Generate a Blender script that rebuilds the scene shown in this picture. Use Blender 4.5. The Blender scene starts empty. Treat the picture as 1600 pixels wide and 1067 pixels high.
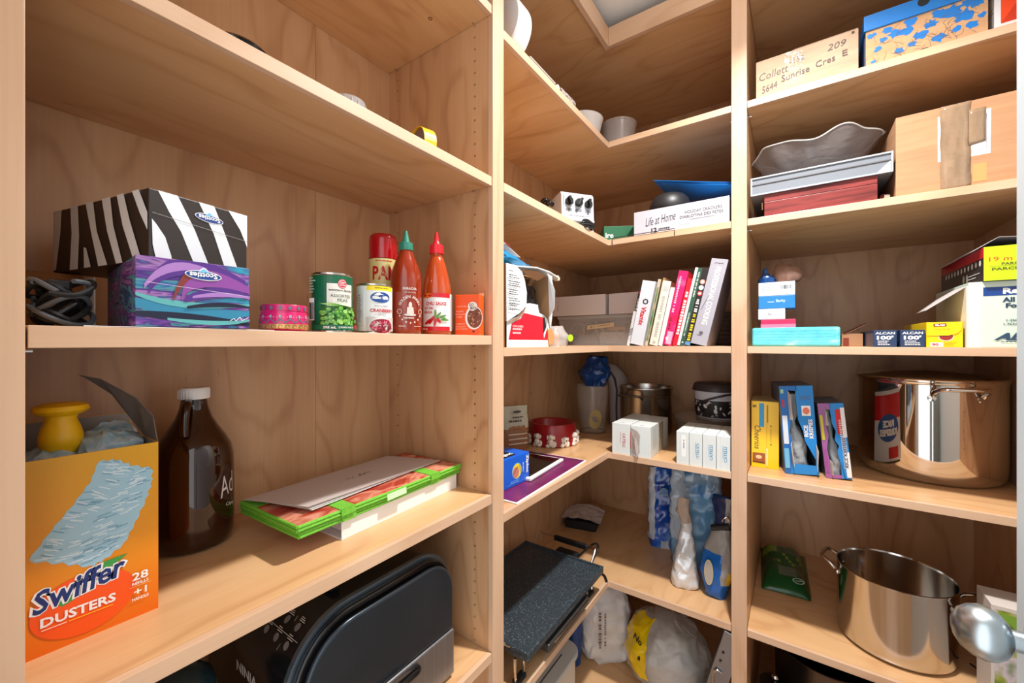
import bpy, math, random
from mathutils import Vector, Matrix, noise
S = bpy.context.scene
COL = S.collection
random.seed(7)
R = math.radians

# ---------------------------------------------------------------- camera, light, exposure
ZC = 1.60                     # eye height above the pantry floor; heights below are given relative to it
cam = bpy.data.cameras.new('camera')
cam.lens = 36 * 634 / 1600
cam.sensor_width = 36
cam.shift_y = 0.0
cam.shift_y = (535 - 533.5) / 1600
cam.clip_start = 0.02
cam_ob = bpy.data.objects.new('camera', cam)
COL.objects.link(cam_ob)
cam_ob.location = (0, 0, ZC)
cam_ob.rotation_euler = (R(90), 0, R(34.94))
S.camera = cam_ob

world = bpy.data.worlds.new('hall_daylight')
S.world = world
world.use_nodes = True
bg = world.node_tree.nodes['Background']
bg.inputs[0].default_value = (0.96, 0.975, 1.0, 1)
bg.inputs[1].default_value = 1.55

# flush ceiling lamp: a disc that throws its light down, plus an added point light that brightens the ceiling
lamp = bpy.data.lights.new('lamp_disc', 'AREA')
lamp.shape = 'DISK'
lamp.size = 0.10
lamp.energy = 22
lamp.spread = R(122)
lamp.color = (1.0, 0.965, 0.94)
lamp_ob = bpy.data.objects.new('lamp_disc', lamp)
COL.objects.link(lamp_ob)
lamp_ob.location = (-0.02, 1.09, ZC + 1.362)
fill = bpy.data.lights.new('ceiling_fill', 'POINT')
fill.shadow_soft_size = 0.04
fill.energy = 3.4
fill.color = (1.0, 0.965, 0.92)
fill_ob = bpy.data.objects.new('ceiling_fill', fill)
COL.objects.link(fill_ob)
fill_ob.location = (-0.02, 1.09, ZC + 1.27)

S.view_settings.view_transform = 'Standard'
S.view_settings.look = 'None'
S.view_settings.gamma = 1
S.view_settings.use_curve_mapping = False
S.view_settings.exposure = 0.48

# ---------------------------------------------------------------- materials
def lin(c):
    out = []
    for v in c[:3]:
        v = v / 255.0
        out.append(v / 12.92 if v <= 0.04045 else ((v + 0.055) / 1.055) ** 2.4)
    return (*out, 1.0)

_m = {}
def mat(rgb, rough=0.5, metal=0.0, name=None, alpha=None, coat=0.0, spec=0.5):
    key = (tuple(rgb), rough, metal, alpha, coat, spec)
    if key in _m:
        return _m[key]
    m = bpy.data.materials.new(name or 'm_%02x%02x%02x' % tuple(int(v) for v in rgb))
    m.use_nodes = True
    p = m.node_tree.nodes['Principled BSDF']
    p.inputs['Base Color'].default_value = lin(rgb)
    p.inputs['Roughness'].default_value = rough
    p.inputs['Metallic'].default_value = metal
    p.inputs['Coat Weight'].default_value = coat
    p.inputs['Coat Roughness'].default_value = 0.06
    p.inputs['Specular IOR Level'].default_value = spec
    if alpha is not None:
        p.inputs['Alpha'].default_value = alpha
    _m[key] = m
    return m

def nodes(m):
    return m.node_tree.nodes, m.node_tree.links, m.node_tree.nodes['Principled BSDF']

def ramp(n, stops):
    r = n.new('ShaderNodeValToRGB')
    e = r.color_ramp.elements
    e[0].position, e[0].color = stops[0][0], lin(stops[0][1])
    e[1].position, e[1].color = stops[-1][0], lin(stops[-1][1])
    for p, c in stops[1:-1]:
        x = e.new(p)
        x.color = lin(c)
    return r

def wood(name, axis, light, mid, dark, rough=0.38, figure=7.0, fine=1.0):
    """birch plywood: contour figure stretched along the grain axis plus fine fibre and mineral flecks"""
    m = bpy.data.materials.new(name)
    m.use_nodes = True
    n, l, p = nodes(m)
    tc = n.new('ShaderNodeTexCoord')
    oi = n.new('ShaderNodeObjectInfo')
    add = n.new('ShaderNodeVectorMath'); add.operation = 'ADD'
    sc = n.new('ShaderNodeVectorMath'); sc.operation = 'SCALE'
    sc.inputs['Scale'].default_value = 9.0
    comb = n.new('ShaderNodeCombineXYZ')
    for i in range(3):
        l.new(oi.outputs['Random'], comb.inputs[i])
    l.new(comb.outputs[0], sc.inputs[0])
    l.new(tc.outputs['Object'], add.inputs[0]); l.new(sc.outputs[0], add.inputs[1])
    def mapped(al, ac):
        mp = n.new('ShaderNodeMapping')
        s = [ac, ac, ac]; s['XYZ'.index(axis)] = al
        mp.inputs['Scale'].default_value = s
        l.new(add.outputs[0], mp.inputs[0])
        return mp
    n1 = n.new('ShaderNodeTexNoise'); n1.inputs['Scale'].default_value = 1
    n1.inputs['Detail'].default_value = 2.2; n1.inputs['Roughness'].default_value = 0.4
    l.new(mapped(1.6, 5.5).outputs[0], n1.inputs[0])
    mu = n.new('ShaderNodeMath'); mu.operation = 'MULTIPLY'; mu.inputs[1].default_value = figure * 6.283
    l.new(n1.outputs[0], mu.inputs[0])
    si = n.new('ShaderNodeMath'); si.operation = 'SINE'
    l.new(mu.outputs[0], si.inputs[0])
    n2 = n.new('ShaderNodeTexNoise'); n2.inputs['Scale'].default_value = 1; n2.inputs['Detail'].default_value = 4
    l.new(mapped(5, 160).outputs[0], n2.inputs[0])
    n3 = n.new('ShaderNodeTexNoise'); n3.inputs['Scale'].default_value = 1; n3.inputs['Detail'].default_value = 2
    l.new(mapped(1.2, 9).outputs[0], n3.inputs[0])
    a1 = n.new('ShaderNodeMath'); a1.operation = 'MULTIPLY_ADD'; a1.inputs[1].default_value = -0.17; a1.inputs[2].default_value = 0.15
    hf = n.new('ShaderNodeMath'); hf.operation = 'MULTIPLY_ADD'; hf.inputs[1].default_value = 0.5; hf.inputs[2].default_value = 0.5
    l.new(si.outputs[0], hf.inputs[0])
    pw = n.new('ShaderNodeMath'); pw.operation = 'POWER'; pw.inputs[1].default_value = 5.0
    l.new(hf.outputs[0], pw.inputs[0])
    l.new(pw.outputs[0], a1.inputs[0])
    a2 = n.new('ShaderNodeMath'); a2.operation = 'MULTIPLY_ADD'; a2.inputs[1].default_value = 0.22 * fine
    l.new(n2.outputs[0], a2.inputs[0]); l.new(a1.outputs[0], a2.inputs[2])
    a3 = n.new('ShaderNodeMath'); a3.operation = 'MULTIPLY_ADD'; a3.inputs[1].default_value = 0.62
    l.new(n3.outputs[0], a3.inputs[0]); l.new(a2.outputs[0], a3.inputs[2])
    rp = ramp(n, [(0.22, dark), (0.5, mid), (0.82, light)])
    l.new(a3.outputs[0], rp.inputs[0])
    n4 = n.new('ShaderNodeTexNoise'); n4.inputs['Scale'].default_value = 1; n4.inputs['Detail'].default_value = 2
    l.new(mapped(9, 34).outputs[0], n4.inputs[0])
    gt = n.new('ShaderNodeMapRange'); gt.inputs[1].default_value = 0.76; gt.inputs[2].default_value = 0.86
    l.new(n4.outputs[0], gt.inputs[0])
    mix = n.new('ShaderNodeMix'); mix.data_type = 'RGBA'
    fk = tuple(int(v * 0.55) for v in dark)
    mix.inputs['B'].default_value = lin(fk)
    l.new(gt.outputs[0], mix.inputs['Factor']); l.new(rp.outputs[0], mix.inputs['A'])
    l.new(mix.outputs['Result'], p.inputs['Base Color'])
    p.inputs['Roughness'].default_value = rough
    p.inputs['Coat Weight'].default_value = 0.12
    p.inputs['Coat Roughness'].default_value = 0.22
    return m

def noisy(name, stops, scale=(8, 8, 8), rough=0.6, detail=3, distort=0.0, metal=0.0, bump=0.0, bscale=None, coat=0.0, alpha=None):
    m = bpy.data.materials.new(name)
    m.use_nodes = True
    n, l, p = nodes(m)
    tc = n.new('ShaderNodeTexCoord')
    mp = n.new('ShaderNodeMapping'); mp.inputs['Scale'].default_value = scale
    l.new(tc.outputs['Object'], mp.inputs[0])
    t = n.new('ShaderNodeTexNoise'); t.inputs['Scale'].default_value = 1
    t.inputs['Detail'].default_value = detail; t.inputs['Distortion'].default_value = distort
    l.new(mp.outputs[0], t.inputs[0])
    rp = ramp(n, stops)
    l.new(t.outputs[0], rp.inputs[0]); l.new(rp.outputs[0], p.inputs['Base Color'])
    p.inputs['Roughness'].default_value = rough
    p.inputs['Metallic'].default_value = metal
    p.inputs['Coat Weight'].default_value = coat
    if alpha is not None:
        p.inputs['Alpha'].default_value = alpha
    if bump:
        b = n.new('ShaderNodeBump'); b.inputs['Strength'].default_value = bump; b.inputs['Distance'].default_value = 0.004
        if bscale:
            t2 = n.new('ShaderNodeTexNoise'); t2.inputs['Scale'].default_value = bscale; t2.inputs['Detail'].default_value = 3
            l.new(tc.outputs['Object'], t2.inputs[0]); l.new(t2.outputs[0], b.inputs['Height'])
        else:
            l.new(t.outputs[0], b.inputs['Height'])
        l.new(b.outputs[0], p.inputs['Normal'])
    return m

def film(name, rgb, opacity=0.3, rough=0.12, bump=0.0, bscale=30):
    """thin clear plastic or glass: see-through sheet with a gloss of its own"""
    m = bpy.data.materials.new(name)
    m.use_nodes = True
    n, l, p = nodes(m)
    p.inputs['Base Color'].default_value = lin(rgb)
    p.inputs['Roughness'].default_value = rough
    p.inputs['Alpha'].default_value = opacity
    p.inputs['Specular IOR Level'].default_value = 0.8
    if bump:
        tc = n.new('ShaderNodeTexCoord')
        t = n.new('ShaderNodeTexNoise'); t.inputs['Scale'].default_value = bscale
        b = n.new('ShaderNodeBump'); b.inputs['Strength'].default_value = bump; b.inputs['Distance'].default_value = 0.01
        l.new(tc.outputs['Object'], t.inputs[0]); l.new(t.outputs[0], b.inputs['Height']); l.new(b.outputs[0], p.inputs['Normal'])
    return m

WL, WM, WD = (222, 182, 136), (208, 163, 115), (184, 135, 90)
wood_x = wood('birch_grain_x', 'X', WL, WM, WD)
wood_y = wood('birch_grain_y', 'Y', WL, WM, WD)
wood_z = wood('birch_grain_z', 'Z', (216, 174, 132), (200, 154, 112), (172, 125, 86))
edge_x = wood('maple_edge_x', 'X', (220, 188, 158), (209, 172, 140), (190, 150, 116), figure=3)
edge_y = wood('maple_edge_y', 'Y', (220, 188, 158), (209, 172, 140), (190, 150, 116), figure=3)
edge_z = wood('maple_edge_z', 'Z', (218, 185, 154), (207, 169, 137), (187, 147, 113), figure=4)

WHITE = mat((236, 236, 234), 0.45)
PAPER = mat((232, 228, 224), 0.7)
BLACK = mat((18, 18, 19), 0.4)
MATTEBLACK = mat((24, 23, 23), 0.75)
GLOSSBLACK = mat((12, 12, 14), 0.12)
RED = mat((196, 16, 34), 0.4)
CHROME = mat((214, 212, 208), 0.14, 1.0)
STEEL = mat((202, 200, 197), 0.10, 1.0)
BRUSHED = mat((196, 192, 186), 0.24, 1.0)
KRAFT = noisy('kraft_card', [(0.3, (186, 142, 102)), (0.7, (204, 162, 120))], (6, 6, 40), 0.8)
KRAFT2 = noisy('kraft_card_grey', [(0.3, (172, 142, 116)), (0.7, (190, 160, 134))], (6, 6, 40), 0.8)
GREYCARD = mat((150, 144, 140), 0.8)
INKGREY = mat((92, 90, 92), 0.6)

# ---------------------------------------------------------------- mesh building
class B:
    def __init__(s):
        s.v, s.f, s.mi = [], [], []
    def add(s, vs, fs, mi=0):
        o = len(s.v)
        s.v += [tuple(p) for p in vs]
        s.f += [tuple(o + i for i in f) for f in fs]
        s.mi += [mi] * len(fs)
        return s
    def box(s, x0, x1, y0, y1, z0, z1, mi=0):
        v = [(x, y, z) for z in (z0, z1) for y in (y0, y1) for x in (x0, x1)]
        return s.add(v, [(0, 2, 3, 1), (4, 5, 7, 6), (0, 1, 5, 4), (2, 6, 7, 3), (0, 4, 6, 2), (1, 3, 7, 5)], mi)
    def poly(s, pts, mi=0):
        return s.add(pts, [tuple(range(len(pts)))], mi)
    def sheet(s, pts, t, mi=0):
        """a polygon given thickness t along its own normal"""
        P = [Vector(p) for p in pts]
        nrm = Vector((0, 0, 0))
        for i in range(len(P)):
            a, b = P[i], P[(i + 1) % len(P)]
            nrm += a.cross(b)
        nrm.normalize()
        n = len(P)
        vs = P + [p - nrm * t for p in P]
        fs = [tuple(range(n)), tuple(range(2 * n - 1, n - 1, -1))]
        fs += [(i, n + i, n + (i + 1) % n, (i + 1) % n) for i in range(n)]
        return s.add(vs, fs, mi)
    def prism(s, pts, z0, z1, mi=0):
        n = len(pts)
        vs = [(x, y, z0) for x, y in pts] + [(x, y, z1) for x, y in pts]
        fs = [tuple(range(n - 1, -1, -1)), tuple(range(n, 2 * n))]
        fs += [(i, (i + 1) % n, n + (i + 1) % n, n + i) for i in range(n)]
        return s.add(vs, fs, mi)
    def extrude_x(s, pts, x0, x1, mi=0):
        n = len(pts)
        vs = [(x0, y, z) for y, z in pts] + [(x1, y, z) for y, z in pts]
        fs = [tuple(range(n - 1, -1, -1)), tuple(range(n, 2 * n))]
        fs += [(i, (i + 1) % n, n + (i + 1) % n, n + i) for i in range(n)]
        return s.add(vs, fs, mi)
    def lathe(s, prof, n=40, mi=0, c=(0, 0), mis=None, a0=0.0):
        o = len(s.v)
        for r, z in prof:
            for k in range(n):
                a = a0 + 2 * math.pi * k / n
                s.v.append((c[0] + r * math.cos(a), c[1] + r * math.sin(a), z))
        for j in range(len(prof) - 1):
            for k in range(n):
                k2 = (k + 1) % n
                s.f.append((o + j * n + k, o + j * n + k2, o + (j + 1) * n + k2, o + (j + 1) * n + k))
                s.mi.append(mis[j] if mis else mi)
        return s
    def tube(s, pts, r, n=8, mi=0, closed=False):
        P = [Vector(p) for p in pts]
        o = len(s.v)
        m = len(P)
        up = Vector((0, 0, 1))
        prev = None
        for i, p in enumerate(P):
            if closed:
                d = P[(i + 1) % m] - P[i - 1]
            else:
                d = P[min(i + 1, m - 1)] - P[max(i - 1, 0)]
            if d.length < 1e-9:
                d = Vector((1, 0, 0))
            d.normalize()
            if prev is None:
                a = d.cross(up)
                if a.length < 0.1:
                    a = d.cross(Vector((1, 0, 0)))
            else:
                a = prev - d * prev.dot(d)
            a.normalize()
            prev = a
            b = d.cross(a)
            rr = r[i] if isinstance(r, (list, tuple)) else r
            for k in range(n):
                t = 2 * math.pi * k / n
                q = p + (a * math.cos(t) + b * math.sin(t)) * rr
                s.v.append(tuple(q))
        seg = m if closed else m - 1
        for i in range(seg):
            i2 = (i + 1) % m
            for k in range(n):
                k2 = (k + 1) % n
                s.f.append((o + i * n + k, o + i * n + k2, o + i2 * n + k2, o + i2 * n + k))
                s.mi.append(mi)
        if not closed:
            s.f.append(tuple(o + k for k in range(n - 1, -1, -1))); s.mi.append(mi)
            s.f.append(tuple(o + (m - 1) * n + k for k in range(n))); s.mi.append(mi)
        return s
    def loft(s, secs, n=36, amp=0.0, freq=18.0, mi=0, pick=None, power=2.6, seed=0.0, cap=True):
        """bag body: sections (z, cx, cy, half width, half depth) joined ring to ring, creased by noise"""
        o = len(s.v)
        for (z, cx, cy, hw, hd) in secs:
            for k in range(n):
                a = 2 * math.pi * k / n
                ca, sa = math.cos(a), math.sin(a)
                x = math.copysign(abs(ca) ** (2 / power), ca) * hw
                y = math.copysign(abs(sa) ** (2 / power), sa) * hd
                q = Vector((cx + x, cy + y, z))
                if amp:
                    nv = noise.noise_vector((q + Vector((seed, seed * 2, 0))) * freq)
                    nw = noise.noise_vector((q + Vector((seed, seed * 2, 3))) * freq * 2.7)
                    q += (nv + nw * 0.45) * amp
                s.v.append(tuple(q))
        for j in range(len(secs) - 1):
            for k in range(n):
                k2 = (k + 1) % n
                s.f.append((o + j * n + k, o + j * n + k2, o + (j + 1) * n + k2, o + (j + 1) * n + k))
                s.mi.append(pick((k + 0.5) / n, (j + 0.5) / (len(secs) - 1)) if pick else mi)
        if cap:
            s.f.append(tuple(o + k for k in range(n - 1, -1, -1))); s.mi.append(mi)
            e = o + (len(secs) - 1) * n
            s.f.append(tuple(e + k for k in range(n))); s.mi.append(mi)
        return s
    def obj(s, name, mats, parent=None, smooth=False, bev=0.0, loc=(0, 0, 0), rot=(0, 0, 0), ang=38, seg=2):
        me = bpy.data.meshes.new(name)
        me.from_pydata(s.v, [], s.f)
        for m in (mats if isinstance(mats, (list, tuple)) else [mats]):
            me.materials.append(m)
        if any(s.mi):
            me.polygons.foreach_set('material_index', s.mi)
        me.validate()
        if smooth:
            me.polygons.foreach_set('use_smooth', [True] * len(me.polygons))
            me.set_sharp_from_angle(angle=R(ang))
        o = bpy.data.objects.new(name, me)
        COL.objects.link(o)
        if parent is not None:
            o.parent = parent
            o.location = loc
        else:
            o.location = (loc[0], loc[1], loc[2] + ZC)
        o.rotation_euler = rot
        if bev:
            b = o.modifiers.new('edge_round', 'BEVEL')
            b.width = bev; b.segments = seg; b.limit_method = 'ANGLE'
            b.angle_limit = R(40)
        return o

def thing(name, label, cat, loc, rot=0.0, group=None, tilt=(0, 0)):
    o = bpy.data.objects.new(name, None)
    o.empty_display_size = 0.02
    COL.objects.link(o)
    o.location = (loc[0], loc[1], loc[2] + ZC)
    o.rotation_euler = (R(tilt[0]), R(tilt[1]), R(rot))
    return tag(o, label, cat, group)

def tag(o, label, cat, group=None):
    o['label'] = label
    o['category'] = cat
    if group:
        o['group'] = group
    return o

def struct(o):
    o['kind'] = 'structure'
    return o

def spline(pts, k=6, closed=False):
    """smooth run of points through the given ones"""
    P = [Vector(p) for p in pts]
    n = len(P)
    out = []
    rng = n if closed else n - 1
    for i in range(rng):
        p0 = P[i - 1] if (closed or i > 0) else P[0]
        p1, p2 = P[i], P[(i + 1) % n]
        p3 = P[(i + 2) % n] if (closed or i + 2 < n) else P[-1]
        for j in range(k):
            t = j / k
            out.append(0.5 * ((2 * p1) + (p2 - p0) * t + (2 * p0 - 5 * p1 + 4 * p2 - p3) * t * t + (3 * p1 - p0 - 3 * p2 + p3) * t ** 3))
    if not closed:
        out.append(P[-1])
    return out

# ---------------------------------------------------------------- print: flat ink on a face
_tg = {}
def glyphs(txt, bold=0.0, shear=0.0):
    key = (txt, bold, shear)
    if key not in _tg:
        cu = bpy.data.curves.new('t', 'FONT')
        cu.body = txt; cu.size = 1; cu.offset = bold; cu.shear = shear; cu.resolution_u = 2
        cu.fill_mode = 'FRONT'
        o = bpy.data.objects.new('t', cu)
        COL.objects.link(o)
        bpy.context.view_layer.update()
        me = bpy.data.meshes.new_from_object(o.evaluated_get(bpy.context.evaluated_depsgraph_get()))
        vs = [(v.co.x, v.co.y) for v in me.vertices]
        fs = [tuple(p.vertices) for p in me.polygons]
        bpy.data.objects.remove(o); bpy.data.curves.remove(cu); bpy.data.meshes.remove(me)
        _tg[key] = (vs, fs)
    return _tg[key]

class Ink:
    """flat print laid on a face: frame origin O, axes U and V, or wrapped on a cylinder of radius cyl"""
    def __init__(s, O, U=(1, 0, 0), V=(0, 0, 1), cyl=None, phase=0.0, rfun=None):
        s.O, s.U, s.V = Vector(O), Vector(U), Vector(V)
        s.N = s.U.cross(s.V)
        s.cyl, s.phase, s.rfun = cyl, phase, rfun
        s.b = B(); s.mats = []; s.e = 0.0003
    def mi(s, m):
        if m not in s.mats:
            s.mats.append(m)
        return s.mats.index(m)
    def pt(s, u, v):
        if s.cyl:
            r = (s.rfun(v) if s.rfun else s.cyl) + s.e
            a = u / s.cyl + s.phase
            return tuple(s.O + Vector((r * math.sin(a), -r * math.cos(a), v)))
        return tuple(s.O + s.U * u + s.V * v + s.N * s.e)
    def up(s):
        s.e += 0.00022
    def rect(s, u0, v0, u1, v1, m):
        k = 1
        kv = 1
        if s.cyl:
            k = max(1, int(abs(u1 - u0) / s.cyl / 0.14))
            kv = 6 if s.rfun else 1
        i = s.mi(m)
        for j in range(k):
            for q in range(kv):
                a, c = u0 + (u1 - u0) * j / k, u0 + (u1 - u0) * (j + 1) / k
                d, e = v0 + (v1 - v0) * q / kv, v0 + (v1 - v0) * (q + 1) / kv
                s.b.poly([s.pt(a, d), s.pt(c, d), s.pt(c, e), s.pt(a, e)], i)
        s.up()
        return s
    def poly(s, pts, m):
        s.b.poly([s.pt(*p) for p in pts], s.mi(m)); s.up()
        return s
    def ell(s, u, v, ru, rv, m, n=22, up=True, rot=0.0):
        c, q = math.cos(rot), math.sin(rot)
        pts = []
        for k in range(n):
            a = 2 * math.pi * k / n
            x, y = ru * math.cos(a), rv * math.sin(a)
            pts.append((u + x * c - y * q, v + x * q + y * c))
        if s.cyl:
            i = s.mi(m)
            ctr = s.pt(u, v)
            for k in range(n):
                s.b.poly([ctr, s.pt(*pts[k]), s.pt(*pts[(k + 1) % n])], i)
        else:
            s.b.poly([s.pt(*p) for p in pts], s.mi(m))
        if up:
            s.up()
        return s
    def line(s, pts, w, m):
        i = s.mi(m)
        for (a, b) in zip(pts[:-1], pts[1:]):
            dx, dy = b[0] - a[0], b[1] - a[1]
            L = math.hypot(dx, dy) or 1
            nx, ny = -dy / L * w / 2, dx / L * w / 2
            s.b.poly([s.pt(a[0] - nx, a[1] - ny), s.pt(b[0] - nx, b[1] - ny), s.pt(b[0] + nx, b[1] + ny), s.pt(a[0] + nx, a[1] + ny)], i)
        s.up()
        return s
    def text(s, txt, u, v, h, m, w=None, rot=0.0, bold=0.0, shear=0.0):
        """centred at (u, v); h = height of the ink, w = width it is fitted to"""
        vs, fs = glyphs(txt, bold, shear)
        if not vs:
            return s
        x0, x1 = min(p[0] for p in vs), max(p[0] for p in vs)
        y0, y1 = min(p[1] for p in vs), max(p[1] for p in vs)
        k = h / (y1 - y0)
        kx = k if w is None else w / (x1 - x0)
        c, q = math.cos(R(rot)), math.sin(R(rot))
        out = []
        for x, y in vs:
            X, Y = (x - (x0 + x1) / 2) * kx, (y - (y0 + y1) / 2) * k
            out.append(s.pt(u + X * c - Y * q, v + X * q + Y * c))
        s.b.add(out, fs, s.mi(m)); s.up()
        return s
    def greek(s, u0, v1, w, n, lh, m, seed=1):
        """small illegible copy: broken lines of ink"""
        rr = random.Random(seed)
        i = s.mi(m)
        for k in range(n):
            x = u0
            end = u0 + w * (0.6 + 0.4 * rr.random())
            y = v1 - (k + 0.6) * lh
            while x < end:
                L = w * (0.06 + 0.12 * rr.random())
                s.b.poly([s.pt(x, y), s.pt(min(x + L, end), y), s.pt(min(x + L, end), y + lh * 0.45), s.pt(x, y + lh * 0.45)], i)
                x += L + w * 0.03
        s.up()
        return s
    def vgreek(s, u, v0, v1, w, m, seed=1, dash=0.006):
        """illegible lettering running down a spine: a broken column of ink"""
        rr = random.Random(seed)
        i = s.mi(m)
        y = v0
        while y < v1:
            L = dash * (0.45 + 0.6 * rr.random())
            g = w / 2 * (0.7 + 0.3 * rr.random())
            k = min(y + L, v1)
            s.b.poly([s.pt(u - g, y), s.pt(u + g, y), s.pt(u + g, k), s.pt(u - g, k)], i)
            y += L + dash * (0.35 if rr.random() < 0.8 else 1.2)
        s.up()
        return s
    def bars(s, u0, v0, w, h, m, seed=3, n=16):
        rr = random.Random(seed)
        i = s.mi(m)
        x = u0
        for k in range(n):
            t = w / n * (0.25 + 0.55 * rr.random())
            s.b.poly([s.pt(x, v0), s.pt(x + t, v0), s.pt(x + t, v0 + h), s.pt(x, v0 + h)], i)
            x += w / n
        s.up()
        return s
    def obj(s, name, parent, label=None):
        o = s.b.obj(name, s.mats, parent)
        if label:
            o['label'] = label
        return o

def side(w, d, h, which):
    """print frame on one face of a carton with corner at its local origin"""
    if which == 'front':
        return Ink((0, 0, 0), (1, 0, 0), (0, 0, 1))
    if which == 'right':
        return Ink((w, 0, 0), (0, 1, 0), (0, 0, 1))
    if which == 'left':
        return Ink((0, d, 0), (0, -1, 0), (0, 0, 1))
    if which == 'top':
        return Ink((0, 0, h), (1, 0, 0), (0, 1, 0))

def carton(name, label, cat, loc, rot, w, d, h, m, bev=0.0012, group=None, tilt=(0, 0), body='body'):
    t = thing(name, label, cat, loc, rot, group, tilt)
    b = B(); b.box(0, w, 0, d, 0, h)
    b.obj(body, m, t, bev=bev)
    return t

# ================================================================ the pantry shell
XL, XF = -1.07, -0.65          # left back panel, left front plane
YF, YB = 1.643, 2.40           # back unit front plane, back panel
XR = 0.5875                    # right side panel
DV = (0.843, 0.891)            # divider between left and corner units (along y)
DX = (-0.1883, -0.1406)        # divider between corner and right units (along x)
FLOOR, DECK, CEIL = -1.60, -1.52, 1.385

plaster = noisy('ceiling_paint', [(0.3, (240, 238, 235)), (0.7, (244, 242, 239))], (40, 40, 40), 0.9, bump=0.05)
wallpaint = noisy('wall_paint', [(0.3, (214, 214, 210)), (0.7, (220, 220, 216))], (30, 30, 30), 0.85, bump=0.04)
b = B(); b.box(-1.16, 0.70, -0.12, 2.5, FLOOR - 0.03, FLOOR)
struct(b.obj('floor', wood('floor_boards', 'Y', (176, 140, 104), (158, 120, 86), (128, 94, 64))))
b = B(); b.box(-1.16, 0.70, -0.12, 2.5, CEIL, CEIL + 0.03)
struct(b.obj('ceiling', plaster))
b = B(); b.box(-1.16, -1.10, 0.0, 2.5, FLOOR, CEIL)
struct(b.obj('wall_left', wallpaint))
b = B(); b.box(-1.10, 0.64, 2.44, 2.5, FLOOR, CEIL)
struct(b.obj('wall_back', wallpaint))
b = B(); b.box(0.64, 0.70, 0.0, 2.5, FLOOR, CEIL)
struct(b.obj('wall_right', wallpaint))
b = B(); b.box(-1.16, -0.50, -0.12, 0.0, FLOOR, CEIL); b.box(-0.50, 0.70, -0.12, 0.0, 0.95, CEIL); b.box(0.32, 0.70, -0.12, 0.0, FLOOR, 0.95)
struct(b.obj('wall_front', wallpaint))

def drilled(b, O, U, V, w, h, cols, z0, mi=0, pitch=0.032, r=0.0031, depth=0.011):
    """a panel face w x h with columns of shelf-pin holes sunk into it"""
    O, U, V = Vector(O), Vector(U), Vector(V)
    N = U.cross(V)
    def P(u, v, d=0.0):
        return tuple(O + U * u + V * v - N * d)
    hw = pitch / 2
    edges = [0.0]
    for c in sorted(cols):
        edges += [c - hw, c + hw]
    edges.append(w)
    n = int((h - z0) / pitch)
    for i in range(len(edges) - 1):
        u0, u1 = edges[i], edges[i + 1]
        if i % 2 == 0:
            b.poly([P(u0, 0), P(u1, 0), P(u1, h), P(u0, h)], mi)
            continue
        uc = (u0 + u1) / 2
        b.poly([P(u0, 0), P(u1, 0), P(u1, z0), P(u0, z0)], mi)
        top = z0 + n * pitch
        b.poly([P(u0, top), P(u1, top), P(u1, h), P(u0, h)], mi)
        for k in range(n):
            v0 = z0 + k * pitch
            vc = v0 + hw
            sq = [P(u1, v0 + pitch), P(u0, v0 + pitch), P(u0, v0), P(u1, v0)]
            oc = [(uc + r * math.cos(R(22.5 + 45 * q)), vc + r * math.sin(R(22.5 + 45 * q))) for q in range(8)]
            fr = [P(*q) for q in oc]
            bk = [P(q[0], q[1], depth) for q in oc]
            vs = sq + fr + bk
            fs = []
            for q in range(4):           # corner tri + side quad
                a, c = 4 + 2 * q, 4 + 2 * q + 1
                fs.append((q, c, a))
                fs.append((q, (q + 1) % 4, 4 + (2 * q + 2) % 8, c))
            for q in range(8):
                q2 = (q + 1) % 8
                fs.append((4 + q, 4 + q2, 12 + q2, 12 + q))
            fs.append(tuple(range(12, 20)))
            b.add(vs, fs, mi)
    return b

# ---- left unit carcass
HT = 1.254 + 1.60
t = thing('shelving_unit', 'birch shelving bay on the left with tall drilled side panel', 'shelving', (XL, 0.45, FLOOR))
def part(b, name, m, t, **k):
    """mesh given in room coordinates, re-centred on its thing"""
    o = b.obj(name, m, t, **k)
    o.location = (-t.location.x, -t.location.y, -(t.location.z - ZC))
    return o
b = B(); b.box(XL - 0.012, XL, 0.056, 0.5985, FLOOR, 1.30); part(b, 'back_panel', wood_z, t)
b = B(); b.box(XL - 0.012, XL, 0.5995, DV[0], FLOOR, 1.30); part(b, 'back_panel', wood_z, t)
b = B(); b.box(XL, XF - 0.016, 0.004, 0.056, FLOOR, CEIL - 0.002); part(b, 'side_panel', wood_z, t)
b = B(); b.box(XF - 0.016, XF, 0.004, 0.0555, FLOOR, CEIL - 0.002); part(b, 'edge_strip', edge_z, t, bev=0.001)
b = B()
# divider: drilled face towards the left bay (normal -y), plain body behind it
drilled(b, (XL, DV[0], FLOOR), (1, 0, 0), (0, 0, 1), XF - 0.016 - XL, 2.98, [0.041, 0.358], -0.2943 - 0.016 + 1.60 - 0.032 * 40)
b.box(XL, XF - 0.016, DV[0] + 0.013, DV[1], FLOOR, FLOOR + 2.98)
part(b, 'side_panel', wood_z, t)
b = B(); b.box(XF - 0.016, XF, DV[0] - 0.0002, DV[1] + 0.0004, FLOOR, FLOOR + 2.98); part(b, 'edge_strip', edge_z, t, bev=0.001)
b = B(); b.box(XL, XF - 0.01, 0.057, DV[0] - 0.001, DECK - 0.02, DECK); part(b, 'bottom_panel', wood_y, t)

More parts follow.
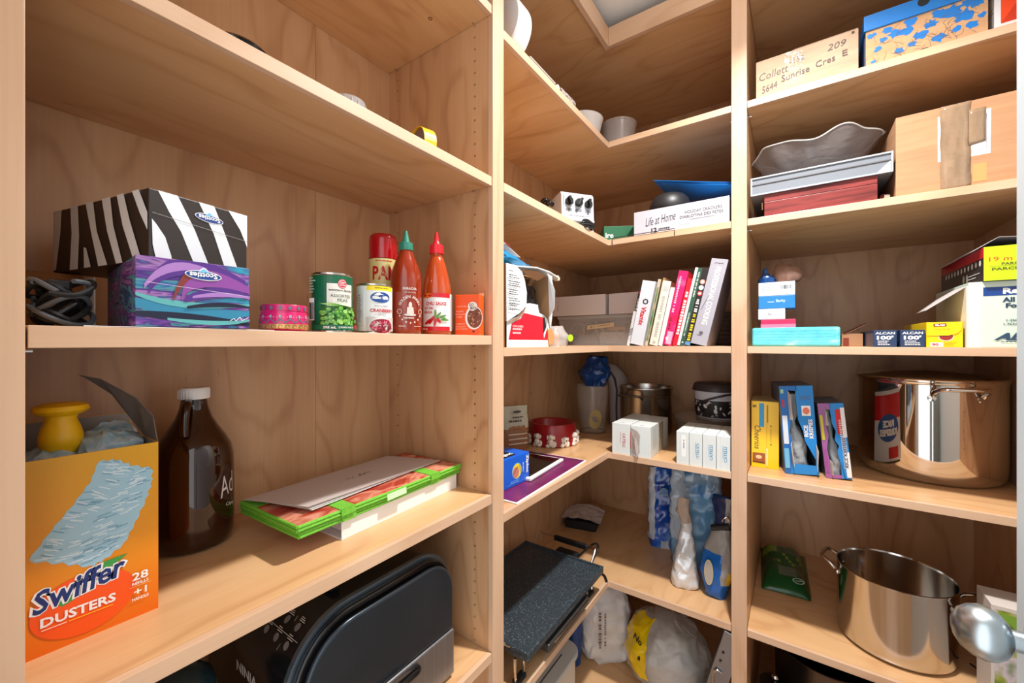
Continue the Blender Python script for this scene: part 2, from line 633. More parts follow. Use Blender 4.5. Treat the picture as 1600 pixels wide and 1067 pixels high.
# ---- corner unit carcass
t = thing('shelving_unit', 'birch corner shelving bay in the middle with L-shaped shelves', 'shelving', (XL, 1.6, FLOOR))
b = B()
drilled(b, (XL, DV[1] + 0.001, FLOOR), (0, 1, 0), (0, 0, 1), YB - DV[1] - 0.001, 2.86, [0.15, 0.80], 0.02)
part(b, 'back_panel', wood_z, t)
b = B(); b.box(XL, -0.62, YB, YB + 0.012, FLOOR, 1.30); part(b, 'back_panel', wood_z, t)
b = B(); b.box(-0.619, DX[1], YB, YB + 0.012, FLOOR, 1.30); part(b, 'back_panel', wood_z, t)
Lp = [(XL + 0.001, DV[1] + 0.001), (XF - 0.012, DV[1] + 0.001), (XF - 0.012, YF + 0.012), (DX[0] - 0.001, YF + 0.012), (DX[0] - 0.001, YB - 0.001), (XL + 0.001, YB - 0.001)]
b = B(); b.prism(Lp, DECK - 0.02, DECK); part(b, 'bottom_panel', wood_x, t)
b = B(); b.prism(Lp, 1.270, 1.2935); part(b, 'top_panel', wood_x, t)
b = B(); b.box(XF - 0.019, XF, DV[1] + 0.001, YF + 0.019, 1.254, 1.334); part(b, 'fascia', edge_y, t, bev=0.001)
b = B(); b.box(XF - 0.019 + 0.0195, DX[0] - 0.001, YF, YF + 0.019, 1.254, 1.334); part(b, 'fascia', edge_x, t, bev=0.001)

# ---- right unit carcass
t = thing('shelving_unit', 'birch shelving bay on the right beside the door', 'shelving', (0.2, YB, FLOOR))
b = B()
drilled(b, (DX[1], YF + 0.016, FLOOR), (0, 1, 0), (0, 0, 1), YB - YF - 0.016, 2.98, [0.05, 0.68], 0.02)
b.box(DX[0], DX[1] - 0.013, YF + 0.016, YB, FLOOR, FLOOR + 2.98)
part(b, 'side_panel', wood_z, t)
b = B(); b.box(DX[0] - 0.0003, DX[1] + 0.0003, YF, YF + 0.016, FLOOR, FLOOR + 2.98); part(b, 'edge_strip', edge_z, t, bev=0.001)
b = B(); b.box(DX[1], XR, YB, YB + 0.012, FLOOR, 1.30); part(b, 'back_panel', wood_z, t)
b = B()
drilled(b, (XR, YB, FLOOR), (0, -1, 0), (0, 0, 1), YB - YF, 2.86, [0.05, 0.70], 0.02)
b.box(XR + 0.013, XR + 0.03, YF, YB, FLOOR, 1.30)
part(b, 'side_panel', wood_z, t)
b = B(); b.box(DX[1], XR, YF + 0.01, YB, DECK - 0.02, DECK); part(b, 'bottom_panel', wood_x, t)
b = B(); b.box(DX[1] + 0.001, XR - 0.001, YF + 0.012, YB - 0.001, 1.270, 1.2935); part(b, 'top_panel', wood_x, t)
b = B(); b.box(DX[1] + 0.001, XR - 0.001, YF, YF + 0.019, 1.254, 1.334); part(b, 'fascia', edge_x, t, bev=0.001)

# ---- shelves
TH = 0.0240
L1, L2, L3, L4, L5 = 0.861 + TH, 0.4345, 0.018, -0.3995, -0.8146
C1, C2, C3, C4, C5 = 0.850, 0.435, -0.014, -0.466, -1.012
def pins(t, spots):
    for (x, y, z, ax) in spots:
        b = B()
        d = Vector(ax)
        p = Vector((x, y, z - 0.0032))
        b.tube([p, p + d * 0.010], 0.0026, 8)
        o = part(b, 'shelf_pin', CHROME, t, smooth=True)
G = 'adjustable birch shelves'
LS = [(L1, 'top shelf of the left bay, only its pale underside seen'),
      (L2, 'birch shelf of the left bay above the zebra tissue box'),
      (L3, 'birch shelf of the left bay holding cans and sauce bottles'),
      (L4, 'birch shelf of the left bay holding the orange duster box'),
      (L5, 'lowest birch shelf of the left bay, under the black grill')]
for z, lab in LS:
    t = thing('shelf', lab, 'shelf', (XL, 0.45, z - TH), group=G)
    b = B(); b.box(XL + 0.001, XF - 0.016, 0.0572, DV[0] - 0.0012, z - TH, z); part(b, 'board', wood_y, t)
    b = B(); b.box(XF - 0.016, XF - 0.003, 0.0574, DV[0] - 0.0014, z - TH, z); part(b, 'front_edge', edge_y, t, bev=0.0008)
    pins(t, [(-0.7117, DV[0], z - TH, (0, -1, 0)), (-1.029, DV[0], z - TH, (0, -1, 0)), (-0.7117, 0.056, z - TH, (0, 1, 0))])
b = B(); b.lathe([(0.0058, 0.0002), (0.0058, -0.0006), (0.0034, -0.0010), (0.0030, 0.006), (0.0, 0.006)], 14)
o = b.obj('screw_cup', mat((120, 84, 52), 0.6), [q for q in bpy.data.objects if q.get('label', '').startswith('top shelf of the left bay')][0], smooth=True)
o.location = (-0.796 - XL, 0.760 - 0.45, 0.0)
CS = [(C1, 'L-shaped corner shelf nearest the ceiling with white bowl and roll'),
      (C2, 'L-shaped corner shelf holding the white crackers box'),
      (C3, 'L-shaped corner shelf holding the row of cookbooks'),
      (C4, 'L-shaped corner shelf holding the red pet bowl'),
      (C5, 'L-shaped corner shelf under the black griddle')]
for z, lab in CS:
    t = thing('corner_shelf', lab, 'shelf', (XL, YB, z - TH), group=G)
    b = B(); b.prism([(XL + 0.001, DV[1] + 0.0012), (XF - 0.013, DV[1] + 0.0012), (XF - 0.013, YF + 0.013), (DX[0] - 0.0012, YF + 0.013), (DX[0] - 0.0012, YB - 0.001), (XL + 0.001, YB - 0.001)], z - TH, z)
    part(b, 'board', wood_x if z > 0 else wood_y, t)
    b = B(); b.prism([(XF - 0.013, DV[1] + 0.0014), (XF, DV[1] + 0.0014), (XF, YF), (XF - 0.013, YF + 0.013)], z - TH, z); part(b, 'front_edge', edge_y, t, bev=0.0006)
    b = B(); b.prism([(XF, YF), (DX[0] - 0.0014, YF), (DX[0] - 0.0014, YF + 0.013), (XF - 0.013, YF + 0.013)], z - TH, z); part(b, 'front_edge', edge_x, t, bev=0.0006)
    pins(t, [(DX[0], YF + 0.066, z - TH, (-1, 0, 0)), (XL, 1.69, z - TH, (1, 0, 0))])
RS = [(C1, 'birch shelf of the right bay holding the handwritten carton'),
      (C2, 'birch shelf of the right bay holding the taped brown carton'),
      (C3, 'birch shelf of the right bay holding foil and wrap boxes'),
      (C4, 'birch shelf of the right bay holding the cereal boxes'),
      (C5, 'birch shelf of the right bay holding the open stock pot')]
for z, lab in RS:
    t = thing('shelf', lab, 'shelf', (0.2, YB, z - TH), group=G)
    b = B(); b.box(DX[1] + 0.0012, XR - 0.001, YF + 0.016, YB - 0.001, z - TH, z); part(b, 'board', wood_x, t)
    b = B(); b.box(DX[1] + 0.0014, XR - 0.0012, YF + 0.003, YF + 0.016, z - TH, z); part(b, 'front_edge', edge_x, t, bev=0.0008)
    pins(t, [(DX[1], YF + 0.066, z - TH, (1, 0, 0)), (DX[1], YF + 0.696, z - TH, (1, 0, 0))])

# ---- lampholder on the ceiling above the bulb
t = thing('ceiling_lamp', 'round white ceiling lampholder above the aisle', 'lamp', (-0.02, 1.09, CEIL))
b = B(); b.lathe([(0.0, 0), (0.062, 0), (0.062, -0.004), (0.040, -0.010), (0.0, -0.010)], 40); b.obj('base_plate', WHITE, t, smooth=True)

# ---- door, standing open along the right
doorpaint = mat((206, 220, 226), 0.4)
t = thing('door', 'pale blue-white door standing open at the right edge', 'door', (0.253, 0.06, FLOOR))
b = B(); b.box(0.235, 0.270, 0.06, 0.8085, FLOOR + 0.01, 0.45); part(b, 'slab', doorpaint, t, bev=0.003)
satin = mat((186, 198, 204), 0.30, 1.0)
ky, kz = 0.728, -0.350
prof = [(0.0, 0.076), (0.012, 0.0745), (0.0215, 0.069), (0.028, 0.060), (0.0305, 0.051), (0.029, 0.042), (0.024, 0.034), (0.0165, 0.0285), (0.0125, 0.027)]
b = B()
b.lathe(prof, 40)
k = b.obj('door_knob', satin, t, smooth=True)
k.rotation_euler = (0, R(-90), 0); k.location = (0.235 - 0.253, ky - 0.06, kz - FLOOR)
b = B(); b.lathe([(0.012, 0.0), (0.0118, 0.022), (0.0118, 0.040)], 28)
k = b.obj('knob_shank', satin, t, smooth=True)
k.rotation_euler = (0, R(-90), 0); k.location = (0.235 - 0.253, ky - 0.06, kz - FLOOR)
b = B(); b.lathe([(0.033, 0.0), (0.033, 0.004), (0.028, 0.009), (0.0, 0.010)], 36)
k = b.obj('rose', satin, t, smooth=True)
k.rotation_euler = (0, R(-90), 0); k.location = (0.235 - 0.253, ky - 0.06, kz - FLOOR)

# ================================================================ left bay
# ---- orange duster box
ORANGE = bpy.data.materials.new('box_orange'); ORANGE.use_nodes = True
n, l, p = nodes(ORANGE)
tc = n.new('ShaderNodeTexCoord'); sx = n.new('ShaderNodeSeparateXYZ'); l.new(tc.outputs['Object'], sx.inputs[0])
mr = n.new('ShaderNodeMapRange'); mr.inputs[1].default_value = 0.0; mr.inputs[2].default_value = 0.25; l.new(sx.outputs['Z'], mr.inputs[0])
rp = ramp(n, [(0.0, (226, 102, 0)), (0.45, (224, 142, 0)), (1.0, (216, 158, 0))])      # the printed fade from orange to amber
l.new(mr.outputs[0], rp.inputs[0]); l.new(rp.outputs[0], p.inputs['Base Color']); p.inputs['Roughness'].default_value = 0.38
t = thing('duster_box', 'open orange box of dusters with a blue duster pictured', 'box', (-0.787, 0.058, L4), 90)
w, d, h = 0.138, 0.145, 0.250
b = B(); e = 0.0015
b.box(0, w, 0, e, 0, h); b.box(0, w, d - e, d, 0, h + 0.03); b.box(0, e, e, d - e, 0, h); b.box(w - e, w, e, d - e, 0, h); b.box(e, w - e, e, d - e, 0, e)
b.obj('carton', ORANGE, t)
b = B()
for (x0, x1, y0, y1) in ((e, w - e, e, e + 0.0008), (e, w - e, d - e - 0.0008, d - e), (e, e + 0.0008, e, d - e), (w - e - 0.0008, w - e, e, d - e)):
    b.box(x0, x1, y0, y1, 0.01, h + (0.03 if y0 > 0.1 else 0) - 0.0005)
b.obj('inner_lining', GREYCARD, t)
b = B()
fl = [(w, 0.005, h - 0.002), (w + 0.002, 0.035, h + 0.035), (w - 0.012, 0.065, h + 0.062), (w - 0.045, 0.10, h + 0.092), (w - 0.066, 0.118, h + 0.099)]
lo = [(w, 0.02, h - 0.004), (w, 0.06, h - 0.002), (w - 0.004, 0.09, h + 0.012), (w - 0.03, 0.115, h + 0.066), (w - 0.058, 0.122, h + 0.094)]
for i in range(4):
    b.sheet([fl[i], fl[i + 1], lo[i + 1], lo[i]], 0.0012)
b.obj('flap', mat((118, 108, 100), 0.8), t)
fluff = noisy('duster_fibre', [(0.3, (128, 170, 190)), (0.6, (190, 210, 220)), (0.8, (226, 232, 236))], (60, 60, 60), 0.9, bump=0.8)
for i, (cx, cy, cz, rx, ry, rz) in enumerate([(0.098, 0.07, 0.244, 0.036, 0.05, 0.022), (0.04, 0.08, 0.232, 0.036, 0.045, 0.02), (0.105, 0.105, 0.252, 0.028, 0.03, 0.02)]):
    b = B()
    secs = []
    for q in range(11):
        a = math.pi * q / 10
        secs.append((cz - rz * math.cos(a), cx, cy, max(rx * math.sin(a), 0.001), max(ry * math.sin(a), 0.001)))
    b.loft(secs, 30, amp=0.009, freq=70, seed=i * 3.1, power=2.0)
    b.obj('duster_refill', fluff, t, smooth=True, ang=60)
YEL = mat((246, 190, 6), 0.4)
b = B(); b.lathe([(0.0, 0.314), (0.018, 0.3135), (0.027, 0.310), (0.029, 0.304), (0.024, 0.299), (0.017, 0.296), (0.0155, 0.291), (0.0195, 0.280), (0.0225, 0.268), (0.022, 0.255), (0.016, 0.243), (0.011, 0.23)], 32, c=(0.048, 0.070))
o = b.obj('handle', YEL, t, smooth=True); o['label'] = 'yellow plastic duster handle knob'
k = side(w, d, h, 'front')
DU = mat((158, 198, 216), 0.6); DU2 = mat((206, 226, 236), 0.6); DU3 = mat((120, 168, 192), 0.6)
dp = [(0.011, 0.126), (0.030, 0.156), (0.050, 0.184), (0.066, 0.210), (0.074, 0.236), (0.092, 0.234), (0.108, 0.222), (0.131, 0.212), (0.130, 0.190), (0.124, 0.168), (0.112, 0.138), (0.100, 0.112), (0.080, 0.098), (0.066, 0.094), (0.040, 0.110)]
zz = []
for i in range(len(dp)):
    a, c = dp[i], dp[(i + 1) % len(dp)]
    for q in range(4):
        f = q / 4
        j = 0.0022 if q % 2 else -0.002
        zz.append((a[0] + (c[0] - a[0]) * f + (a[0] + c[0] - 0.15) * j * 6, a[1] + (c[1] - a[1]) * f + (a[1] + c[1] - 0.34) * j * 6))
k.poly(zz, DU)
rr = random.Random(4)
def inside(x, y, P):
    c = False
    for i in range(len(P)):
        (x1, y1), (x2, y2) = P[i - 1], P[i]
        if (y1 > y) != (y2 > y) and x < (x2 - x1) * (y - y1) / (y2 - y1) + x1:
            c = not c
    return c
for i in range(420):
    cx, cy = 0.010 + 0.122 * rr.random(), 0.092 + 0.145 * rr.random()
    q = (cx - 0.072) * 0.77 - (cy - 0.165) * 0.64      # which side of the spine
    L = 0.007 + 0.007 * rr.random()
    ang = (2.75 if q < 0 else 0.12) + 0.5 * (rr.random() - 0.5)
    if not (inside(cx, cy, dp) and inside(cx + L * math.cos(ang), cy + L * math.sin(ang), dp)):
        continue
    k.poly([(cx, cy), (cx + L * math.cos(ang), cy + L * math.sin(ang)), (cx + L * math.cos(ang), cy + L * math.sin(ang) + 0.0018), (cx, cy + 0.0016)], rr.choice([DU2, DU2, DU3, mat((176, 208, 224), 0.6)]))
    k.e -= 0.000218
k.up()
k.ell(0.062, 0.048, 0.050, 0.040, mat((238, 82, 8), 0.35), 36)
GRN = mat((60, 150, 66), 0.4); NAVY = mat((20, 44, 110), 0.4)
k.poly([(0.030, 0.066), (0.052, 0.080), (0.080, 0.096), (0.104, 0.097), (0.084, 0.084), (0.060, 0.062), (0.040, 0.054)], GRN)
k.text('Swiffer', 0.057, 0.076, 0.032, WHITE, 0.096, rot=10, bold=0.075, shear=0.35)
k.text('Swiffer', 0.057, 0.076, 0.029, NAVY, 0.090, rot=10, bold=0.022, shear=0.35)
k.text('DUSTERS', 0.056, 0.042, 0.0125, WHITE, 0.070, bold=0.03)
k.line([(0.022, 0.0325), (0.044, 0.0325)], 0.0012, mat((255, 214, 190), 0.5)); k.line([(0.046, 0.0325), (0.088, 0.0325)], 0.0012, mat((255, 180, 20), 0.5))
k.text('28', 0.117, 0.060, 0.0115, WHITE, 0.018, bold=0.02); k.text('REFILLS', 0.117, 0.050, 0.0042, WHITE, 0.018, bold=0.02)
k.line([(0.105, 0.046), (0.129, 0.046)], 0.0006, mat((255, 190, 120), 0.5))
k.text('+1', 0.117, 0.038, 0.0095, WHITE, 0.014, bold=0.02); k.text('HANDLE', 0.117, 0.028, 0.0042, WHITE, 0.018, bold=0.02)
k.obj('printed_front', t)

# ---- amber glass growler
AMBER = bpy.data.materials.new('amber_glass'); AMBER.use_nodes = True
p = AMBER.node_tree.nodes['Principled BSDF']
p.inputs['Base Color'].default_value = lin((58, 26, 8)); p.inputs['Roughness'].default_value = 0.05
p.inputs['Transmission Weight'].default_value = 0.4; p.inputs['Coat Weight'].default_value = 0.5; p.inputs['IOR'].default_value = 1.45
t = thing('growler_jug', 'brown glass growler jug with white cap and script lettering', 'jug', (-0.982, 0.300, L4), 77)
prof = [(0.0, 0.004), (0.050, 0.002), (0.060, 0.006), (0.0655, 0.018), (0.0665, 0.05), (0.0665, 0.155), (0.0655, 0.175), (0.061, 0.195), (0.052, 0.213), (0.040, 0.232), (0.030, 0.250), (0.0235, 0.270), (0.021, 0.285), (0.021, 0.300)]
b = B(); b.lathe(prof, 56); b.obj('bottle', AMBER, t, smooth=True)
b = B(); b.lathe([(0.0245, 0.288), (0.0255, 0.290), (0.0255, 0.307), (0.024, 0.310), (0.0, 0.310)], 48)
for q in range(30):
    a = 2 * math.pi * q / 30
    b.box(0.0252 * math.cos(a) - 0.0006, 0.0252 * math.cos(a) + 0.0006, 0.0252 * math.sin(a) - 0.0006, 0.0252 * math.sin(a) + 0.0006, 0.290, 0.306)
b.obj('cap', WHITE, t, smooth=True)
b = B(); b.tube(spline([(-0.008, -0.020, 0.282), (-0.014, -0.038, 0.280), (-0.017, -0.046, 0.262), (-0.018, -0.048, 0.240), (-0.017, -0.046, 0.224)], 6), [0.0075] * 25, 10)
b.obj('finger_handle', AMBER, t, smooth=True)
k = Ink((0, 0, 0), cyl=0.0669, phase=0.62)
k.text('Ad', 0.013, 0.118, 0.040, mat((206, 200, 196), 0.5), 0.040, rot=12, shear=0.3)
k.text('CAMP', 0.022, 0.077, 0.0072, mat((206, 200, 196), 0.5), 0.026, rot=-14)
k.obj('lettering', t)

# ---- white binder
t = thing('ring_binder', 'white ring binder lying under the folded green bags', 'binder', (-0.750, 0.474, L4), 92.5)
b = B(); b.box(0, 0.355, 0.0, 0.0022, 0, 0.040); b.obj('spine', WHITE, t, bev=0.0008)
b = B(); b.box(0, 0.355, 0.0025, 0.26, 0, 0.0026); b.obj('cover', WHITE, t, bev=0.0008)
b = B(); b.box(0, 0.355, 0.0025, 0.26, 0.0372, 0.0398); b.obj('cover', WHITE, t, bev=0.0008)
b = B(); b.box(0.02, 0.335, 0.035, 0.25, 0.004, 0.022); b.obj('paper_block', PAPER, t)
for q in (0.06, 0.18, 0.30):
    b = B(); b.tube([(q, 0.025 + 0.013 * math.cos(a / 10 * math.pi), 0.019 + 0.013 * math.sin(a / 10 * math.pi)) for a in range(20)], 0.0014, 6, closed=True); b.obj('ring', CHROME, t, smooth=True)

# ---- folded green bags
LIME = noisy('lime_woven', [(0.3, (92, 168, 40)), (0.7, (122, 198, 62))], (300, 300, 300), 0.6)
PHOTO = noisy('printed_food', [(0.25, (88, 26, 20)), (0.42, (176, 60, 40)), (0.55, (214, 150, 120)), (0.7, (196, 44, 40)), (0.85, (232, 206, 180))], (9, 16, 9), 0.25, detail=2, distort=1.2)
for i, (z0, x0, y0, L_, D_, rz, lab) in enumerate([
        (0.0402, -0.742, 0.385, 0.450, 0.215, 92.5, 'folded lime-green shopping bag, lower one of two on the binder'),
        (0.0545, -0.738, 0.380, 0.452, 0.215, 92.0, 'folded lime-green shopping bag, upper one under the grey folder')]):
    t = thing('shopping_bag', lab, 'bag', (x0, y0, L4 + z0), rz, 'folded green shopping bags')
    b = B()
    for q in range(2):
        zz0 = q * 0.0064
        b.box(0.001 * q, L_ - 0.002 * q, 0.003 * q, D_, zz0 + 0.0004, zz0 + 0.0056)
    b.obj('panel', PHOTO, t, bev=0.002)
    for q in range(2):
        b = B(); b.tube([(0.0, 0.001, q * 0.0064 + 0.003), (L_ * 0.5, -0.001, q * 0.0064 + 0.0028), (L_, 0.001, q * 0.0064 + 0.003)], 0.0034, 8); b.obj('piping', LIME, t, smooth=True)
        b = B(); b.tube([(0.0, 0.0, q * 0.0064 + 0.003), (-0.001, D_ * 0.5, q * 0.0064 + 0.003), (0.0, D_, q * 0.0064 + 0.003)], 0.0032, 8); b.obj('piping', LIME, t, smooth=True)
    for q in (0.085, 0.335):
        b = B(); b.box(q, q + 0.032, -0.0048, 0.07, 0.0122, 0.0136); b.box(q, q + 0.032, -0.0052, -0.0040, 0.0005, 0.0136); b.obj('strap', LIME, t)
    b = B(); b.box(-0.0004, 0.05, 0.155, D_ - 0.002, 0.0121, 0.0128); b.obj('end_panel', LIME, t)
b = B(); b.sheet([(0.195, -0.0075, 0.010), (0.250, -0.0075, 0.011), (0.250, -0.009, -0.003), (0.195, -0.009, -0.004)], 0.0004)
o = b.obj('care_tag', mat((196, 226, 180), 0.6), t)

# ---- grey folder of papers
t = thing('paper_folder', 'pale grey paper folder lying on the green bags', 'folder', (-0.775, 0.418, L4 + 0.0690), 95.5)
b = B()
b.sheet([(0, 0, 0.012), (0.40, 0.0, 0.001), (0.36, 0.165, 0.001), (-0.03, 0.17, 0.004)], 0.0008)
o = b.obj('cover', mat((196, 184, 180), 0.45), t)
k = Ink((0.185, 0.075, 0.0068), (0.999, 0.0, -0.027), (0, 1, 0.0)); k.e = 0.0012
k.line([(-0.036, 0.0), (-0.030, 0.006), (-0.022, -0.003), (-0.014, 0.005)], 0.002, INKGREY); k.line([(0.0, -0.004), (0.006, 0.008), (0.012, -0.002), (0.022, 0.006), (0.034, 0.001)], 0.003, INKGREY); k.obj('lettering', t)
for q in range(3):
    b = B(); b.sheet([(0.002 + 0.003 * q, -0.002 * q + 0.002, 0.009 - 0.003 * q), (0.395, 0.002 + 0.001 * q, 0.0004), (0.355, 0.16, 0.0004), (-0.026 + 0.004 * q, 0.165, 0.003 - 0.0008 * q)], 0.0004)
    b.obj('sheet', PAPER, t)

# ---- table-top grill
t = thing('countertop_grill', 'large black and silver countertop grill with rounded lid', 'grill', (-0.69, 0.345, L5), 0)
def rr_prof(y0, y1, z0, z1, r, n=10):
    pts = [(y1, z0)]
    for q in range(n + 1):
        a = math.pi / 2 * q / n
        pts.append((y1 - r + r * math.cos(a), z1 - r + r * math.sin(a)))
    for q in range(n + 1):
        a = math.pi / 2 + math.pi / 2 * q / n
        pts.append((y0 + r * 1.25 + r * 1.25 * math.cos(a), z1 - r * 1.25 + r * 1.25 * math.sin(a)))
    pts.append((y0, z0))
    return pts
SHELL = mat((22, 22, 24), 0.16, 0.0, coat=0.4)
LIDM = noisy('lid_metallic', [(0.3, (50, 58, 66)), (0.7, (66, 74, 82))], (3, 3, 8), 0.26, metal=0.7)
SILV = noisy('grill_silver', [(0.3, (132, 132, 134)), (0.7, (150, 150, 152))], (2, 200, 2), 0.34, metal=0.85)
b = B(); b.extrude_x(rr_prof(0.0, 0.393, 0.012, 0.315, 0.095), -0.340, -0.030); b.obj('body', SHELL, t, smooth=True, ang=50)
b = B(); b.extrude_x(rr_prof(-0.004, 0.397, 0.012, 0.319, 0.098), -0.030, -0.020); b.obj('rim', mat((132, 146, 158), 0.2, 0.8), t, smooth=True, ang=50)
b = B(); b.extrude_x(rr_prof(0.004, 0.389, 0.014, 0.311, 0.092), -0.020, -0.006); b.obj('lid_edge', GLOSSBLACK, t, smooth=True, ang=50, bev=0.004)
b = B(); b.extrude_x(rr_prof(0.016, 0.385, 0.120, 0.296, 0.08), -0.006, 0.006); b.obj('lid_front', LIDM, t, smooth=True, ang=50, bev=0.006, seg=3)
b = B(); b.box(-0.006, 0.008, 0.018, 0.386, 0.010, 0.118); b.obj('front_panel', SILV, t, bev=0.004)
b = B(); b.tube(spline([(-0.01, 0.10, 0.09), (0.016, 0.105, 0.104), (0.022, 0.14, 0.108), (0.022, 0.23, 0.106), (0.016, 0.262, 0.102), (-0.01, 0.268, 0.09)], 6), 0.008, 10); b.obj('handle', GLOSSBLACK, t, smooth=True)
b = B(); b.tube(spline([(-0.10, 0.393, 0.10), (-0.10, 0.412, 0.105), (-0.10, 0.414, 0.085), (-0.10, 0.412, 0.065), (-0.10, 0.393, 0.07)], 6), 0.0095, 10); b.obj('side_handle', GLOSSBLACK, t, smooth=True)
b = B(); b.tube(spline([(-0.29, 0.12, 0.318), (-0.26, 0.12, 0.330), (-0.10, 0.12, 0.330), (-0.07, 0.12, 0.320)], 6), 0.010, 10); b.obj('lid_grip', BLACK, t, smooth=True)
for (fx, fy) in ((-0.31, 0.04), (-0.31, 0.35), (-0.04, 0.04), (-0.04, 0.35)):
    b = B(); b.lathe([(0.0, 0.0), (0.014, 0.0), (0.014, 0.013), (0.0, 0.013)], 16, c=(fx, fy)); b.obj('foot', MATTEBLACK, t)
LG = mat((206, 196, 186), 0.5)
k = Ink((-0.20, 0.0, 0.0), (1, 0, 0), (0, 0, 1))
k.text('NINJA', 0.030, 0.178, 0.026, LG, 0.085, bold=0.02)
k.obj('lettering', t)
k = Ink((0, 0, 0), cyl=0.1188)
MG = mat((120, 112, 106), 0.5)
for i in range(3):
    for j in range(2):
        u0, v0 = -(0.075 + 0.030 * j), -0.140 + 0.038 * i
        k.ell(u0, v0, 0.007, 0.007, MG, 12)
        for q in range(3):
            k.line([(u0 - 0.010 - 0.003 * q, v0 - 0.008), (u0 - 0.010 - 0.003 * q, v0 + 0.010 - 0.003 * q)], 0.0012, LG); k.e -= 0.00022
k.line([(-0.088, -0.16), (-0.088, -0.04)], 0.0008, LG); k.line([(-0.062, -0.083), (-0.118, -0.083)], 0.0008, LG)
o = k.obj('printed_icons', t); o.rotation_euler = (0, R(90), 0); o.location = (0.0, 0.1188, 0.196)


# ---- dark teal canister at the lower left
t = thing('teal_canister', 'dark teal round canister beside the black grill', 'canister', (-0.845, 0.228, L5))
b = B(); b.lathe([(0.0, 0.0), (0.055, 0.0), (0.062, 0.01), (0.064, 0.15), (0.063, 0.215), (0.056, 0.245), (0.040, 0.262), (0.018, 0.269), (0.0, 0.270)], 40); b.obj('body', mat((30, 52, 58), 0.25, coat=0.3), t, smooth=True)
b = B(); b.lathe([(0.0655, 0.196), (0.0655, 0.206), (0.063, 0.207), (0.063, 0.195), (0.0655, 0.196)], 40); b.obj('lid_ring', mat((150, 130, 104), 0.3, 0.8), t, smooth=True)

# ---- shelf L2: things that just show over its edge
t = thing('round_tin', 'black-rimmed round tin peeking over the top left shelf', 'tin', (-0.90, 0.345, L2))
b = B(); b.lathe([(0.0, 0.0), (0.05, 0.0), (0.055, 0.03), (0.055, 0.130), (0.0, 0.130)], 36); b.obj('base', mat((150, 146, 140), 0.3, 0.8), t, smooth=True)
b = B(); b.lathe([(0.057, 0.116), (0.058, 0.133), (0.052, 0.139), (0.0, 0.142)], 36); b.obj('lid', GLOSSBLACK, t, smooth=True)
t = thing('glass_tumbler', 'cut clear tumbler peeking over the top left shelf', 'glass', (-0.905, 0.590, L2))
b = B()
for q in range(16):
    a = 2 * math.pi * q / 16
    c, s2 = math.cos(a), math.sin(a)
    b.tube([(0.034 * c, 0.034 * s2, 0.004), (0.040 * c, 0.040 * s2, 0.150)], 0.0028, 6)
b.obj('fluting', film('tumbler_flute', (214, 218, 222), 0.6, 0.08), t, smooth=True)
b = B(); b.lathe([(0.0, 0.0), (0.034, 0.0), (0.041, 0.156), (0.0385, 0.156), (0.032, 0.006), (0.0, 0.006)], 32); b.obj('cup', film('tumbler_glass', (220, 224, 228), 0.4, 0.05), t, smooth=True)
t = thing('measuring_tape', 'brown tape reel with yellow band peeking over the top left shelf', 'tape', (-0.745, 0.685, L2), 75)
b = B()
pr = [(0.0385 * math.cos(R(a)), 0.0415 + 0.0385 * math.sin(R(a))) for a in range(0, 360, 12)]
b.extrude_x([(y, z) for y, z in pr], -0.012, 0.012); o = b.obj('case', mat((98, 66, 56), 0.25), t, smooth=True)
b = B()
pts = [(0.0, 0.041 * math.cos(R(a)), 0.0415 + 0.041 * math.sin(R(a))) for a in range(0, 361, 12)]
for a, c in zip(pts[:-1], pts[1:]):
    b.sheet([(-0.016, a[1], a[2]), (0.016, a[1], a[2]), (0.016, c[1], c[2]), (-0.016, c[1], c[2])], 0.0012)
b.obj('band', mat((240, 190, 20), 0.4), t)

# ---- tissue boxes
t = thing('paper_sheet', 'white paper sheet lying under the purple tissue box', 'paper', (-0.655, 0.098, L3), 91)
b = B(); b.sheet([(0, 0, 0.0012), (0.205, 0.0, 0.0012), (0.185, 0.10, 0.0012), (0.03, 0.12, 0.0012)], 0.0008); b.obj('sheet', WHITE, t)
SW = bpy.data.materials.new('swirl_print'); SW.use_nodes = True
n, l, p = nodes(SW)
tc = n.new('ShaderNodeTexCoord'); mp = n.new('ShaderNodeMapping'); mp.inputs['Scale'].default_value = (7, 7, 26); mp.inputs['Rotation'].default_value = (0.3, 0.5, 0)
l.new(tc.outputs['Object'], mp.inputs[0])
nz = n.new('ShaderNodeTexNoise'); nz.inputs['Scale'].default_value = 1.3; nz.inputs['Detail'].default_value = 3; nz.inputs['Distortion'].default_value = 1.6
l.new(mp.outputs[0], nz.inputs[0])
rp = ramp(n, [(0.26, (16, 22, 40)), (0.36, (38, 92, 150)), (0.42, (84, 150, 156)), (0.47, (64, 32, 112)), (0.52, (112, 62, 148)), (0.57, (160, 118, 170)), (0.61, (70, 40, 120)), (0.67, (40, 150, 176)), (0.74, (30, 30, 50)), (0.8, (120, 190, 140))])
l.new(nz.outputs[0], rp.inputs[0]); l.new(rp.outputs[0], p.inputs['Base Color']); p.inputs['Roughness'].default_value = 0.35
t = carton('tissue_box', 'purple and teal swirl-print tissue box under the zebra one', 'tissue box', (-0.662, 0.143, L3 + 0.0022), 86, 0.123, 0.225, 0.0878, SW, group='tissue boxes')
w, h = 0.123, 0.0878
PUR, MAG, TEAL, DBL = mat((84, 44, 130), 0.35), mat((138, 70, 150), 0.35), mat((48, 128, 160), 0.35), mat((22, 26, 50), 0.35)
LAV, AQU, RST = mat((166, 120, 186), 0.35), mat((92, 168, 168), 0.35), mat((128, 52, 48), 0.35)
k = side(w, 0.225, h, 'front')
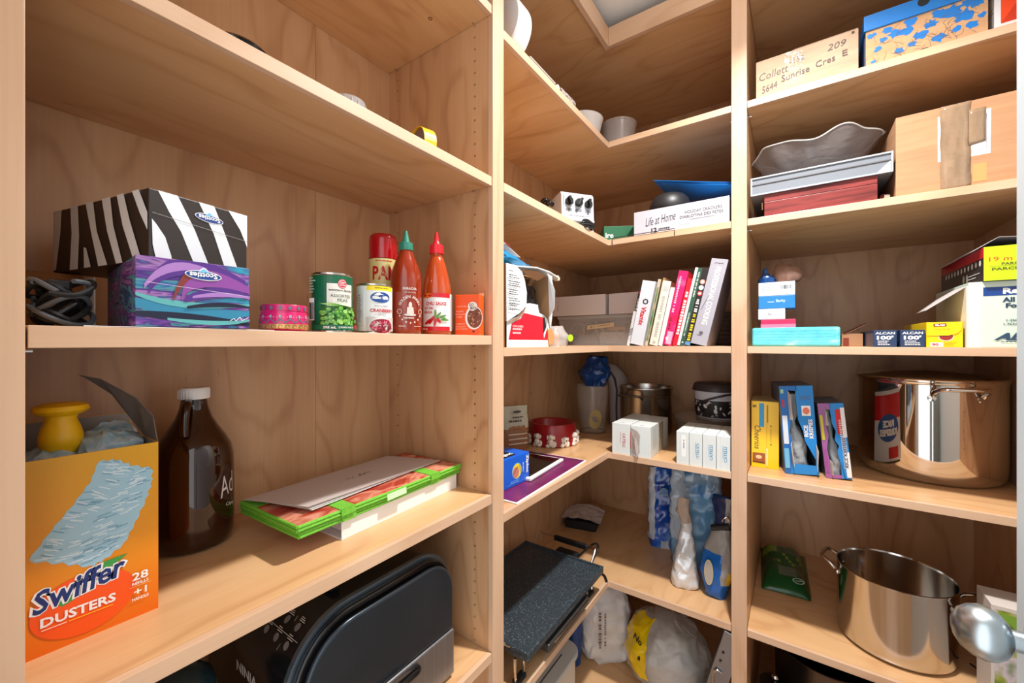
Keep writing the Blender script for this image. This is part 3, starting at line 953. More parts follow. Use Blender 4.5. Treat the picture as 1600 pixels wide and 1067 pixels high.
def band(c0, c1, wd, m, n=9):
    (x0, y0), (xm, ym), (x1, y1) = c0, c1[0], c1[1]
    lo, hi = [], []
    for q in range(n + 1):
        f = q / n
        x = (1 - f) ** 2 * x0 + 2 * f * (1 - f) * xm + f * f * x1
        y = (1 - f) ** 2 * y0 + 2 * f * (1 - f) * ym + f * f * y1
        g = wd * (0.35 + 0.65 * math.sin(math.pi * min(1, f * 0.9 + 0.08)))
        x = min(max(x, 0.0), w)
        lo.append((x, min(max(y - g, 0), h))); hi.append((x, min(max(y + g, 0), h)))
    k.poly(lo + hi[::-1], m)
band((0.0, 0.030), ((0.06, 0.010), (0.123, 0.022)), 0.010, TEAL)
band((0.0, 0.016), ((0.06, 0.012), (0.123, 0.006)), 0.006, DBL)
band((0.0, 0.040), ((0.04, 0.022), (0.123, 0.034)), 0.004, AQU)
band((0.012, 0.046), ((0.03, 0.105), (0.118, 0.064)), 0.012, PUR)
band((0.008, 0.050), ((0.028, 0.088), (0.072, 0.078)), 0.006, LAV)
band((0.045, 0.038), ((0.05, 0.085), (0.123, 0.055)), 0.012, MAG)
band((0.036, 0.036), ((0.045, 0.068), (0.060, 0.072)), 0.007, RST)
band((0.048, 0.036), ((0.08, 0.056), (0.123, 0.046)), 0.007, PUR)
band((0.056, 0.040), ((0.09, 0.050), (0.123, 0.044)), 0.003, LAV)
band((0.05, 0.026), ((0.09, 0.036), (0.123, 0.030)), 0.003, DBL)
band((0.03, 0.010), ((0.09, 0.002), (0.123, 0.012)), 0.003, AQU)
def scotties(k, u, v, s=1.0):
    CY = mat((120, 190, 226), 0.4); BL = mat((30, 66, 140), 0.4)
    k.ell(u, v, 0.0205 * s, 0.0065 * s, WHITE, rot=R(-3)); k.poly([(u - 0.008 * s, v + 0.004 * s), (u, v + 0.011 * s), (u + 0.008 * s, v + 0.004 * s)], WHITE)
    k.ell(u, v, 0.0193 * s, 0.0054 * s, BL, rot=R(-3)); k.poly([(u - 0.006 * s, v + 0.004 * s), (u, v + 0.0092 * s), (u + 0.006 * s, v + 0.004 * s)], CY)
    k.text('Scotties', u, v, 0.0072 * s, WHITE, 0.031 * s, bold=0.03, rot=180)
scotties(k, 0.068, 0.070)
k.line([(0.01, 0.055), (0.123, 0.046)], 0.0006, mat((205, 190, 210), 0.5))
k.line([(0.098, 0.010), (0.103, 0.014), (0.105, 0.010), (0.110, 0.016), (0.113, 0.011), (0.121, 0.016)], 0.0007, WHITE)
k.obj('printed_front', t)
ang = math.degrees(math.atan2(0.126, -0.027)); 
t = carton('tissue_box', 'zebra-striped tissue box perched on top of the purple one', 'tissue box', (-0.69, 0.162, L3 + 0.0902), ang, 0.129, 0.257, 0.0935, mat((38, 31, 29), 0.4), group='tissue boxes')
k = side(0.129, 0.257, 0.0935, 'front')
ZW = mat((222, 226, 228), 0.4)
for pl in [[(0.01, 0.0935), (0.033, 0.0935), (0.054, 0.052), (0.073, 0.004), (0.053, 0.004), (0.037, 0.045), (0.023, 0.068)],
           [(0.059, 0.0935), (0.080, 0.0935), (0.095, 0.057), (0.116, 0.002), (0.096, 0.002), (0.079, 0.053)],
           [(0.100, 0.0935), (0.129, 0.0935), (0.129, 0.043), (0.118, 0.068)],
           [(0.003, 0.054), (0.008, 0.048), (0.018, 0.033), (0.025, 0.009), (0.026, 0.0), (0.008, 0.0), (0.004, 0.02)]]:
    k.poly(pl, ZW)
scotties(k, 0.073, 0.073, 0.95)
k.line([(0.003, 0.062), (0.128, 0.052)], 0.0006, mat((150, 146, 142), 0.5))
k.obj('printed_front', t)
k = side(0.129, 0.257, 0.0935, 'left')
for pl in [[(0.001, 0.0935), (0.027, 0.0935), (0.023, 0.057), (0.009, 0.003), (0.001, 0.003)],
           [(0.054, 0.0935), (0.076, 0.0935), (0.080, 0.049), (0.076, 0.0), (0.052, 0.0), (0.058, 0.054)],
           [(0.099, 0.0935), (0.120, 0.0935), (0.130, 0.05), (0.158, 0.0), (0.134, 0.0), (0.116, 0.046)],
           [(0.144, 0.0935), (0.166, 0.0935), (0.174, 0.053), (0.197, 0.0), (0.181, 0.0), (0.158, 0.047)],
           [(0.183, 0.0935), (0.200, 0.0935), (0.215, 0.056), (0.243, 0.0), (0.225, 0.0), (0.198, 0.05)],
           [(0.221, 0.0935), (0.237, 0.0935), (0.257, 0.061), (0.257, 0.038), (0.239, 0.063)],
           [(0.096, 0.03), (0.103, 0.028), (0.116, 0.0), (0.097, 0.0)]]:
    k.poly(pl, ZW)
k.obj('printed_side', t)

# ---- brown box and cable tangle behind the left post
t = carton('cardboard_box', 'small brown cardboard box behind the black cables', 'box', (-0.925, 0.060, L3), 90, 0.078, 0.11, 0.0885, mat((166, 104, 44), 0.7), tilt=(0, 0))
b = B(); b.sheet([(0.0775, -0.003, 0.0), (0.0805, -0.06, 0.004), (0.0805, -0.058, 0.080), (0.0775, -0.003, 0.084)], 0.0014); b.obj('flap', PAPER, t)
t = thing('cable_tangle', 'tangle of black and grey cables beside the tissue boxes', 'cables', (-0.745, 0.092, L3))
rr = random.Random(11)
for q in range(9):
    b = B()
    pts = []
    r0, tl = 0.018 + 0.012 * rr.random(), rr.random() * 6
    hgt = 0.010 + 0.0042 * q
    for s_ in range(9):
        a = tl + s_ * 0.72
        pts.append((r0 * math.cos(a) * 1.25, r0 * math.sin(a) * 0.95, hgt + 0.012 * math.sin(a * 1.5 + q) + (0.006 if q > 5 else 0)))
    pts = [(x, y, max(z, 0.004)) for x, y, z in pts]
    b.tube(spline(pts, 5), 0.0030 if q % 3 else 0.0036, 7)
    b.obj('cable', [BLACK, mat((84, 88, 92), 0.4), MATTEBLACK][q % 3], t, smooth=True)
b = B(); b.box(-0.030, 0.000, -0.012, 0.010, 0.046, 0.060); b.obj('plug', BLACK, t, bev=0.003)

# ---- pink tin
t = thing('pink_tin', 'small round pink patterned tin with gold scrolls', 'tin', (-0.70, 0.338, L3), 55)
PINK = mat((208, 22, 100), 0.25, coat=0.3); GOLD = mat((206, 160, 96), 0.3, 0.5); SLATE = mat((92, 108, 122), 0.4)
b = B(); b.lathe([(0.0, 0.0), (0.030, 0.0), (0.0345, 0.004), (0.036, 0.012), (0.0355, 0.026), (0.0335, 0.030), (0.0335, 0.033)], 48); b.obj('base', PINK, t, smooth=True)
b = B(); b.lathe([(0.0335, 0.0325), (0.0345, 0.033), (0.0345, 0.041), (0.0335, 0.043), (0.0, 0.0435)], 48); b.obj('lid', mat((196, 18, 92), 0.3, coat=0.3), t, smooth=True)
rf = lambda v: 0.0363 if v < 0.026 else 0.0350
k = Ink((0, 0, 0), cyl=0.036, rfun=rf)
cir = 2 * math.pi * 0.036
for q in range(16):
    u = q * cir / 16
    k.poly([(u - 0.007, 0.0125), (u, 0.018), (u + 0.007, 0.0125), (u + 0.007, 0.0145), (u, 0.0205), (u - 0.007, 0.0145)], SLATE); k.e -= 0.00022
    k.ell(u, 0.0375, 0.0028, 0.0035, SLATE, 8, up=False)
    k.ell(u, 0.0235, 0.0022, 0.0028, mat((150, 160, 168), 0.4), 8, up=False)
    for s_ in (-1, 1):
        k.ell(u + 0.0045 * s_, 0.0225, 0.0006, 0.0006, WHITE, 6, up=False)
k.up()
b2 = k
k.obj('pattern', t)
k = Ink((0, 0, 0), cyl=0.036, rfun=lambda v: 0.0350 if v < 0.004 else 0.0362)
k.rect(0, 0.0035, cir, 0.0115, GOLD)
for q in range(22):
    u = q * cir / 22
    pts = [(u + 0.0028 * math.cos(a / 3), 0.0072 + 0.0028 * math.sin(a / 3)) for a in range(0, 16)]
    k.line(pts, 0.0008, mat((120, 52, 40), 0.4)); k.e -= 0.00022
k.obj('scrolls', t)

# ---- cans
TIN = mat((190, 186, 178), 0.22, 1.0)
def can(name, label, loc, rot, r, h, m):
    t = thing(name, label, 'can', loc, rot, 'food cans')
    b = B(); b.lathe([(0.0, 0.002), (r - 0.002, 0.002), (r - 0.001, 0.0), (r, 0.001), (r, 0.0035), (r - 0.0012, 0.005), (r - 0.0012, h - 0.005), (r, h - 0.0035), (r, h - 0.0005), (r - 0.0012, h), (r - 0.0035, h - 0.0004), (r - 0.0035, h - 0.004), (0, h - 0.004)], 56)
    b.obj('shell', TIN, t, smooth=True, ang=30)
    k = Ink((0, 0, 0), cyl=r - 0.001)
    k.rect(-math.pi * r, 0.005, math.pi * r * 0.97, h - 0.005, m)
    return t, k
GREEN = mat((8, 96, 62), 0.35); CREAM = mat((226, 224, 212), 0.4); PEA = mat((96, 168, 62), 0.35); PEAD = mat((34, 98, 34), 0.4); PEAL = mat((150, 204, 104), 0.35)
t, k = can('pea_can', 'green can of assorted peas between pink tin and white can', (-0.722, 0.437, L3), 66, 0.0365, 0.110, GREEN)
k.rect(-0.014, 0.046, 0.0365, 0.090, CREAM)
k.ell(0.013, 0.090, 0.0088, 0.0088, mat((200, 26, 48), 0.4)); k.ell(0.013, 0.090, 0.0074, 0.0074, WHITE); k.ell(0.013, 0.090, 0.0066, 0.0066, mat((200, 26, 48), 0.4)); k.greek(0.008, 0.094, 0.010, 3, 0.0028, WHITE, 2)
k.text('western family', 0.011, 0.0775, 0.0052, mat((30, 30, 34), 0.5), 0.044, bold=0.02)
k.text('ASSORTED', 0.011, 0.0675, 0.0055, mat((60, 66, 66), 0.5), 0.038, bold=0.01)
k.text('PEAS', 0.013, 0.0595, 0.0055, mat((60, 66, 66), 0.5), 0.019, bold=0.01)
k.rect(-0.026, 0.012, 0.040, 0.048, PEAD)
rr = random.Random(2)
pod = [(-0.022, 0.052), (-0.006, 0.0535), (0.016, 0.049), (0.036, 0.046), (0.020, 0.0455), (-0.008, 0.0485)]
for q in range(64):
    u, v = -0.022 + 0.058 * rr.random(), 0.014 + 0.031 * rr.random()
    k.ell(u, v, 0.0036, 0.0036, rr.choice([PEA, PEA, PEAL, mat((70, 140, 50), 0.35)]), 10); k.e -= 0.00017
    k.ell(u - 0.0008, v + 0.001, 0.0011, 0.0011, PEAL, 6); k.e -= 0.00017
k.poly(pod, PEAL)
k.rect(-0.036, 0.005, 0.04, 0.0135, GREEN)
k.text('398 mL', -0.008, 0.0092, 0.0048, WHITE, 0.018, bold=0.02); k.text('[CANADA FANCY]', 0.016, 0.0092, 0.0042, WHITE, 0.024, bold=0.01); k.ell(0.0335, 0.0105, 0.0032, 0.0042, RED)
k.rect(-0.040, 0.022, -0.030, 0.062, WHITE); k.bars(-0.0395, 0.024, 0.009, 0.030, BLACK, 5, 10)
k.greek(-0.040, 0.100, 0.012, 6, 0.005, mat((150, 190, 160), 0.5), 8)
k.obj('label', t)
t, k = can('cranberry_can', 'white can of whole berry cranberry sauce beside the peas', (-0.722, 0.531, L3), 58, 0.0365, 0.101, mat((228, 228, 226), 0.35))
k.rect(-0.018, 0.087, 0.042, 0.096, mat((246, 214, 20), 0.4)); k.greek(-0.002, 0.0935, 0.032, 1, 0.004, mat((120, 90, 30), 0.5), 6)
BLU = mat((24, 70, 140), 0.35)
k.ell(0.010, 0.073, 0.021, 0.0115, mat((170, 190, 205), 0.4), 28); k.ell(0.010, 0.073, 0.020, 0.0105, BLU, 28)
k.poly([(-0.004, 0.078), (0.006, 0.083), (0.016, 0.078), (0.010, 0.0785), (0.004, 0.0765)], WHITE)
k.text('Ocean Spray', 0.010, 0.0715, 0.0075, WHITE, 0.034, bold=0.02)
k.text('WHOLE BERRY', 0.012, 0.0555, 0.0042, mat((120, 120, 122), 0.5), 0.030)
k.text('CRANBERRY', 0.014, 0.0465, 0.0068, mat((176, 12, 34), 0.4), 0.050, bold=0.03)
k.text('SAUCE', 0.012, 0.0380, 0.0042, mat((120, 120, 122), 0.5), 0.016)
k.rect(-0.018, 0.005, 0.042, 0.033, mat((196, 190, 186), 0.4)); k.ell(0.012, 0.016, 0.025, 0.017, WHITE, 28)
k.ell(0.012, 0.015, 0.023, 0.0145, mat((140, 24, 48), 0.4), 28)
for q in range(70):
    a, r_ = rr.random() * 6.28, math.sqrt(rr.random())
    k.ell(0.012 + 0.021 * r_ * math.cos(a), 0.0155 + 0.0125 * r_ * math.sin(a), 0.0030, 0.0016, rr.choice([mat((176, 40, 70), 0.35), mat((206, 110, 130), 0.35), mat((120, 14, 34), 0.35)]), 8, rot=rr.random() * 3); k.e -= 0.00019
k.rect(-0.034, 0.018, -0.024, 0.08, mat((206, 206, 204), 0.4)); k.greek(-0.033, 0.078, 0.008, 14, 0.004, mat((150, 90, 96), 0.5), 3)
k.obj('label', t)

t = thing('spray_can', 'tall red-capped cooking spray can behind the bottles', 'spray can', (-0.802, 0.614, L3), 60)
r = 0.0315
b = B(); b.lathe([(0, 0), (r, 0.001), (r, 0.176), (r - 0.002, 0.179), (0, 0.179)], 48); b.obj('shell', mat((196, 30, 40), 0.25, 0.3), t, smooth=True)
b = B(); b.lathe([(r + 0.0006, 0.1775), (r + 0.0006, 0.222), (r - 0.0015, 0.231), (r - 0.006, 0.235), (0, 0.236)], 48); b.obj('cap', mat((166, 8, 20), 0.18, coat=0.3), t, smooth=True)
k = Ink((0, 0, 0), cyl=r)
k.rect(-0.05, 0.108, 0.05, 0.176, mat((214, 196, 128), 0.35)); k.rect(-0.05, 0.002, 0.05, 0.100, mat((150, 20, 26), 0.35))
k.text('PAM', 0.0, 0.142, 0.032, RED, 0.058, bold=0.03); k.greek(-0.022, 0.172, 0.044, 1, 0.005, RED, 5)
k.obj('label', t)

# ---- sauce bottles
def bottle(name, label, loc, rot, prof, liquid, capm, capprof, grp='sauce bottles'):
    t = thing(name, label, 'bottle', loc, rot, grp)
    b = B(); b.lathe(prof, 48); b.obj('bottle', liquid, t, smooth=True, ang=50)
    b = B(); b.lathe(capprof, 32); b.obj('cap', capm, t, smooth=True, ang=40)
    return t
SRI = mat((140, 42, 14), 0.10, coat=0.4)
t = bottle('sriracha_bottle', 'dark red sriracha bottle with green nozzle and white print', (-0.728, 0.620, L3), 64,
           [(0, 0.002), (0.028, 0.0), (0.033, 0.003), (0.0345, 0.010), (0.0345, 0.120), (0.0335, 0.135), (0.029, 0.152), (0.022, 0.170), (0.0165, 0.182), (0.014, 0.190), (0.013, 0.194)], SRI, mat((40, 124, 104), 0.4),
           [(0.0, 0.190), (0.0155, 0.191), (0.0160, 0.194), (0.0150, 0.208), (0.009, 0.210), (0.0078, 0.214), (0.0030, 0.236), (0.0, 0.237)])
k = Ink((0, 0, 0), cyl=0.0347, rfun=lambda v: 0.0346)
WI = mat((216, 206, 196), 0.5)
k.text('SRIRACHA', 0.0, 0.101, 0.0055, WI, 0.032, bold=0.02); k.text('HOT CHILI SAUCE', 0.0, 0.0925, 0.0026, WI, 0.026)
for i, ch in enumerate('GOLDEN ANGEL'):
    a = R(152 - i * 11.3)
    k.text(ch, 0.0245 * math.cos(a), 0.052 + 0.031 * math.sin(a), 0.0060, WI, rot=math.degrees(a) - 90, bold=0.015) if ch != ' ' else None
k.ell(0.0, 0.064, 0.0035, 0.0075, WI, 14); k.poly([(-0.006, 0.060), (0.006, 0.060), (0.0075, 0.044), (-0.0075, 0.044)], WI); k.ell(0, 0.043, 0.0125, 0.0025, WI, 16)
for i in range(7):
    a = R(205 + i * 21.7)
    k.ell(0.023 * math.cos(a), 0.052 + 0.027 * math.sin(a), 0.0020, 0.0024, WI, 4)
for u in (-0.021, 0.021):
    k.ell(u, 0.050, 0.0048, 0.0055, WI, 14); k.ell(u, 0.050, 0.0038, 0.0045, SRI, 14)
k.greek(-0.013, 0.038, 0.026, 1, 0.006, WI, 7); k.line([(-0.022, 0.018), (0.022, 0.018)], 0.0012, WI)
k.obj('lettering', t)
CHI = mat((176, 66, 24), 0.10, coat=0.4)
pf = [(0, 0.002), (0.030, 0.0), (0.0355, 0.004), (0.0365, 0.012), (0.0365, 0.098), (0.0355, 0.115), (0.030, 0.142), (0.023, 0.172), (0.0175, 0.188), (0.0140, 0.193), (0.0140, 0.201)]
t = bottle('chili_bottle', 'orange-red chili sauce bottle with bright red nozzle', (-0.728, 0.716, L3), 57, pf, CHI, mat((224, 26, 40), 0.35),
           [(0.0, 0.200), (0.0172, 0.200), (0.0178, 0.203), (0.0165, 0.221), (0.0100, 0.223), (0.0088, 0.228), (0.0066, 0.231), (0.0060, 0.236), (0.0044, 0.248), (0.0036, 0.254), (0.0, 0.2545)])
k = Ink((0, 0, 0), cyl=0.0366, rfun=lambda v: 0.0367)
k.rect(-0.044, 0.010, 0.050, 0.100, mat((228, 226, 224), 0.4)); k.rect(-0.044, 0.010, 0.030, 0.020, RED); k.rect(-0.044, 0.090, 0.030, 0.100, RED)
k.ell(-0.030, 0.094, 0.014, 0.006, mat((226, 120, 20), 0.4))
k.text('CHILI SAUCE', -0.008, 0.075, 0.0085, RED, 0.050, bold=0.03); k.text('HOT CHILI', -0.026, 0.064, 0.0065, RED, 0.022, bold=0.02); k.text('SRIRACHA', -0.028, 0.054, 0.0065, RED, 0.022, bold=0.02)
for (u, v, a, L_) in ((-0.018, 0.036, 1.0, 0.018), (-0.010, 0.034, 1.4, 0.020), (-0.026, 0.032, 0.6, 0.017), (-0.004, 0.036, 2.2, 0.014)):
    k.ell(u, v, L_ * 0.7, 0.0036, mat((190, 10, 26), 0.3), 14, rot=a)
for (u, v, a) in ((-0.004, 0.046, 0.9), (0.006, 0.044, 0.4), (0.012, 0.036, 0.0), (-0.010, 0.050, 1.6), (0.010, 0.040, -0.6)):
    k.ell(u, v, 0.011, 0.0026, mat((90, 140, 60), 0.4), 10, rot=a)
k.greek(0.031, 0.096, 0.018, 20, 0.0042, mat((110, 110, 112), 0.5), 6); k.text('435 mL', -0.034, 0.0145, 0.0045, WHITE, 0.014, bold=0.02)
k.obj('label', t)

# ---- orange bouillon box
t = carton('bouillon_box', 'small orange bouillon box at the end of the can shelf', 'box', (-0.716, 0.770, L3), 23.5, 0.064, 0.046, 0.104, mat((238, 84, 18), 0.4))
k = side(0.064, 0.046, 0.104, 'front')
k.ell(0.050, 0.045, 0.023, 0.030, WHITE, 26); k.ell(0.052, 0.045, 0.0195, 0.026, mat((120, 58, 36), 0.5), 26)
for q in range(40):
    a, r_ = rr.random() * 6.28, math.sqrt(rr.random())
    u, v = 0.052 + 0.017 * r_ * math.cos(a), 0.045 + 0.023 * r_ * math.sin(a)
    k.ell(u, v, 0.0026, 0.0018, rr.choice([mat((170, 92, 52), 0.5), mat((90, 40, 26), 0.5), mat((206, 150, 100), 0.5)]), 7, rot=rr.random() * 3); k.e -= 0.00021
k.up(); k.up()
k.ell(0.047, 0.074, 0.0125, 0.0115, mat((236, 226, 214), 0.4), 24); k.text('GO', 0.044, 0.078, 0.0070, BLACK, 0.012, bold=0.02); k.text('BIO!', 0.049, 0.0695, 0.0075, BLACK, 0.016, bold=0.02)
IV = mat((246, 206, 176), 0.5)
k.text('GLUTEN FREE', 0.018, 0.074, 0.003, IV, 0.026); k.text('ORGANIC', 0.013, 0.061, 0.004, IV, 0.020); k.text('BOUILLON', 0.015, 0.054, 0.004, IV, 0.024); k.text('CUBES', 0.012, 0.047, 0.004, IV, 0.016)
k.text('CUBES DE', 0.015, 0.029, 0.004, IV, 0.024); k.text('BOUILLON', 0.016, 0.0225, 0.004, IV, 0.026); k.text('BIOLOGIQUES', 0.019, 0.016, 0.004, IV, 0.032)
k.ell(0.050, 0.010, 0.0032, 0.0032, mat((110, 40, 24), 0.5), 12)
k.obj('printed_front', t)
b = B(); b.sheet([(0.064, 0.0, 0.104), (0.064, 0.046, 0.104), (0.066, 0.040, 0.112), (0.066, 0.006, 0.108)], 0.0006); b.obj('top_flap', mat((232, 150, 110), 0.5), t)

# ================================================================ corner bay
def bag_secs(h, w0, d0, steps, prof):
    """prof: list of (height fraction, width factor, depth factor, x shift, y shift)"""
    out = []
    for q in range(steps + 1):
        f = q / steps
        for a, c in zip(prof[:-1], prof[1:]):
            if a[0] <= f <= c[0]:
                g = (f - a[0]) / max(c[0] - a[0], 1e-6)
                wv = [a[i] + (c[i] - a[i]) * g for i in range(1, 5)]
                break
        out.append((h * f, wv[2], wv[3], w0 / 2 * wv[0], d0 / 2 * wv[1]))
    return out

# ---- top corner shelf
t = thing('paper_roll', 'fat white paper roll with brown core near the ceiling', 'paper roll', (-0.748, 0.965, C1), 0)
b = B()
n = 48
r, ri, z0 = 0.100, 0.044, 0.1005
prof = [(ri, 0.0), (r - 0.004, 0.0), (r, 0.004), (r, 0.066), (r - 0.004, 0.07), (ri, 0.07)]
b.lathe(prof, n); o = b.obj('roll', mat((232, 232, 232), 0.8), t, smooth=True); o.rotation_euler = (R(-90), 0, 0); o.location = (0, 0, z0)
b = B(); b.lathe([(ri, 0.07), (ri, -0.001), (ri - 0.0022, -0.001), (ri - 0.0022, 0.07)], n); o = b.obj('core_tube', mat((150, 112, 84), 0.8), t, smooth=True); o.rotation_euler = (R(-90), 0, 0); o.location = (0, 0, z0)
t = thing('plastic_tray', 'flat grey plastic tray along the edge of the top corner shelf', 'tray', (-0.660, 1.042, C1), 90)
b = B(); b.box(0, 0.15, 0, 0.26, 0, 0.012); b.obj('base', mat((168, 164, 164), 0.4), t, bev=0.004)
b = B(); b.box(-0.004, 0.154, -0.004, 0.264, 0.012, 0.017); b.obj('lip', mat((188, 184, 184), 0.35), t, bev=0.002)
t = thing('white_tube', 'short white tube beside the speckled cloth roll', 'tube', (-0.692, 1.213, C1 + 0.0117), 8)
b = B(); b.tube([(-0.10, 0, 0), (0.034, 0, 0)], 0.0115, 20); b.obj('tube', WHITE, t, smooth=True)
t = thing('cloth_roll', 'rolled grey speckled cloth with red flecks', 'cloth', (-0.678, 1.245, C1 + 0.0195), 88)
b = B(); b.tube([(0.0, 0.012 * math.sin(q * 1.3) * 0.3, 0.0) if False else (0.015 * q, 0.0, 0.0012 * math.sin(q * 2.0)) for q in range(8)], [0.017, 0.0185, 0.018, 0.0185, 0.0175, 0.0185, 0.018, 0.016], 18)
b.obj('roll', noisy('speckled_cloth', [(0.35, (70, 66, 66)), (0.5, (150, 140, 136)), (0.6, (196, 186, 180)), (0.72, (150, 60, 54))], (160, 160, 160), 0.9), t, smooth=True)
t = thing('white_bowl', 'white round bowl beside the clear tub on the top corner shelf', 'bowl', (-0.752, 1.605, C1))
b = B(); b.lathe([(0, 0), (0.045, 0), (0.05, 0.006), (0.075, 0.05), (0.086, 0.10), (0.088, 0.101), (0.084, 0.1015), (0.072, 0.05), (0.047, 0.01), (0, 0.008)], 48); b.obj('bowl', mat((224, 220, 218), 0.35), t, smooth=True)
t = thing('clear_tub', 'cloudy clear plastic tub at the inner corner near the ceiling', 'tub', (-0.640, 1.735, C1))
b = B(); b.lathe([(0, 0), (0.062, 0), (0.066, 0.004), (0.074, 0.095), (0.0775, 0.098), (0.0775, 0.104), (0.072, 0.104), (0.063, 0.006), (0, 0.004)], 48); b.obj('tub', film('cloudy_tub', (176, 166, 162), 0.5, 0.25), t, smooth=True)

# ---- second corner shelf
t = thing('white_appliance', 'white toaster-like appliance with three black control knobs', 'appliance', (-0.735, 1.385, C2), 54)
AW = mat((196, 200, 208), 0.35)
w, d, h = 0.142, 0.150, 0.150
b = B()
pf = [(0.0, 0.0), (0.012, 0.030), (-0.006, 0.036), (0.0, 0.050), (0.004, h - 0.012), (0.012, h), (d, h - 0.012), (d, 0.0)]
b.extrude_x([(y, z) for y, z in pf], 0.0, w); b.obj('housing', AW, t, bev=0.004, seg=3)
b = B(); b.box(0.008, w - 0.008, -0.0005, 0.003, 0.058, h - 0.016); b.obj('control_panel', mat((182, 188, 198), 0.3), t, bev=0.002)
for q, u in enumerate((0.030, 0.072, 0.114)):
    b = B(); b.lathe([(0.0, 0.0), (0.0155, 0.0), (0.0150, 0.010), (0.0, 0.010)], 22); kn = b.obj('knob', BLACK, t, smooth=True)
    kn.rotation_euler = (R(90), 0, 0); kn.location = (u, -0.0005, 0.110 - 0.002 * q)
    g = B(); g.box(-0.005, 0.005, -0.0165, 0.0165, 0.010, 0.022); gg = g.obj('knob_grip', BLACK, kn, bev=0.0015); gg.rotation_euler = (0, 0, R((20, -30, 5)[q]))
    b = B(); b.box(u - 0.013, u + 0.013, -0.0012, 0.0, 0.074, 0.084); b.obj('scale_mark', mat((120, 126, 134), 0.5), t)
k = side(w, d, h, 'front'); k.e = 0.0045; k.greek(0.03, 0.056, 0.07, 1, 0.004, INKGREY, 2); k.obj('printed_panel', t)
for (y, zz) in ((0.075, 0.115), (0.115, 0.140)):
    b = B(); b.tube(spline([(-0.001, y, zz), (-0.016, y, zz + 0.008), (-0.026, y + 0.006, zz + 0.004), (-0.022, y + 0.02, zz - 0.008)], 4), 0.0085, 10); b.obj('side_handle', GLOSSBLACK, t, smooth=True)
t = thing('cable_coil', 'coiled black cable lying before the white appliance', 'cable', (-0.664, 1.44, C2))
for q in range(4):
    b = B()
    pts = [(0.004 * math.cos(a * 0.7) + (0.016 - 0.003 * q) * math.cos(a * 0.7), 0.05 * math.sin(a * 0.7) + 0.012 * q, 0.006 + 0.0085 * q + 0.004 * math.sin(a * 1.4 + q)) for a in range(10)]
    b.tube(spline(pts, 5), 0.0042, 8); b.obj('cord_loop', [BLACK, MATTEBLACK][q % 2], t, smooth=True)
t = carton('green_box', 'low green box at the inner corner with white lettering', 'box', (-0.678, 1.662, C2), 30, 0.142, 0.12, 0.066, mat((20, 96, 60), 0.4))
k = side(0.142, 0.12, 0.066, 'front'); k.text('ire', 0.024, 0.026, 0.022, WHITE, 0.034, bold=0.02); k.obj('lettering', t)
b = B(); b.box(0.05, 0.14, 0.004, 0.116, 0.0664, 0.0668); b.obj('film_window', mat((70, 128, 100), 0.15), t)

t = carton('cracker_box', 'long white box of holiday crackers on the second corner shelf', 'box', (-0.547, 1.662, C2), 0, 0.350, 0.16, 0.100, mat((190, 188, 196), 0.45))
k = side(0.350, 0.16, 0.1, 'front')
DG = mat((48, 48, 56), 0.5)
k.text('Life at Home', 0.105, 0.056, 0.034, DG, 0.118, rot=5, shear=0.45)
k.text('HOLIDAY CRACKERS', 0.262, 0.066, 0.0115, DG, 0.128); k.text('DIABLOTINS DES FETES', 0.255, 0.049, 0.0105, DG, 0.150)
k.line([(0.215, 0.036), (0.30, 0.036)], 0.0012, DG); k.line([(0.17, 0.020), (0.33, 0.024)], 0.0006, DG)
k.text('12', 0.082, 0.016, 0.018, BLACK, 0.022, bold=0.03); k.greek(0.10, 0.022, 0.06, 1, 0.012, DG, 4)
k.obj('printed_front', t)
t = thing('black_dome', 'black domed lid sitting on the crackers box', 'lid', (-0.425, 1.745, C2 + 0.1005), 0)
b = B(); b.lathe([(0.0, 0.0), (0.078, 0.0), (0.080, 0.004), (0.079, 0.026), (0.072, 0.048), (0.058, 0.064), (0.036, 0.073), (0.0, 0.076)], 44); b.obj('dome', mat((34, 34, 36), 0.45), t, smooth=True)
b = B(); b.lathe([(0.081, 0.004), (0.083, 0.005), (0.083, 0.011), (0.080, 0.012)], 44); b.obj('rim', BLACK, t, smooth=True)
BLUE = mat((24, 122, 206), 0.35)
t = thing('blue_folder', 'bright blue plastic folders tilted over the black dome', 'folder', (-0.488, 1.735, C2 + 0.100))
for q in range(3):
    b = B(); dz = -0.0075 * q
    b.sheet([(0.0 + 0.015 * q, 0.0 + 0.004 * q, 0.145 + dz), (0.30, -0.03, 0.060 + dz * 0.6), (0.30, 0.24, 0.060 + dz * 0.6), (0.02 + 0.01 * q, 0.25, 0.120 + dz)], 0.0015)
    b.obj('sheet', [BLUE, mat((18, 108, 190), 0.35), mat((26, 128, 214), 0.35)][q], t)
t = thing('wire_clip', 'thin black wire clipped along the shelf edge below the crackers', 'wire', (-0.632, 1.640, C2 - 0.024), 0)
b = B(); b.tube([(0.0, 0.0006, 0.0), (0.0, 0.0004, 0.028), (0.25, 0.0004, 0.028), (0.25, 0.0006, 0.004)], 0.0016, 6); b.obj('wire', MATTEBLACK, t)

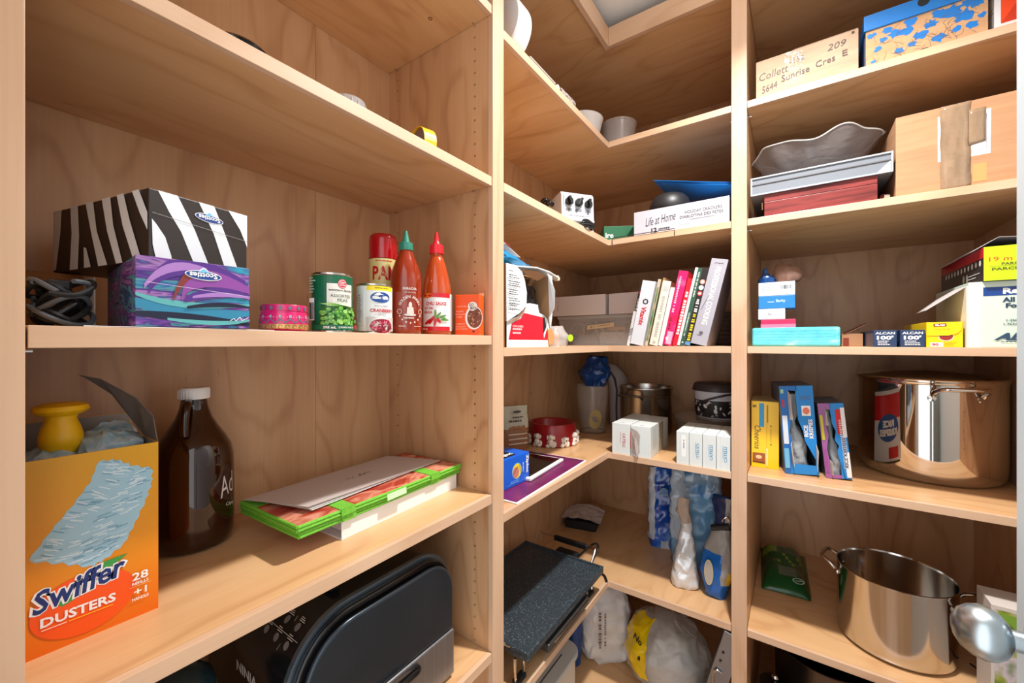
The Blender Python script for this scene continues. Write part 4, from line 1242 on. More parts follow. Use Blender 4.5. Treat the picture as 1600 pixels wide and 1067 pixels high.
# ---- cookbook shelf: torn carton
t = thing('torn_carton', 'white and red carton torn open with black bag inside', 'box', (-0.676, 0.938, C3), 90)
w, d, h = 0.250, 0.20, 0.240
CW = mat((222, 226, 226), 0.5); CR = mat((200, 10, 40), 0.4)
b = B(); e = 0.003
b.box(0, e, 0, d, 0, h); b.box(w - e, w, 0, d, 0, h * 0.98); b.box(e, w - e, d - e, d, 0, h); b.box(e, w - e, e, d - e, 0, e); b.box(e, w - e, d * 0.35, d - e, h - e, h)
b.obj('carton', mat((168, 124, 84), 0.8), t)
b = B()
b.sheet([(0.0, 0, 0.0), (0.250, 0, 0.0), (0.250, 0.0, 0.060), (0.235, 0.0, 0.092), (0.21, 0.0, 0.104), (0.165, 0, 0.112), (0.125, 0, 0.118), (0.085, 0, 0.110), (0.06, 0, 0.092), (0.0, 0, 0.075)], 0.003)
b.obj('front_lower', CW, t)
b = B()
b.sheet([(-0.002, -0.004, 0.074), (0.058, -0.006, 0.100), (0.092, -0.009, 0.125), (0.094, -0.010, 0.165), (0.083, -0.010, 0.20), (0.070, -0.008, 0.225), (0.04, -0.005, h), (-0.002, -0.002, h)], 0.003)
b.obj('front_panel', CW, t)
b = B(); b.sheet([(0.004, -0.0005, 0.070), (0.06, -0.001, 0.090), (0.095, -0.003, 0.122), (0.085, -0.002, 0.105), (0.05, -0.001, 0.082)], 0.0035); b.obj('torn_edge', mat((150, 106, 70), 0.9), t)
b = B()
b.sheet([(0.250, -0.001, 0.060), (0.236, -0.004, 0.095), (0.215, -0.035, 0.125), (0.200, -0.045, 0.180), (0.180, -0.030, 0.232), (0.215, -0.026, 0.228), (0.232, -0.018, 0.17), (0.246, -0.010, 0.110)], 0.003)
b.obj('side_flap', CW, t)
b = B(); b.sheet([(0.04, -0.002, h), (0.12, -0.030, h + 0.004), (0.20, -0.030, h + 0.002), (0.290, -0.012, h - 0.004), (0.300, 0.01, h - 0.006), (0.25, 0.05, h + 0.001), (0.1, 0.06, h + 0.001)], 0.003); b.obj('top_flap', CW, t)
b = B(); b.sheet([(0.07, -0.003, h - 0.008), (0.13, -0.022, h - 0.006), (0.19, -0.02, h - 0.012), (0.16, -0.006, h - 0.030), (0.10, -0.004, h - 0.022)], 0.002); b.obj('torn_edge', mat((158, 116, 80), 0.9), t)
b = B(); rr = random.Random(5)
for q in range(12):
    x = 0.26 + 0.042 * rr.random(); b.box(x, x + 0.009, -0.012 + 0.012 * rr.random(), 0.004, h - 0.014 + 0.006 * rr.random(), h - 0.002 + 0.006 * rr.random())
b.obj('torn_fringe', mat((206, 190, 170), 0.9), t)
b = B(); b.sheet([(0.234, 0.001, 0.055), (0.249, -0.002, 0.062), (0.262, -0.004, 0.05), (0.268, -0.004, 0.030), (0.256, -0.002, 0.008), (0.240, 0.001, 0.006)], 0.004); b.obj('peeled_card', mat((196, 140, 86), 0.85), t)
k = side(w, d, h, 'front')
k.poly([(0.012, 0.022), (0.236, 0.022), (0.2365, 0.066), (0.212, 0.026), (0.204, 0.096), (0.092, 0.104), (0.075, 0.086), (0.028, 0.070)], CR)
k.poly([(0.205, 0.094), (0.208, 0.040), (0.226, 0.066), (0.216, 0.098)], BLACK)
k.text('CAN LINERS', 0.060, 0.062, 0.0062, mat((246, 196, 196), 0.5), 0.056, bold=0.02)
k.greek(0.032, 0.058, 0.07, 2, 0.0115, mat((246, 196, 196), 0.5), 3)
k.obj('printed_front', t)
k = Ink((0, -0.0045, 0), (0.995, -0.07, 0.0), (0, 0, 1)); k.e = 0.003
rr = random.Random(9)
for q, (v, n_) in enumerate(((0.222, 1), (0.210, 2), (0.192, 3), (0.168, 3), (0.143, 2), (0.128, 2), (0.112, 1))):
    k.greek(0.004, v, 0.055 if q else 0.02, n_, 0.0062, mat((60, 60, 64), 0.6), q)
k.obj('printed_panel', t)
b = B(); b.loft(bag_secs(0.195, 0.12, 0.10, 26, [(0, 0.9, 0.9, 0.18, 0.06), (0.5, 1, 1, 0.18, 0.06), (1, 0.7, 0.6, 0.175, 0.06)]), 56, amp=0.008, freq=40, seed=1)
b.obj('liner_bag', mat((20, 20, 22), 0.22), t, smooth=True, ang=60)
b = B(); b.loft(bag_secs(0.135, 0.14, 0.05, 10, [(0, 0.9, 0.5, 0.15, 0.016), (0.6, 1, 0.5, 0.15, 0.016), (1, 0.6, 0.3, 0.15, 0.014)]), 40, amp=0.004, freq=40, seed=4)
b.obj('liner_roll', mat((206, 208, 210), 0.35), t, smooth=True, ang=60)

t = thing('blue_bag', 'crumpled blue plastic bag with white strip on the torn carton', 'bag', (-0.765, 1.02, C3 + 0.2435), 90)
b = B(); b.loft(bag_secs(0.055, 0.25, 0.16, 8, [(0, 0.8, 0.8, 0, 0), (0.35, 1, 1, 0, 0), (1, 0.35, 0.4, -0.03, 0)]), 40, amp=0.012, freq=20, seed=2, pick=lambda u, v: 0)
b.obj('bag', mat((10, 128, 178), 0.25), t, smooth=True, ang=55)
b = B(); b.sheet([(-0.105, -0.030, 0.082), (-0.088, -0.062, 0.076), (-0.022, -0.098, 0.022), (-0.034, -0.076, 0.030)], 0.001); b.obj('strip', mat((226, 220, 218), 0.4), t)
b = B(); b.sheet([(-0.070, -0.068, 0.0625), (-0.062, -0.078, 0.058), (-0.053, -0.083, 0.051), (-0.060, -0.072, 0.0545)], 0.0012); b.obj('red_mark', RED, t)

t = thing('clear_bag', 'small clear bag with lime sticker beside the torn carton', 'bag', (-0.72, 1.30, C3), 70)
b = B(); b.loft(bag_secs(0.072, 0.10, 0.09, 8, [(0, 0.9, 0.9, 0, 0), (0.5, 1, 1, 0, 0), (1, 0.5, 0.5, 0, 0)]), 30, amp=0.008, freq=30, seed=8)
b.obj('bag', film('clear_bag_film', (206, 200, 196), 0.55, 0.2, 0.4), t, smooth=True, ang=60)
b = B(); b.lathe([(0, 0.008), (0.030, 0.008), (0.032, 0.03), (0.024, 0.052), (0, 0.056)], 20, c=(-0.012, 0.004)); b.obj('bun', mat((224, 160, 100), 0.8), t, smooth=True)
b = B(); b.lathe([(0.0, 0.0), (0.013, 0.0), (0.013, 0.0015), (0.0, 0.0015)], 18); o = b.obj('sticker', mat((170, 200, 40), 0.4), t); o.rotation_euler = (R(90), 0, 0); o.location = (0.030, -0.052, 0.03)

# ---- clear bin with white box on it
t = thing('clear_bin', 'clear plastic storage bin with a handwritten tape label', 'bin', (-1.005, 1.86, C3), 0)
w, d, h = 0.435, 0.30, 0.135
b = B(); e = 0.0035
tw = 0.012
def wall_quad(b, lo, hi, z0, z1, t_):
    (x0, y0, x1, y1), (X0, Y0, X1, Y1) = lo, hi
    b.sheet([(x0, y0, z0), (x1, y0, z0), (X1, Y0, z1), (X0, Y0, z1)], t_)
    b.sheet([(x1, y1, z0), (x0, y1, z0), (X0, Y1, z1), (X1, Y1, z1)], t_)
    b.sheet([(x0, y1, z0), (x0, y0, z0), (X0, Y0, z1), (X0, Y1, z1)], t_)
    b.sheet([(x1, y0, z0), (x1, y1, z0), (X1, Y1, z1), (X1, Y0, z1)], t_)
wall_quad(b, (0.015, 0.015, w - 0.015, d - 0.015), (0, 0, w, d), 0.002, h, e)
b.box(0.015, w - 0.015, 0.015, d - 0.015, 0.0, 0.003)
CLR = film('bin_plastic', (206, 204, 204), 0.34, 0.15)
b.obj('tub', CLR, t)
b = B(); b.box(-0.006, w + 0.006, -0.006, d + 0.006, h - 0.004, h + 0.012); b.obj('lid', film('bin_lid', (206, 204, 204), 0.6, 0.3), t, bev=0.004)
k = Ink((0, 0.005, 0), (1, 0, 0), (0, -0.10, 0.995)); k.e = 0.003
k.poly([(0.16, 0.078), (0.30, 0.090), (0.302, 0.110), (0.162, 0.098)], mat((206, 184, 150), 0.7)); k.text('# 1', 0.190, 0.091, 0.012, BLACK, 0.022, rot=5); k.line([(0.215 + 0.006 * q, 0.092 + 0.004 * (q % 2) + 0.0005 * q) for q in range(12)], 0.0016, BLACK)
k.obj('tape_label', t)
CB = mat((196, 194, 194), 0.4)
for q in range(5):
    b = B()
    cx, cy = 0.07 + 0.075 * q, 0.06 + 0.03 * (q % 2)
    pts = [(cx + 0.045 * math.cos(a), cy + 0.03 * math.sin(a), 0.03 + 0.085 * (0.5 + 0.5 * math.sin(a * 1.5 + q))) for a in [x * 0.8 for x in range(9)]]
    b.tube(spline(pts, 4), 0.0035, 7); b.obj('white_cable', CB, t, smooth=True)
b = B(); b.lathe([(0.0, 0.0), (0.055, 0.0), (0.055, 0.05), (0.0, 0.05)], 28, c=(0.10, 0.12)); b.obj('spool', mat((150, 140, 132), 0.5), t, smooth=True, loc=(0, 0, 0.006))
b = B(); b.box(0.25, 0.34, 0.035, 0.045, 0.075, 0.090); b.obj('yellow_marker', mat((220, 160, 40), 0.4), t, bev=0.003)
b = B(); b.box(0.20, 0.38, 0.06, 0.20, 0.006, 0.066); b.obj('white_pouch', PAPER, t, bev=0.006)
t = carton('white_box', 'flat white box stacked on the clear bin', 'box', (-1.03, 1.845, C3 + 0.1485), 0, 0.285, 0.30, 0.098, mat((216, 208, 206), 0.5))
k = side(0.285, 0.30, 0.098, 'front'); k.vgreek(0.028, 0.025, 0.075, 0.011, mat((186, 178, 178), 0.5), 3); k.obj('lettering', t)
t = carton('document_box', 'short white document box behind the cookbooks', 'box', (-0.735, 1.862, C3 + 0.1485), -6, 0.15, 0.26, 0.098, mat((206, 196, 194), 0.5))

# ---- cookbooks
def px_x(px, y):
    tt = (px - 800) / 634.0
    s_, c_ = math.sin(R(34.94)), math.cos(R(34.94))
    return y * (-s_ + c_ * tt) / (c_ + s_ * tt)
books = []
def book(label, x, th, h, d, spine, cover, lean=12.5, y=1.662, hard=True):
    """spine towards the aisle; leaning to the right"""
    t = thing('book', label, 'book', (x + (0.0 if lean < 0 else 0.0), y, C3 + th * math.sin(R(abs(lean)))), 0, 'row of cookbooks', tilt=(0, lean))
    b = B(); b.box(0.0015, th - 0.0015, 0.002, d - 0.004, 0.003, h - 0.003); b.obj('pages', PAPER, t)
    b = B(); b.box(0, 0.0018, 0.0012, d, 0, h); b.obj('cover', cover, t)
    b = B(); b.box(th - 0.0018, th, 0.0012, d, 0, h); b.obj('cover', cover, t)
    b = B(); b.box(0, th, 0, 0.002, 0, h); b.obj('spine', spine, t, bev=0.0006)
    return t, Ink((0, 0, 0), (1, 0, 0), (0, 0, 1))
CREAMB = mat((222, 216, 200), 0.5)
sp = [(0.0125, 0.236, 'slim black cookbook leftmost in the row, white spine lettering'), ]
X = -0.583
t, k = book('slim black cookbook leftmost in the cookbook row', X, 0.014, 0.250, 0.17, mat((40, 34, 36), 0.4), mat((40, 34, 36), 0.4), 11.5, y=1.690)
k.vgreek(0.007, 0.10, 0.20, 0.006, WHITE, 3, 0.004); k.ell(0.007, 0.225, 0.004, 0.005, RED); k.obj('lettering', t)
X += 0.0035
t, k = book('low white booklet with black stripes beside the white blender book', X, 0.012, 0.145, 0.16, mat((206, 206, 206), 0.4), WHITE, 11.5, y=1.668)
for q in range(4): k.line([(0.0, 0.04 + 0.008 * q), (0.012, 0.052 + 0.008 * q)], 0.0022, BLACK)
k.rect(0.001, 0.0, 0.011, 0.02, PAPER); k.obj('stripes', t)
X = -0.560
t, k = book('thick white binder book with red lettering, third in the row', X, 0.052, 0.262, 0.19, mat((208, 210, 216), 0.4), mat((200, 202, 208), 0.4), 11.5, y=1.654)
k.text('Vitamix', 0.027, 0.118, 0.021, mat((190, 16, 48), 0.4), 0.078, rot=-90, bold=0.035)
for q in range(8):
    a = q * math.pi / 4
    k.ell(0.028 + 0.0085 * math.cos(a), 0.178 + 0.0085 * math.sin(a), 0.0055, 0.0022, mat((40, 40, 44), 0.4), 10, up=False, rot=a + 1.1)
k.obj('lettering', t)
X += 0.052 / math.cos(R(11.5)) + 0.001
FOOD = noisy('food_cover', [(0.3, (70, 92, 44)), (0.45, (60, 120, 66)), (0.58, (176, 150, 116)), (0.75, (120, 60, 44))], (20, 20, 14), 0.35, detail=2)
t, k = book('softback with green and brown food photo cover beside the white book', X, 0.012, 0.272, 0.18, mat((196, 180, 156), 0.5), FOOD, 11.5, y=1.672)
k.rect(0.002, 0.02, 0.010, 0.24, FOOD); k.obj('spine_print', t)
X += 0.0138
t, k = book('narrow brown cookbook with tan top in the cookbook row', X, 0.0085, 0.278, 0.19, mat((168, 128, 84), 0.5), mat((150, 110, 70), 0.5), 12, y=1.680)
k.line([(0.0042, 0.03), (0.0042, 0.25)], 0.002, mat((70, 110, 70), 0.5)); k.obj('lettering', t)
X += 0.0100
t, k = book('cream cookbook with pale lettering in the middle of the row', X, 0.032, 0.258, 0.20, CREAMB, mat((150, 92, 70), 0.5), 12, y=1.655)
k.vgreek(0.016, 0.035, 0.200, 0.013, mat((176, 172, 166), 0.5), 8, 0.0075); k.rect(0.006, 0.218, 0.027, 0.238, mat((190, 190, 186), 0.5)); k.ell(0.016, 0.012, 0.005, 0.005, mat((60, 40, 36), 0.5)); k.ell(0.016, 0.012, 0.0035, 0.0035, CREAMB); k.obj('lettering', t)
X += 0.032 / math.cos(R(12)) + 0.001
t, k = book('plain white cookbook between the cream and pink ones', X, 0.016, 0.232, 0.19, mat((230, 228, 226), 0.45), WHITE, 12, y=1.657)
k.line([(0.003, 0.02), (0.003, 0.21)], 0.0006, GREYCARD); k.obj('spine_line', t)
X += 0.016 / math.cos(R(12)) + 0.001
PK = noisy('pink_spine', [(0.3, (226, 20, 60)), (0.55, (232, 28, 110)), (0.75, (238, 120, 160))], (10, 10, 14), 0.3, detail=1)
t, k = book('tall pink and red cookbook in the cookbook row', X, 0.034, 0.292, 0.20, PK, mat((206, 20, 50), 0.4), 12.5, y=1.654)
k.vgreek(0.011, 0.13, 0.27, 0.008, mat((250, 190, 206), 0.4), 5, 0.007); k.vgreek(0.010, 0.062, 0.11, 0.008, mat((110, 30, 40), 0.4), 6, 0.006); k.rect(0.010, 0.005, 0.030, 0.055, mat((244, 170, 196), 0.4)); k.ell(0.012, 0.026, 0.005, 0.007, mat((250, 240, 240), 0.4)); k.obj('lettering', t)
X += 0.034 / math.cos(R(12.5)) + 0.001
t, k = book('red cookbook with big white capitals beside the pink one', X, 0.018, 0.262, 0.20, mat((222, 24, 44), 0.35), mat((222, 24, 44), 0.35), 12.5, y=1.660)
k.vgreek(0.0095, 0.045, 0.215, 0.012, WHITE, 9, 0.010); k.obj('lettering', t)
X += 0.018 / math.cos(R(12.5)) + 0.0008
t, k = book('white-edged green cookbook beside the red one', X, 0.024, 0.300, 0.20, mat((46, 84, 66), 0.4), WHITE, 12.8, y=1.655)
k.rect(0.0, 0.0, 0.0095, 0.300, mat((236, 236, 232), 0.4)); k.vgreek(0.017, 0.19, 0.285, 0.006, mat((206, 220, 206), 0.4), 4, 0.004); k.vgreek(0.017, 0.04, 0.13, 0.005, mat((206, 220, 206), 0.4), 5, 0.004); k.ell(0.017, 0.014, 0.003, 0.003, WHITE); k.obj('lettering', t)
X += 0.024 / math.cos(R(12.8)) + 0.0008
t, k = book('black cookbook with yellow capitals and round pictures', X, 0.022, 0.296, 0.20, mat((34, 28, 26), 0.4), mat((60, 44, 34), 0.4), 12.8, y=1.657)
for q, c in enumerate(((226, 150, 130), (190, 210, 214), (220, 60, 60))):
    k.ell(0.011, 0.245 - 0.022 * q, 0.009, 0.009, mat(c, 0.4)); k.ell(0.011, 0.245 - 0.022 * q, 0.005, 0.005, mat((240, 226, 210), 0.4))
k.vgreek(0.011, 0.130, 0.180, 0.011, WHITE, 5, 0.006); k.vgreek(0.011, 0.020, 0.122, 0.012, mat((226, 200, 20), 0.4), 6, 0.007); k.rect(0.002, 0.002, 0.020, 0.016, mat((90, 140, 190), 0.4)); k.obj('lettering', t)
X += 0.022 / math.cos(R(12.8)) + 0.0012
t, k = book('thick grey professional cooking book at the right end of the row', X, 0.056, 0.322, 0.22, mat((168, 166, 176), 0.4), mat((156, 154, 164), 0.4), 13.2, y=1.653)
k.text('PROFESSIONAL COOKING', 0.030, 0.185, 0.020, WHITE, 0.215, rot=-90, bold=0.02); k.line([(0.014, 0.304), (0.022, 0.308), (0.028, 0.305), (0.036, 0.307), (0.044, 0.306)], 0.0016, INKGREY); k.ell(0.027, 0.045, 0.007, 0.006, INKGREY); k.greek(0.016, 0.038, 0.022, 1, 0.006, INKGREY, 3)
k.line([(0.008, 0.13), (0.014, 0.16), (0.022, 0.185)], 0.0014, mat((110, 110, 120), 0.5)); k.obj('lettering', t)
t = thing('dark_basket', 'dark woven basket in the gap behind the grey cookbook', 'basket', (-0.262, 1.95, C3))
b = B()
for q in range(7):
    b.lathe([(0.052 + 0.002 * q, 0.004 + 0.02 * q), (0.057 + 0.002 * q, 0.012 + 0.02 * q), (0.054 + 0.002 * q, 0.022 + 0.02 * q)], 30)
b.lathe([(0, 0), (0.052, 0), (0.052, 0.006), (0, 0.006)], 30)
b.obj('weave', mat((74, 54, 44), 0.7), t, smooth=True)

# ---- pet-bowl shelf
t = thing('snack_pouch', 'upright pale snack pouch with green edge beside the pet bowl', 'pouch', (-1.005, 1.455, C4), 62)
b = B(); b.loft(bag_secs(0.190, 0.135, 0.060, 16, [(0, 0.92, 0.9, 0, 0), (0.15, 1, 1, 0, 0), (0.7, 0.98, 0.6, 0, 0), (0.92, 1, 0.08, 0, 0), (1, 1, 0.05, 0, 0)]), 44, amp=0.003, freq=30, seed=3, power=3,
              pick=lambda u, v: 1 if (u < 0.06 or u > 0.94) else (2 if v < 0.48 else 0))
b.obj('pouch', [mat((196, 192, 172), 0.4), mat((70, 130, 66), 0.4), mat((150, 100, 66), 0.4)], t, smooth=True, ang=60)
k = Ink((0, -0.034, 0), (1, 0, 0), (0, 0.06, 0.998)); k.e = 0.003
k.greek(-0.022, 0.150, 0.06, 1, 0.014, mat((70, 70, 62), 0.5), 5); k.greek(-0.040, 0.136, 0.09, 1, 0.018, mat((70, 70, 62), 0.5), 8); k.ell(0.0, 0.168, 0.020, 0.006, mat((70, 70, 60), 0.5))
for q in range(6): k.ell(-0.03 + 0.012 * q, 0.098 + 0.004 * (q % 2), 0.009, 0.006, mat((156, 100, 56), 0.5), 10)
for q in range(3): k.rect(-0.045, 0.030 + 0.020 * q, 0.045, 0.036 + 0.020 * q, mat((206, 190, 170), 0.5))
k.obj('printed_front', t)

t = thing('pet_bowl', 'red round pet bowl with raised white figures around it', 'bowl', (-0.935, 1.668, C4), 20)
DR = mat((150, 14, 24), 0.32, coat=0.2)
b = B(); b.lathe([(0, 0), (0.112, 0), (0.116, 0.004), (0.110, 0.050), (0.106, 0.092), (0.103, 0.097), (0.098, 0.097), (0.092, 0.090), (0.086, 0.040), (0.070, 0.022), (0, 0.020)], 56); b.obj('bowl', DR, t, smooth=True)
IV = mat((226, 216, 204), 0.5)
for q in range(11):
    a = R(-150 + q * 32.7)
    r0 = 0.112
    def blob3(b, pa, dz, ra, rz, rad_off=0.0, seed=0):
        aa = a + pa / r0
        cx, cy = (r0 + rad_off) * math.cos(aa), (r0 + rad_off) * math.sin(aa)
        secs = []
        for s_ in range(8):
            f = math.pi * s_ / 7
            secs.append((dz - rz * math.cos(f), cx, cy, max(ra * math.sin(f), 0.0006), max(ra * math.sin(f), 0.0006)))
        b.loft(secs, 14, amp=0.0012, freq=90, seed=seed, power=2)
    tall = 1.0 if q % 3 else 0.75
    b = B()
    blob3(b, 0.0, 0.020, 0.0150, 0.019 * tall, 0.0, q)
    blob3(b, -0.012, 0.009, 0.010, 0.009, 0.003, q + 1); blob3(b, 0.012, 0.009, 0.010, 0.009, 0.003, q + 2)
    blob3(b, 0.018, 0.016, 0.009, 0.014 * tall, 0.0, q + 5)
    blob3(b, 0.002, 0.047 * tall, 0.0135, 0.0125, 0.002, q + 3)
    blob3(b, -0.012, 0.046 * tall, 0.0055, 0.010, 0.002, q + 4); blob3(b, 0.0155, 0.046 * tall, 0.0055, 0.010, 0.002, q + 6)
    fg = b.obj('raised_puppy', IV, t, smooth=True, ang=70)
    b = B(); blob3(b, 0.001, 0.044 * tall, 0.0028, 0.0024, 0.0150, q + 7); b.obj('nose', BLACK, fg, smooth=True)
    b = B(); blob3(b, -0.006, 0.024, 0.0030, 0.0030, 0.0125, q + 8); b.obj('spot', BLACK, fg, smooth=True)

t = thing('magazine', 'purple-covered magazine lying under the tablet', 'magazine', (-0.672, 1.472, C4), 92)
b = B(); b.sheet([(0, 0, 0.004), (0.0, 0.30, 0.004), (-0.51, 0.30, 0.004), (-0.51, 0.0, 0.004)], 0.0035); b.obj('pages', PAPER, t)
b = B(); b.sheet([(-0.006, 0.006, 0.0048), (-0.006, 0.294, 0.0048), (-0.504, 0.294, 0.0048), (-0.504, 0.006, 0.0048)], 0.0007); b.obj('cover', noisy('purple_cover', [(0.3, (84, 20, 60)), (0.7, (120, 36, 92))], (10, 10, 10), 0.35), t)
t = thing('tablet', 'black tablet with white bezel lying on the magazine', 'tablet', (-0.735, 1.402, C4 + 0.0055), 94)
b = B(); b.box(-0.27, 0.0, 0.0, 0.185, 0.0, 0.012); b.obj('case', mat((226, 226, 226), 0.3), t, bev=0.004)
b = B(); b.box(-0.256, -0.011, 0.011, 0.174, 0.0118, 0.0128); b.obj('screen', mat((10, 10, 12), 0.06, coat=0.5), t)

t = carton('sandwich_bag_box', 'blue box of zipper bags standing on the magazine', 'box', (-0.742, 0.998, C4 + 0.0056), 87, 0.153, 0.095, 0.094, mat((12, 92, 206), 0.35))
k = side(0.153, 0.095, 0.094, 'front')
k.ell(0.085, 0.046, 0.026, 0.026, mat((80, 160, 230), 0.4), 28); k.ell(0.085, 0.046, 0.0235, 0.0235, mat((236, 206, 30), 0.4), 28); k.ell(0.079, 0.042, 0.0165, 0.0175, mat((196, 120, 110), 0.4), 22)
k.line([(0.066, 0.040), (0.09, 0.060)], 0.002, mat((60, 40, 40), 0.5)); k.line([(0.098, 0.064), (0.104, 0.040)], 0.0015, mat((30, 60, 140), 0.5))
k.text('Ziploc', 0.140, 0.058, 0.017, WHITE, 0.060, rot=-90, bold=0.04); k.vgreek(0.118, 0.036, 0.070, 0.006, mat((190, 214, 246), 0.4), 4, 0.005)
k.line([(0.03, 0.010), (0.13, 0.010)], 0.001, mat((120, 170, 236), 0.4)); k.greek(0.05, 0.020, 0.07, 2, 0.005, mat((120, 170, 236), 0.4), 3)
k.obj('printed_front', t)
k = side(0.153, 0.095, 0.094, 'top')
k.poly([(0.03, 0.012), (0.10, 0.012), (0.10, 0.08), (0.03, 0.08)], mat((24, 26, 34), 0.4)); k.text('Ziploc', 0.065, 0.032, 0.026, WHITE, 0.066, bold=0.04); k.obj('printed_top', t)

t = thing('clear_pitcher', 'tall clear plastic pitcher holding yellow items in the corner', 'pitcher', (-0.872, 1.985, C4))
PL = film('pitcher_plastic', (200, 190, 178), 0.17, 0.05)
b = B(); b.lathe([(0, 0), (0.062, 0), (0.064, 0.004), (0.086, 0.245), (0.084, 0.245), (0.061, 0.008), (0, 0.006)], 48); b.obj('vessel', PL, t, smooth=True)
b = B(); b.lathe([(0, 0.0), (0.07, 0.0), (0.07, 0.006), (0.062, 0.009)], 40); b.obj('foot', film('pitcher_foot', (120, 100, 84), 0.6, 0.1), t, smooth=True)
YG = mat((206, 176, 20), 0.35)
b = B()
for q in range(5):
    pts = [(0.020 + 0.028 * math.cos(a * 0.7), 0.004 * q - 0.02, 0.055 + 0.034 * math.sin(a * 0.7) + 0.006 * q) for a in range(10)]
    b.tube(spline(pts, 3), 0.004, 7)
o = b.obj('yellow_ties', YG, t, smooth=True)
t = thing('dark_blue_bag', 'dark blue plastic bag bundled above the clear pitcher', 'bag', (-0.875, 2.02, C4 + 0.238), 20)
b = B(); b.loft(bag_secs(0.150, 0.16, 0.15, 26, [(0, 0.6, 0.6, 0, 0), (0.4, 1, 1, 0, 0), (1, 0.6, 0.6, 0.02, 0)]), 64, amp=0.015, freq=30, seed=5)
b.obj('bag', mat((20, 62, 122), 0.25), t, smooth=True, ang=55)
t = thing('striped_cloth_bag', 'grey cloth bag with black stripes draped behind the pitcher', 'bag', (-0.825, 2.235, C4), 34)
STR = mat((52, 48, 52), 0.7); CLG = mat((164, 152, 146), 0.7)
b = B()
b.loft([(0.0, 0.0, 0.0, 0.05, 0.035), (0.10, 0, 0, 0.055, 0.038), (0.20, 0.0, 0.0, 0.055, 0.035), (0.26, -0.01, 0, 0.055, 0.032), (0.30, -0.03, 0, 0.055, 0.03), (0.335, -0.06, 0, 0.05, 0.026), (0.35, -0.085, 0, 0.03, 0.02)], 36, amp=0.012, freq=20, seed=6,
       pick=lambda u, v: 1 if int(u * 22) % 5 == 0 else 0)
b.obj('bag', [CLG, STR], t, smooth=True, ang=60)
t = thing('steel_casserole', 'polished steel casserole behind the red-lettered pasta boxes', 'pot', (-0.640, 2.135, C4))
b = B(); b.lathe([(0, 0.0), (0.118, 0.0), (0.128, 0.008), (0.130, 0.225), (0.135, 0.232), (0.135, 0.238), (0.127, 0.240), (0.124, 0.225), (0.121, 0.012), (0, 0.010)], 60); b.obj('pot', BRUSHED, t, smooth=True)
b = B(); b.lathe([(0.131, 0.196), (0.1335, 0.199), (0.131, 0.202)], 60); b.obj('seam', STEEL, t, smooth=True)
b = B(); b.tube(spline([(-0.085, -0.106, 0.190), (-0.093, -0.140, 0.200), (-0.040, -0.164, 0.204), (0.015, -0.160, 0.200), (0.022, -0.134, 0.185)], 6), 0.0062, 10); b.obj('handle', mat((96, 84, 74), 0.3, 0.6), t, smooth=True)
t = thing('glass_dish', 'low smoky glass dish under the black and white tub', 'dish', (-0.345, 2.085, C4))
b = B(); b.lathe([(0, 0), (0.105, 0), (0.112, 0.006), (0.135, 0.10), (0.146, 0.116), (0.146, 0.120), (0.132, 0.120), (0.108, 0.012), (0, 0.010)], 56); b.obj('dish', film('smoky_glass', (150, 134, 118), 0.6, 0.06), t, smooth=True)
b = B(); b.lathe([(0, 0.102), (0.128, 0.102), (0.140, 0.1205), (0, 0.1208)], 48); b.obj('plate_lid', mat((170, 160, 150), 0.2, 0.5), t, smooth=True)
t = thing('snack_tub', 'black-lidded tub with black and white print and bail handle', 'tub', (-0.302, 2.095, C4 + 0.1212), 30)
b = B(); b.lathe([(0, 0), (0.082, 0), (0.086, 0.004), (0.095, 0.125), (0, 0.125)], 52); b.obj('tub', mat((206, 206, 212), 0.35), t, smooth=True)
b = B(); b.lathe([(0.099, 0.122), (0.104, 0.124), (0.101, 0.134), (0.096, 0.152), (0.088, 0.158), (0, 0.158)], 52); b.obj('lid', mat((62, 54, 54), 0.4), t, smooth=True)
b = B(); pts = [(0.101 * math.cos(R(a)), 0.101 * math.sin(R(a)) * 1.0, 0.070 + 0.045 * math.sin(R(a + 155))) for a in range(-160, 10, 10)]
b.tube(spline(pts, 3), 0.0045, 8); b.obj('bail_handle', mat((54, 48, 50), 0.4), t, smooth=True)
k = Ink((0, 0, 0), cyl=0.092, rfun=lambda v: 0.0865 + 0.0715 * v)
k.rect(-0.26, 0.006, 0.26, 0.082, mat((40, 38, 40), 0.4))
rr = random.Random(8)
for q in range(90):
    k.ell(-0.25 + 0.5 * rr.random(), 0.012 + 0.062 * rr.random(), 0.004 + 0.008 * rr.random(), 0.003 + 0.005 * rr.random(), rr.choice([WHITE, mat((150, 150, 154), 0.4), BLACK]), 8, rot=rr.random() * 3); k.e -= 0.00018
k.up()
k.obj('label', t)

# ---- pasta boxes
PB = mat((214, 220, 218), 0.45); CRED = mat((196, 60, 50), 0.45); CBL = mat((60, 150, 196), 0.45)
def pasta(label, x, y, w, d, h, ink, rot=0, flip=1, torn=False, group='pasta boxes'):
    t = carton('pasta_box', label, 'box', (x, y, C4), rot, w, d, h, PB, group=group)
    k = side(w, d, h, 'front')
    k.line([(w * 0.30, 0.004), (w * 0.30, h - 0.004)], 0.0006, mat((186, 194, 194), 0.5))
    if not torn:
        k.text('CATELLI', w * 0.66, h * 0.47, min(w * 0.22, 0.0125), ink, h * 0.44, rot=-90 * flip, bold=0.01)
        k.greek(w * 0.45, h * 0.72, 0.004, 8, 0.006, ink, 4)
    k.obj('printed_front', t)
    k = side(w, d, h, 'top'); k.rect(w * 0.42, 0.012, w * 0.60, 0.020, mat((150, 158, 160), 0.5)); k.obj('printed_top', t)
    k = side(w, d, h, 'right'); k.greek(0.03, h * 0.9, 0.06, 12, 0.007, mat((196, 202, 200), 0.5), 7); k.obj('printed_side', t)
    return t
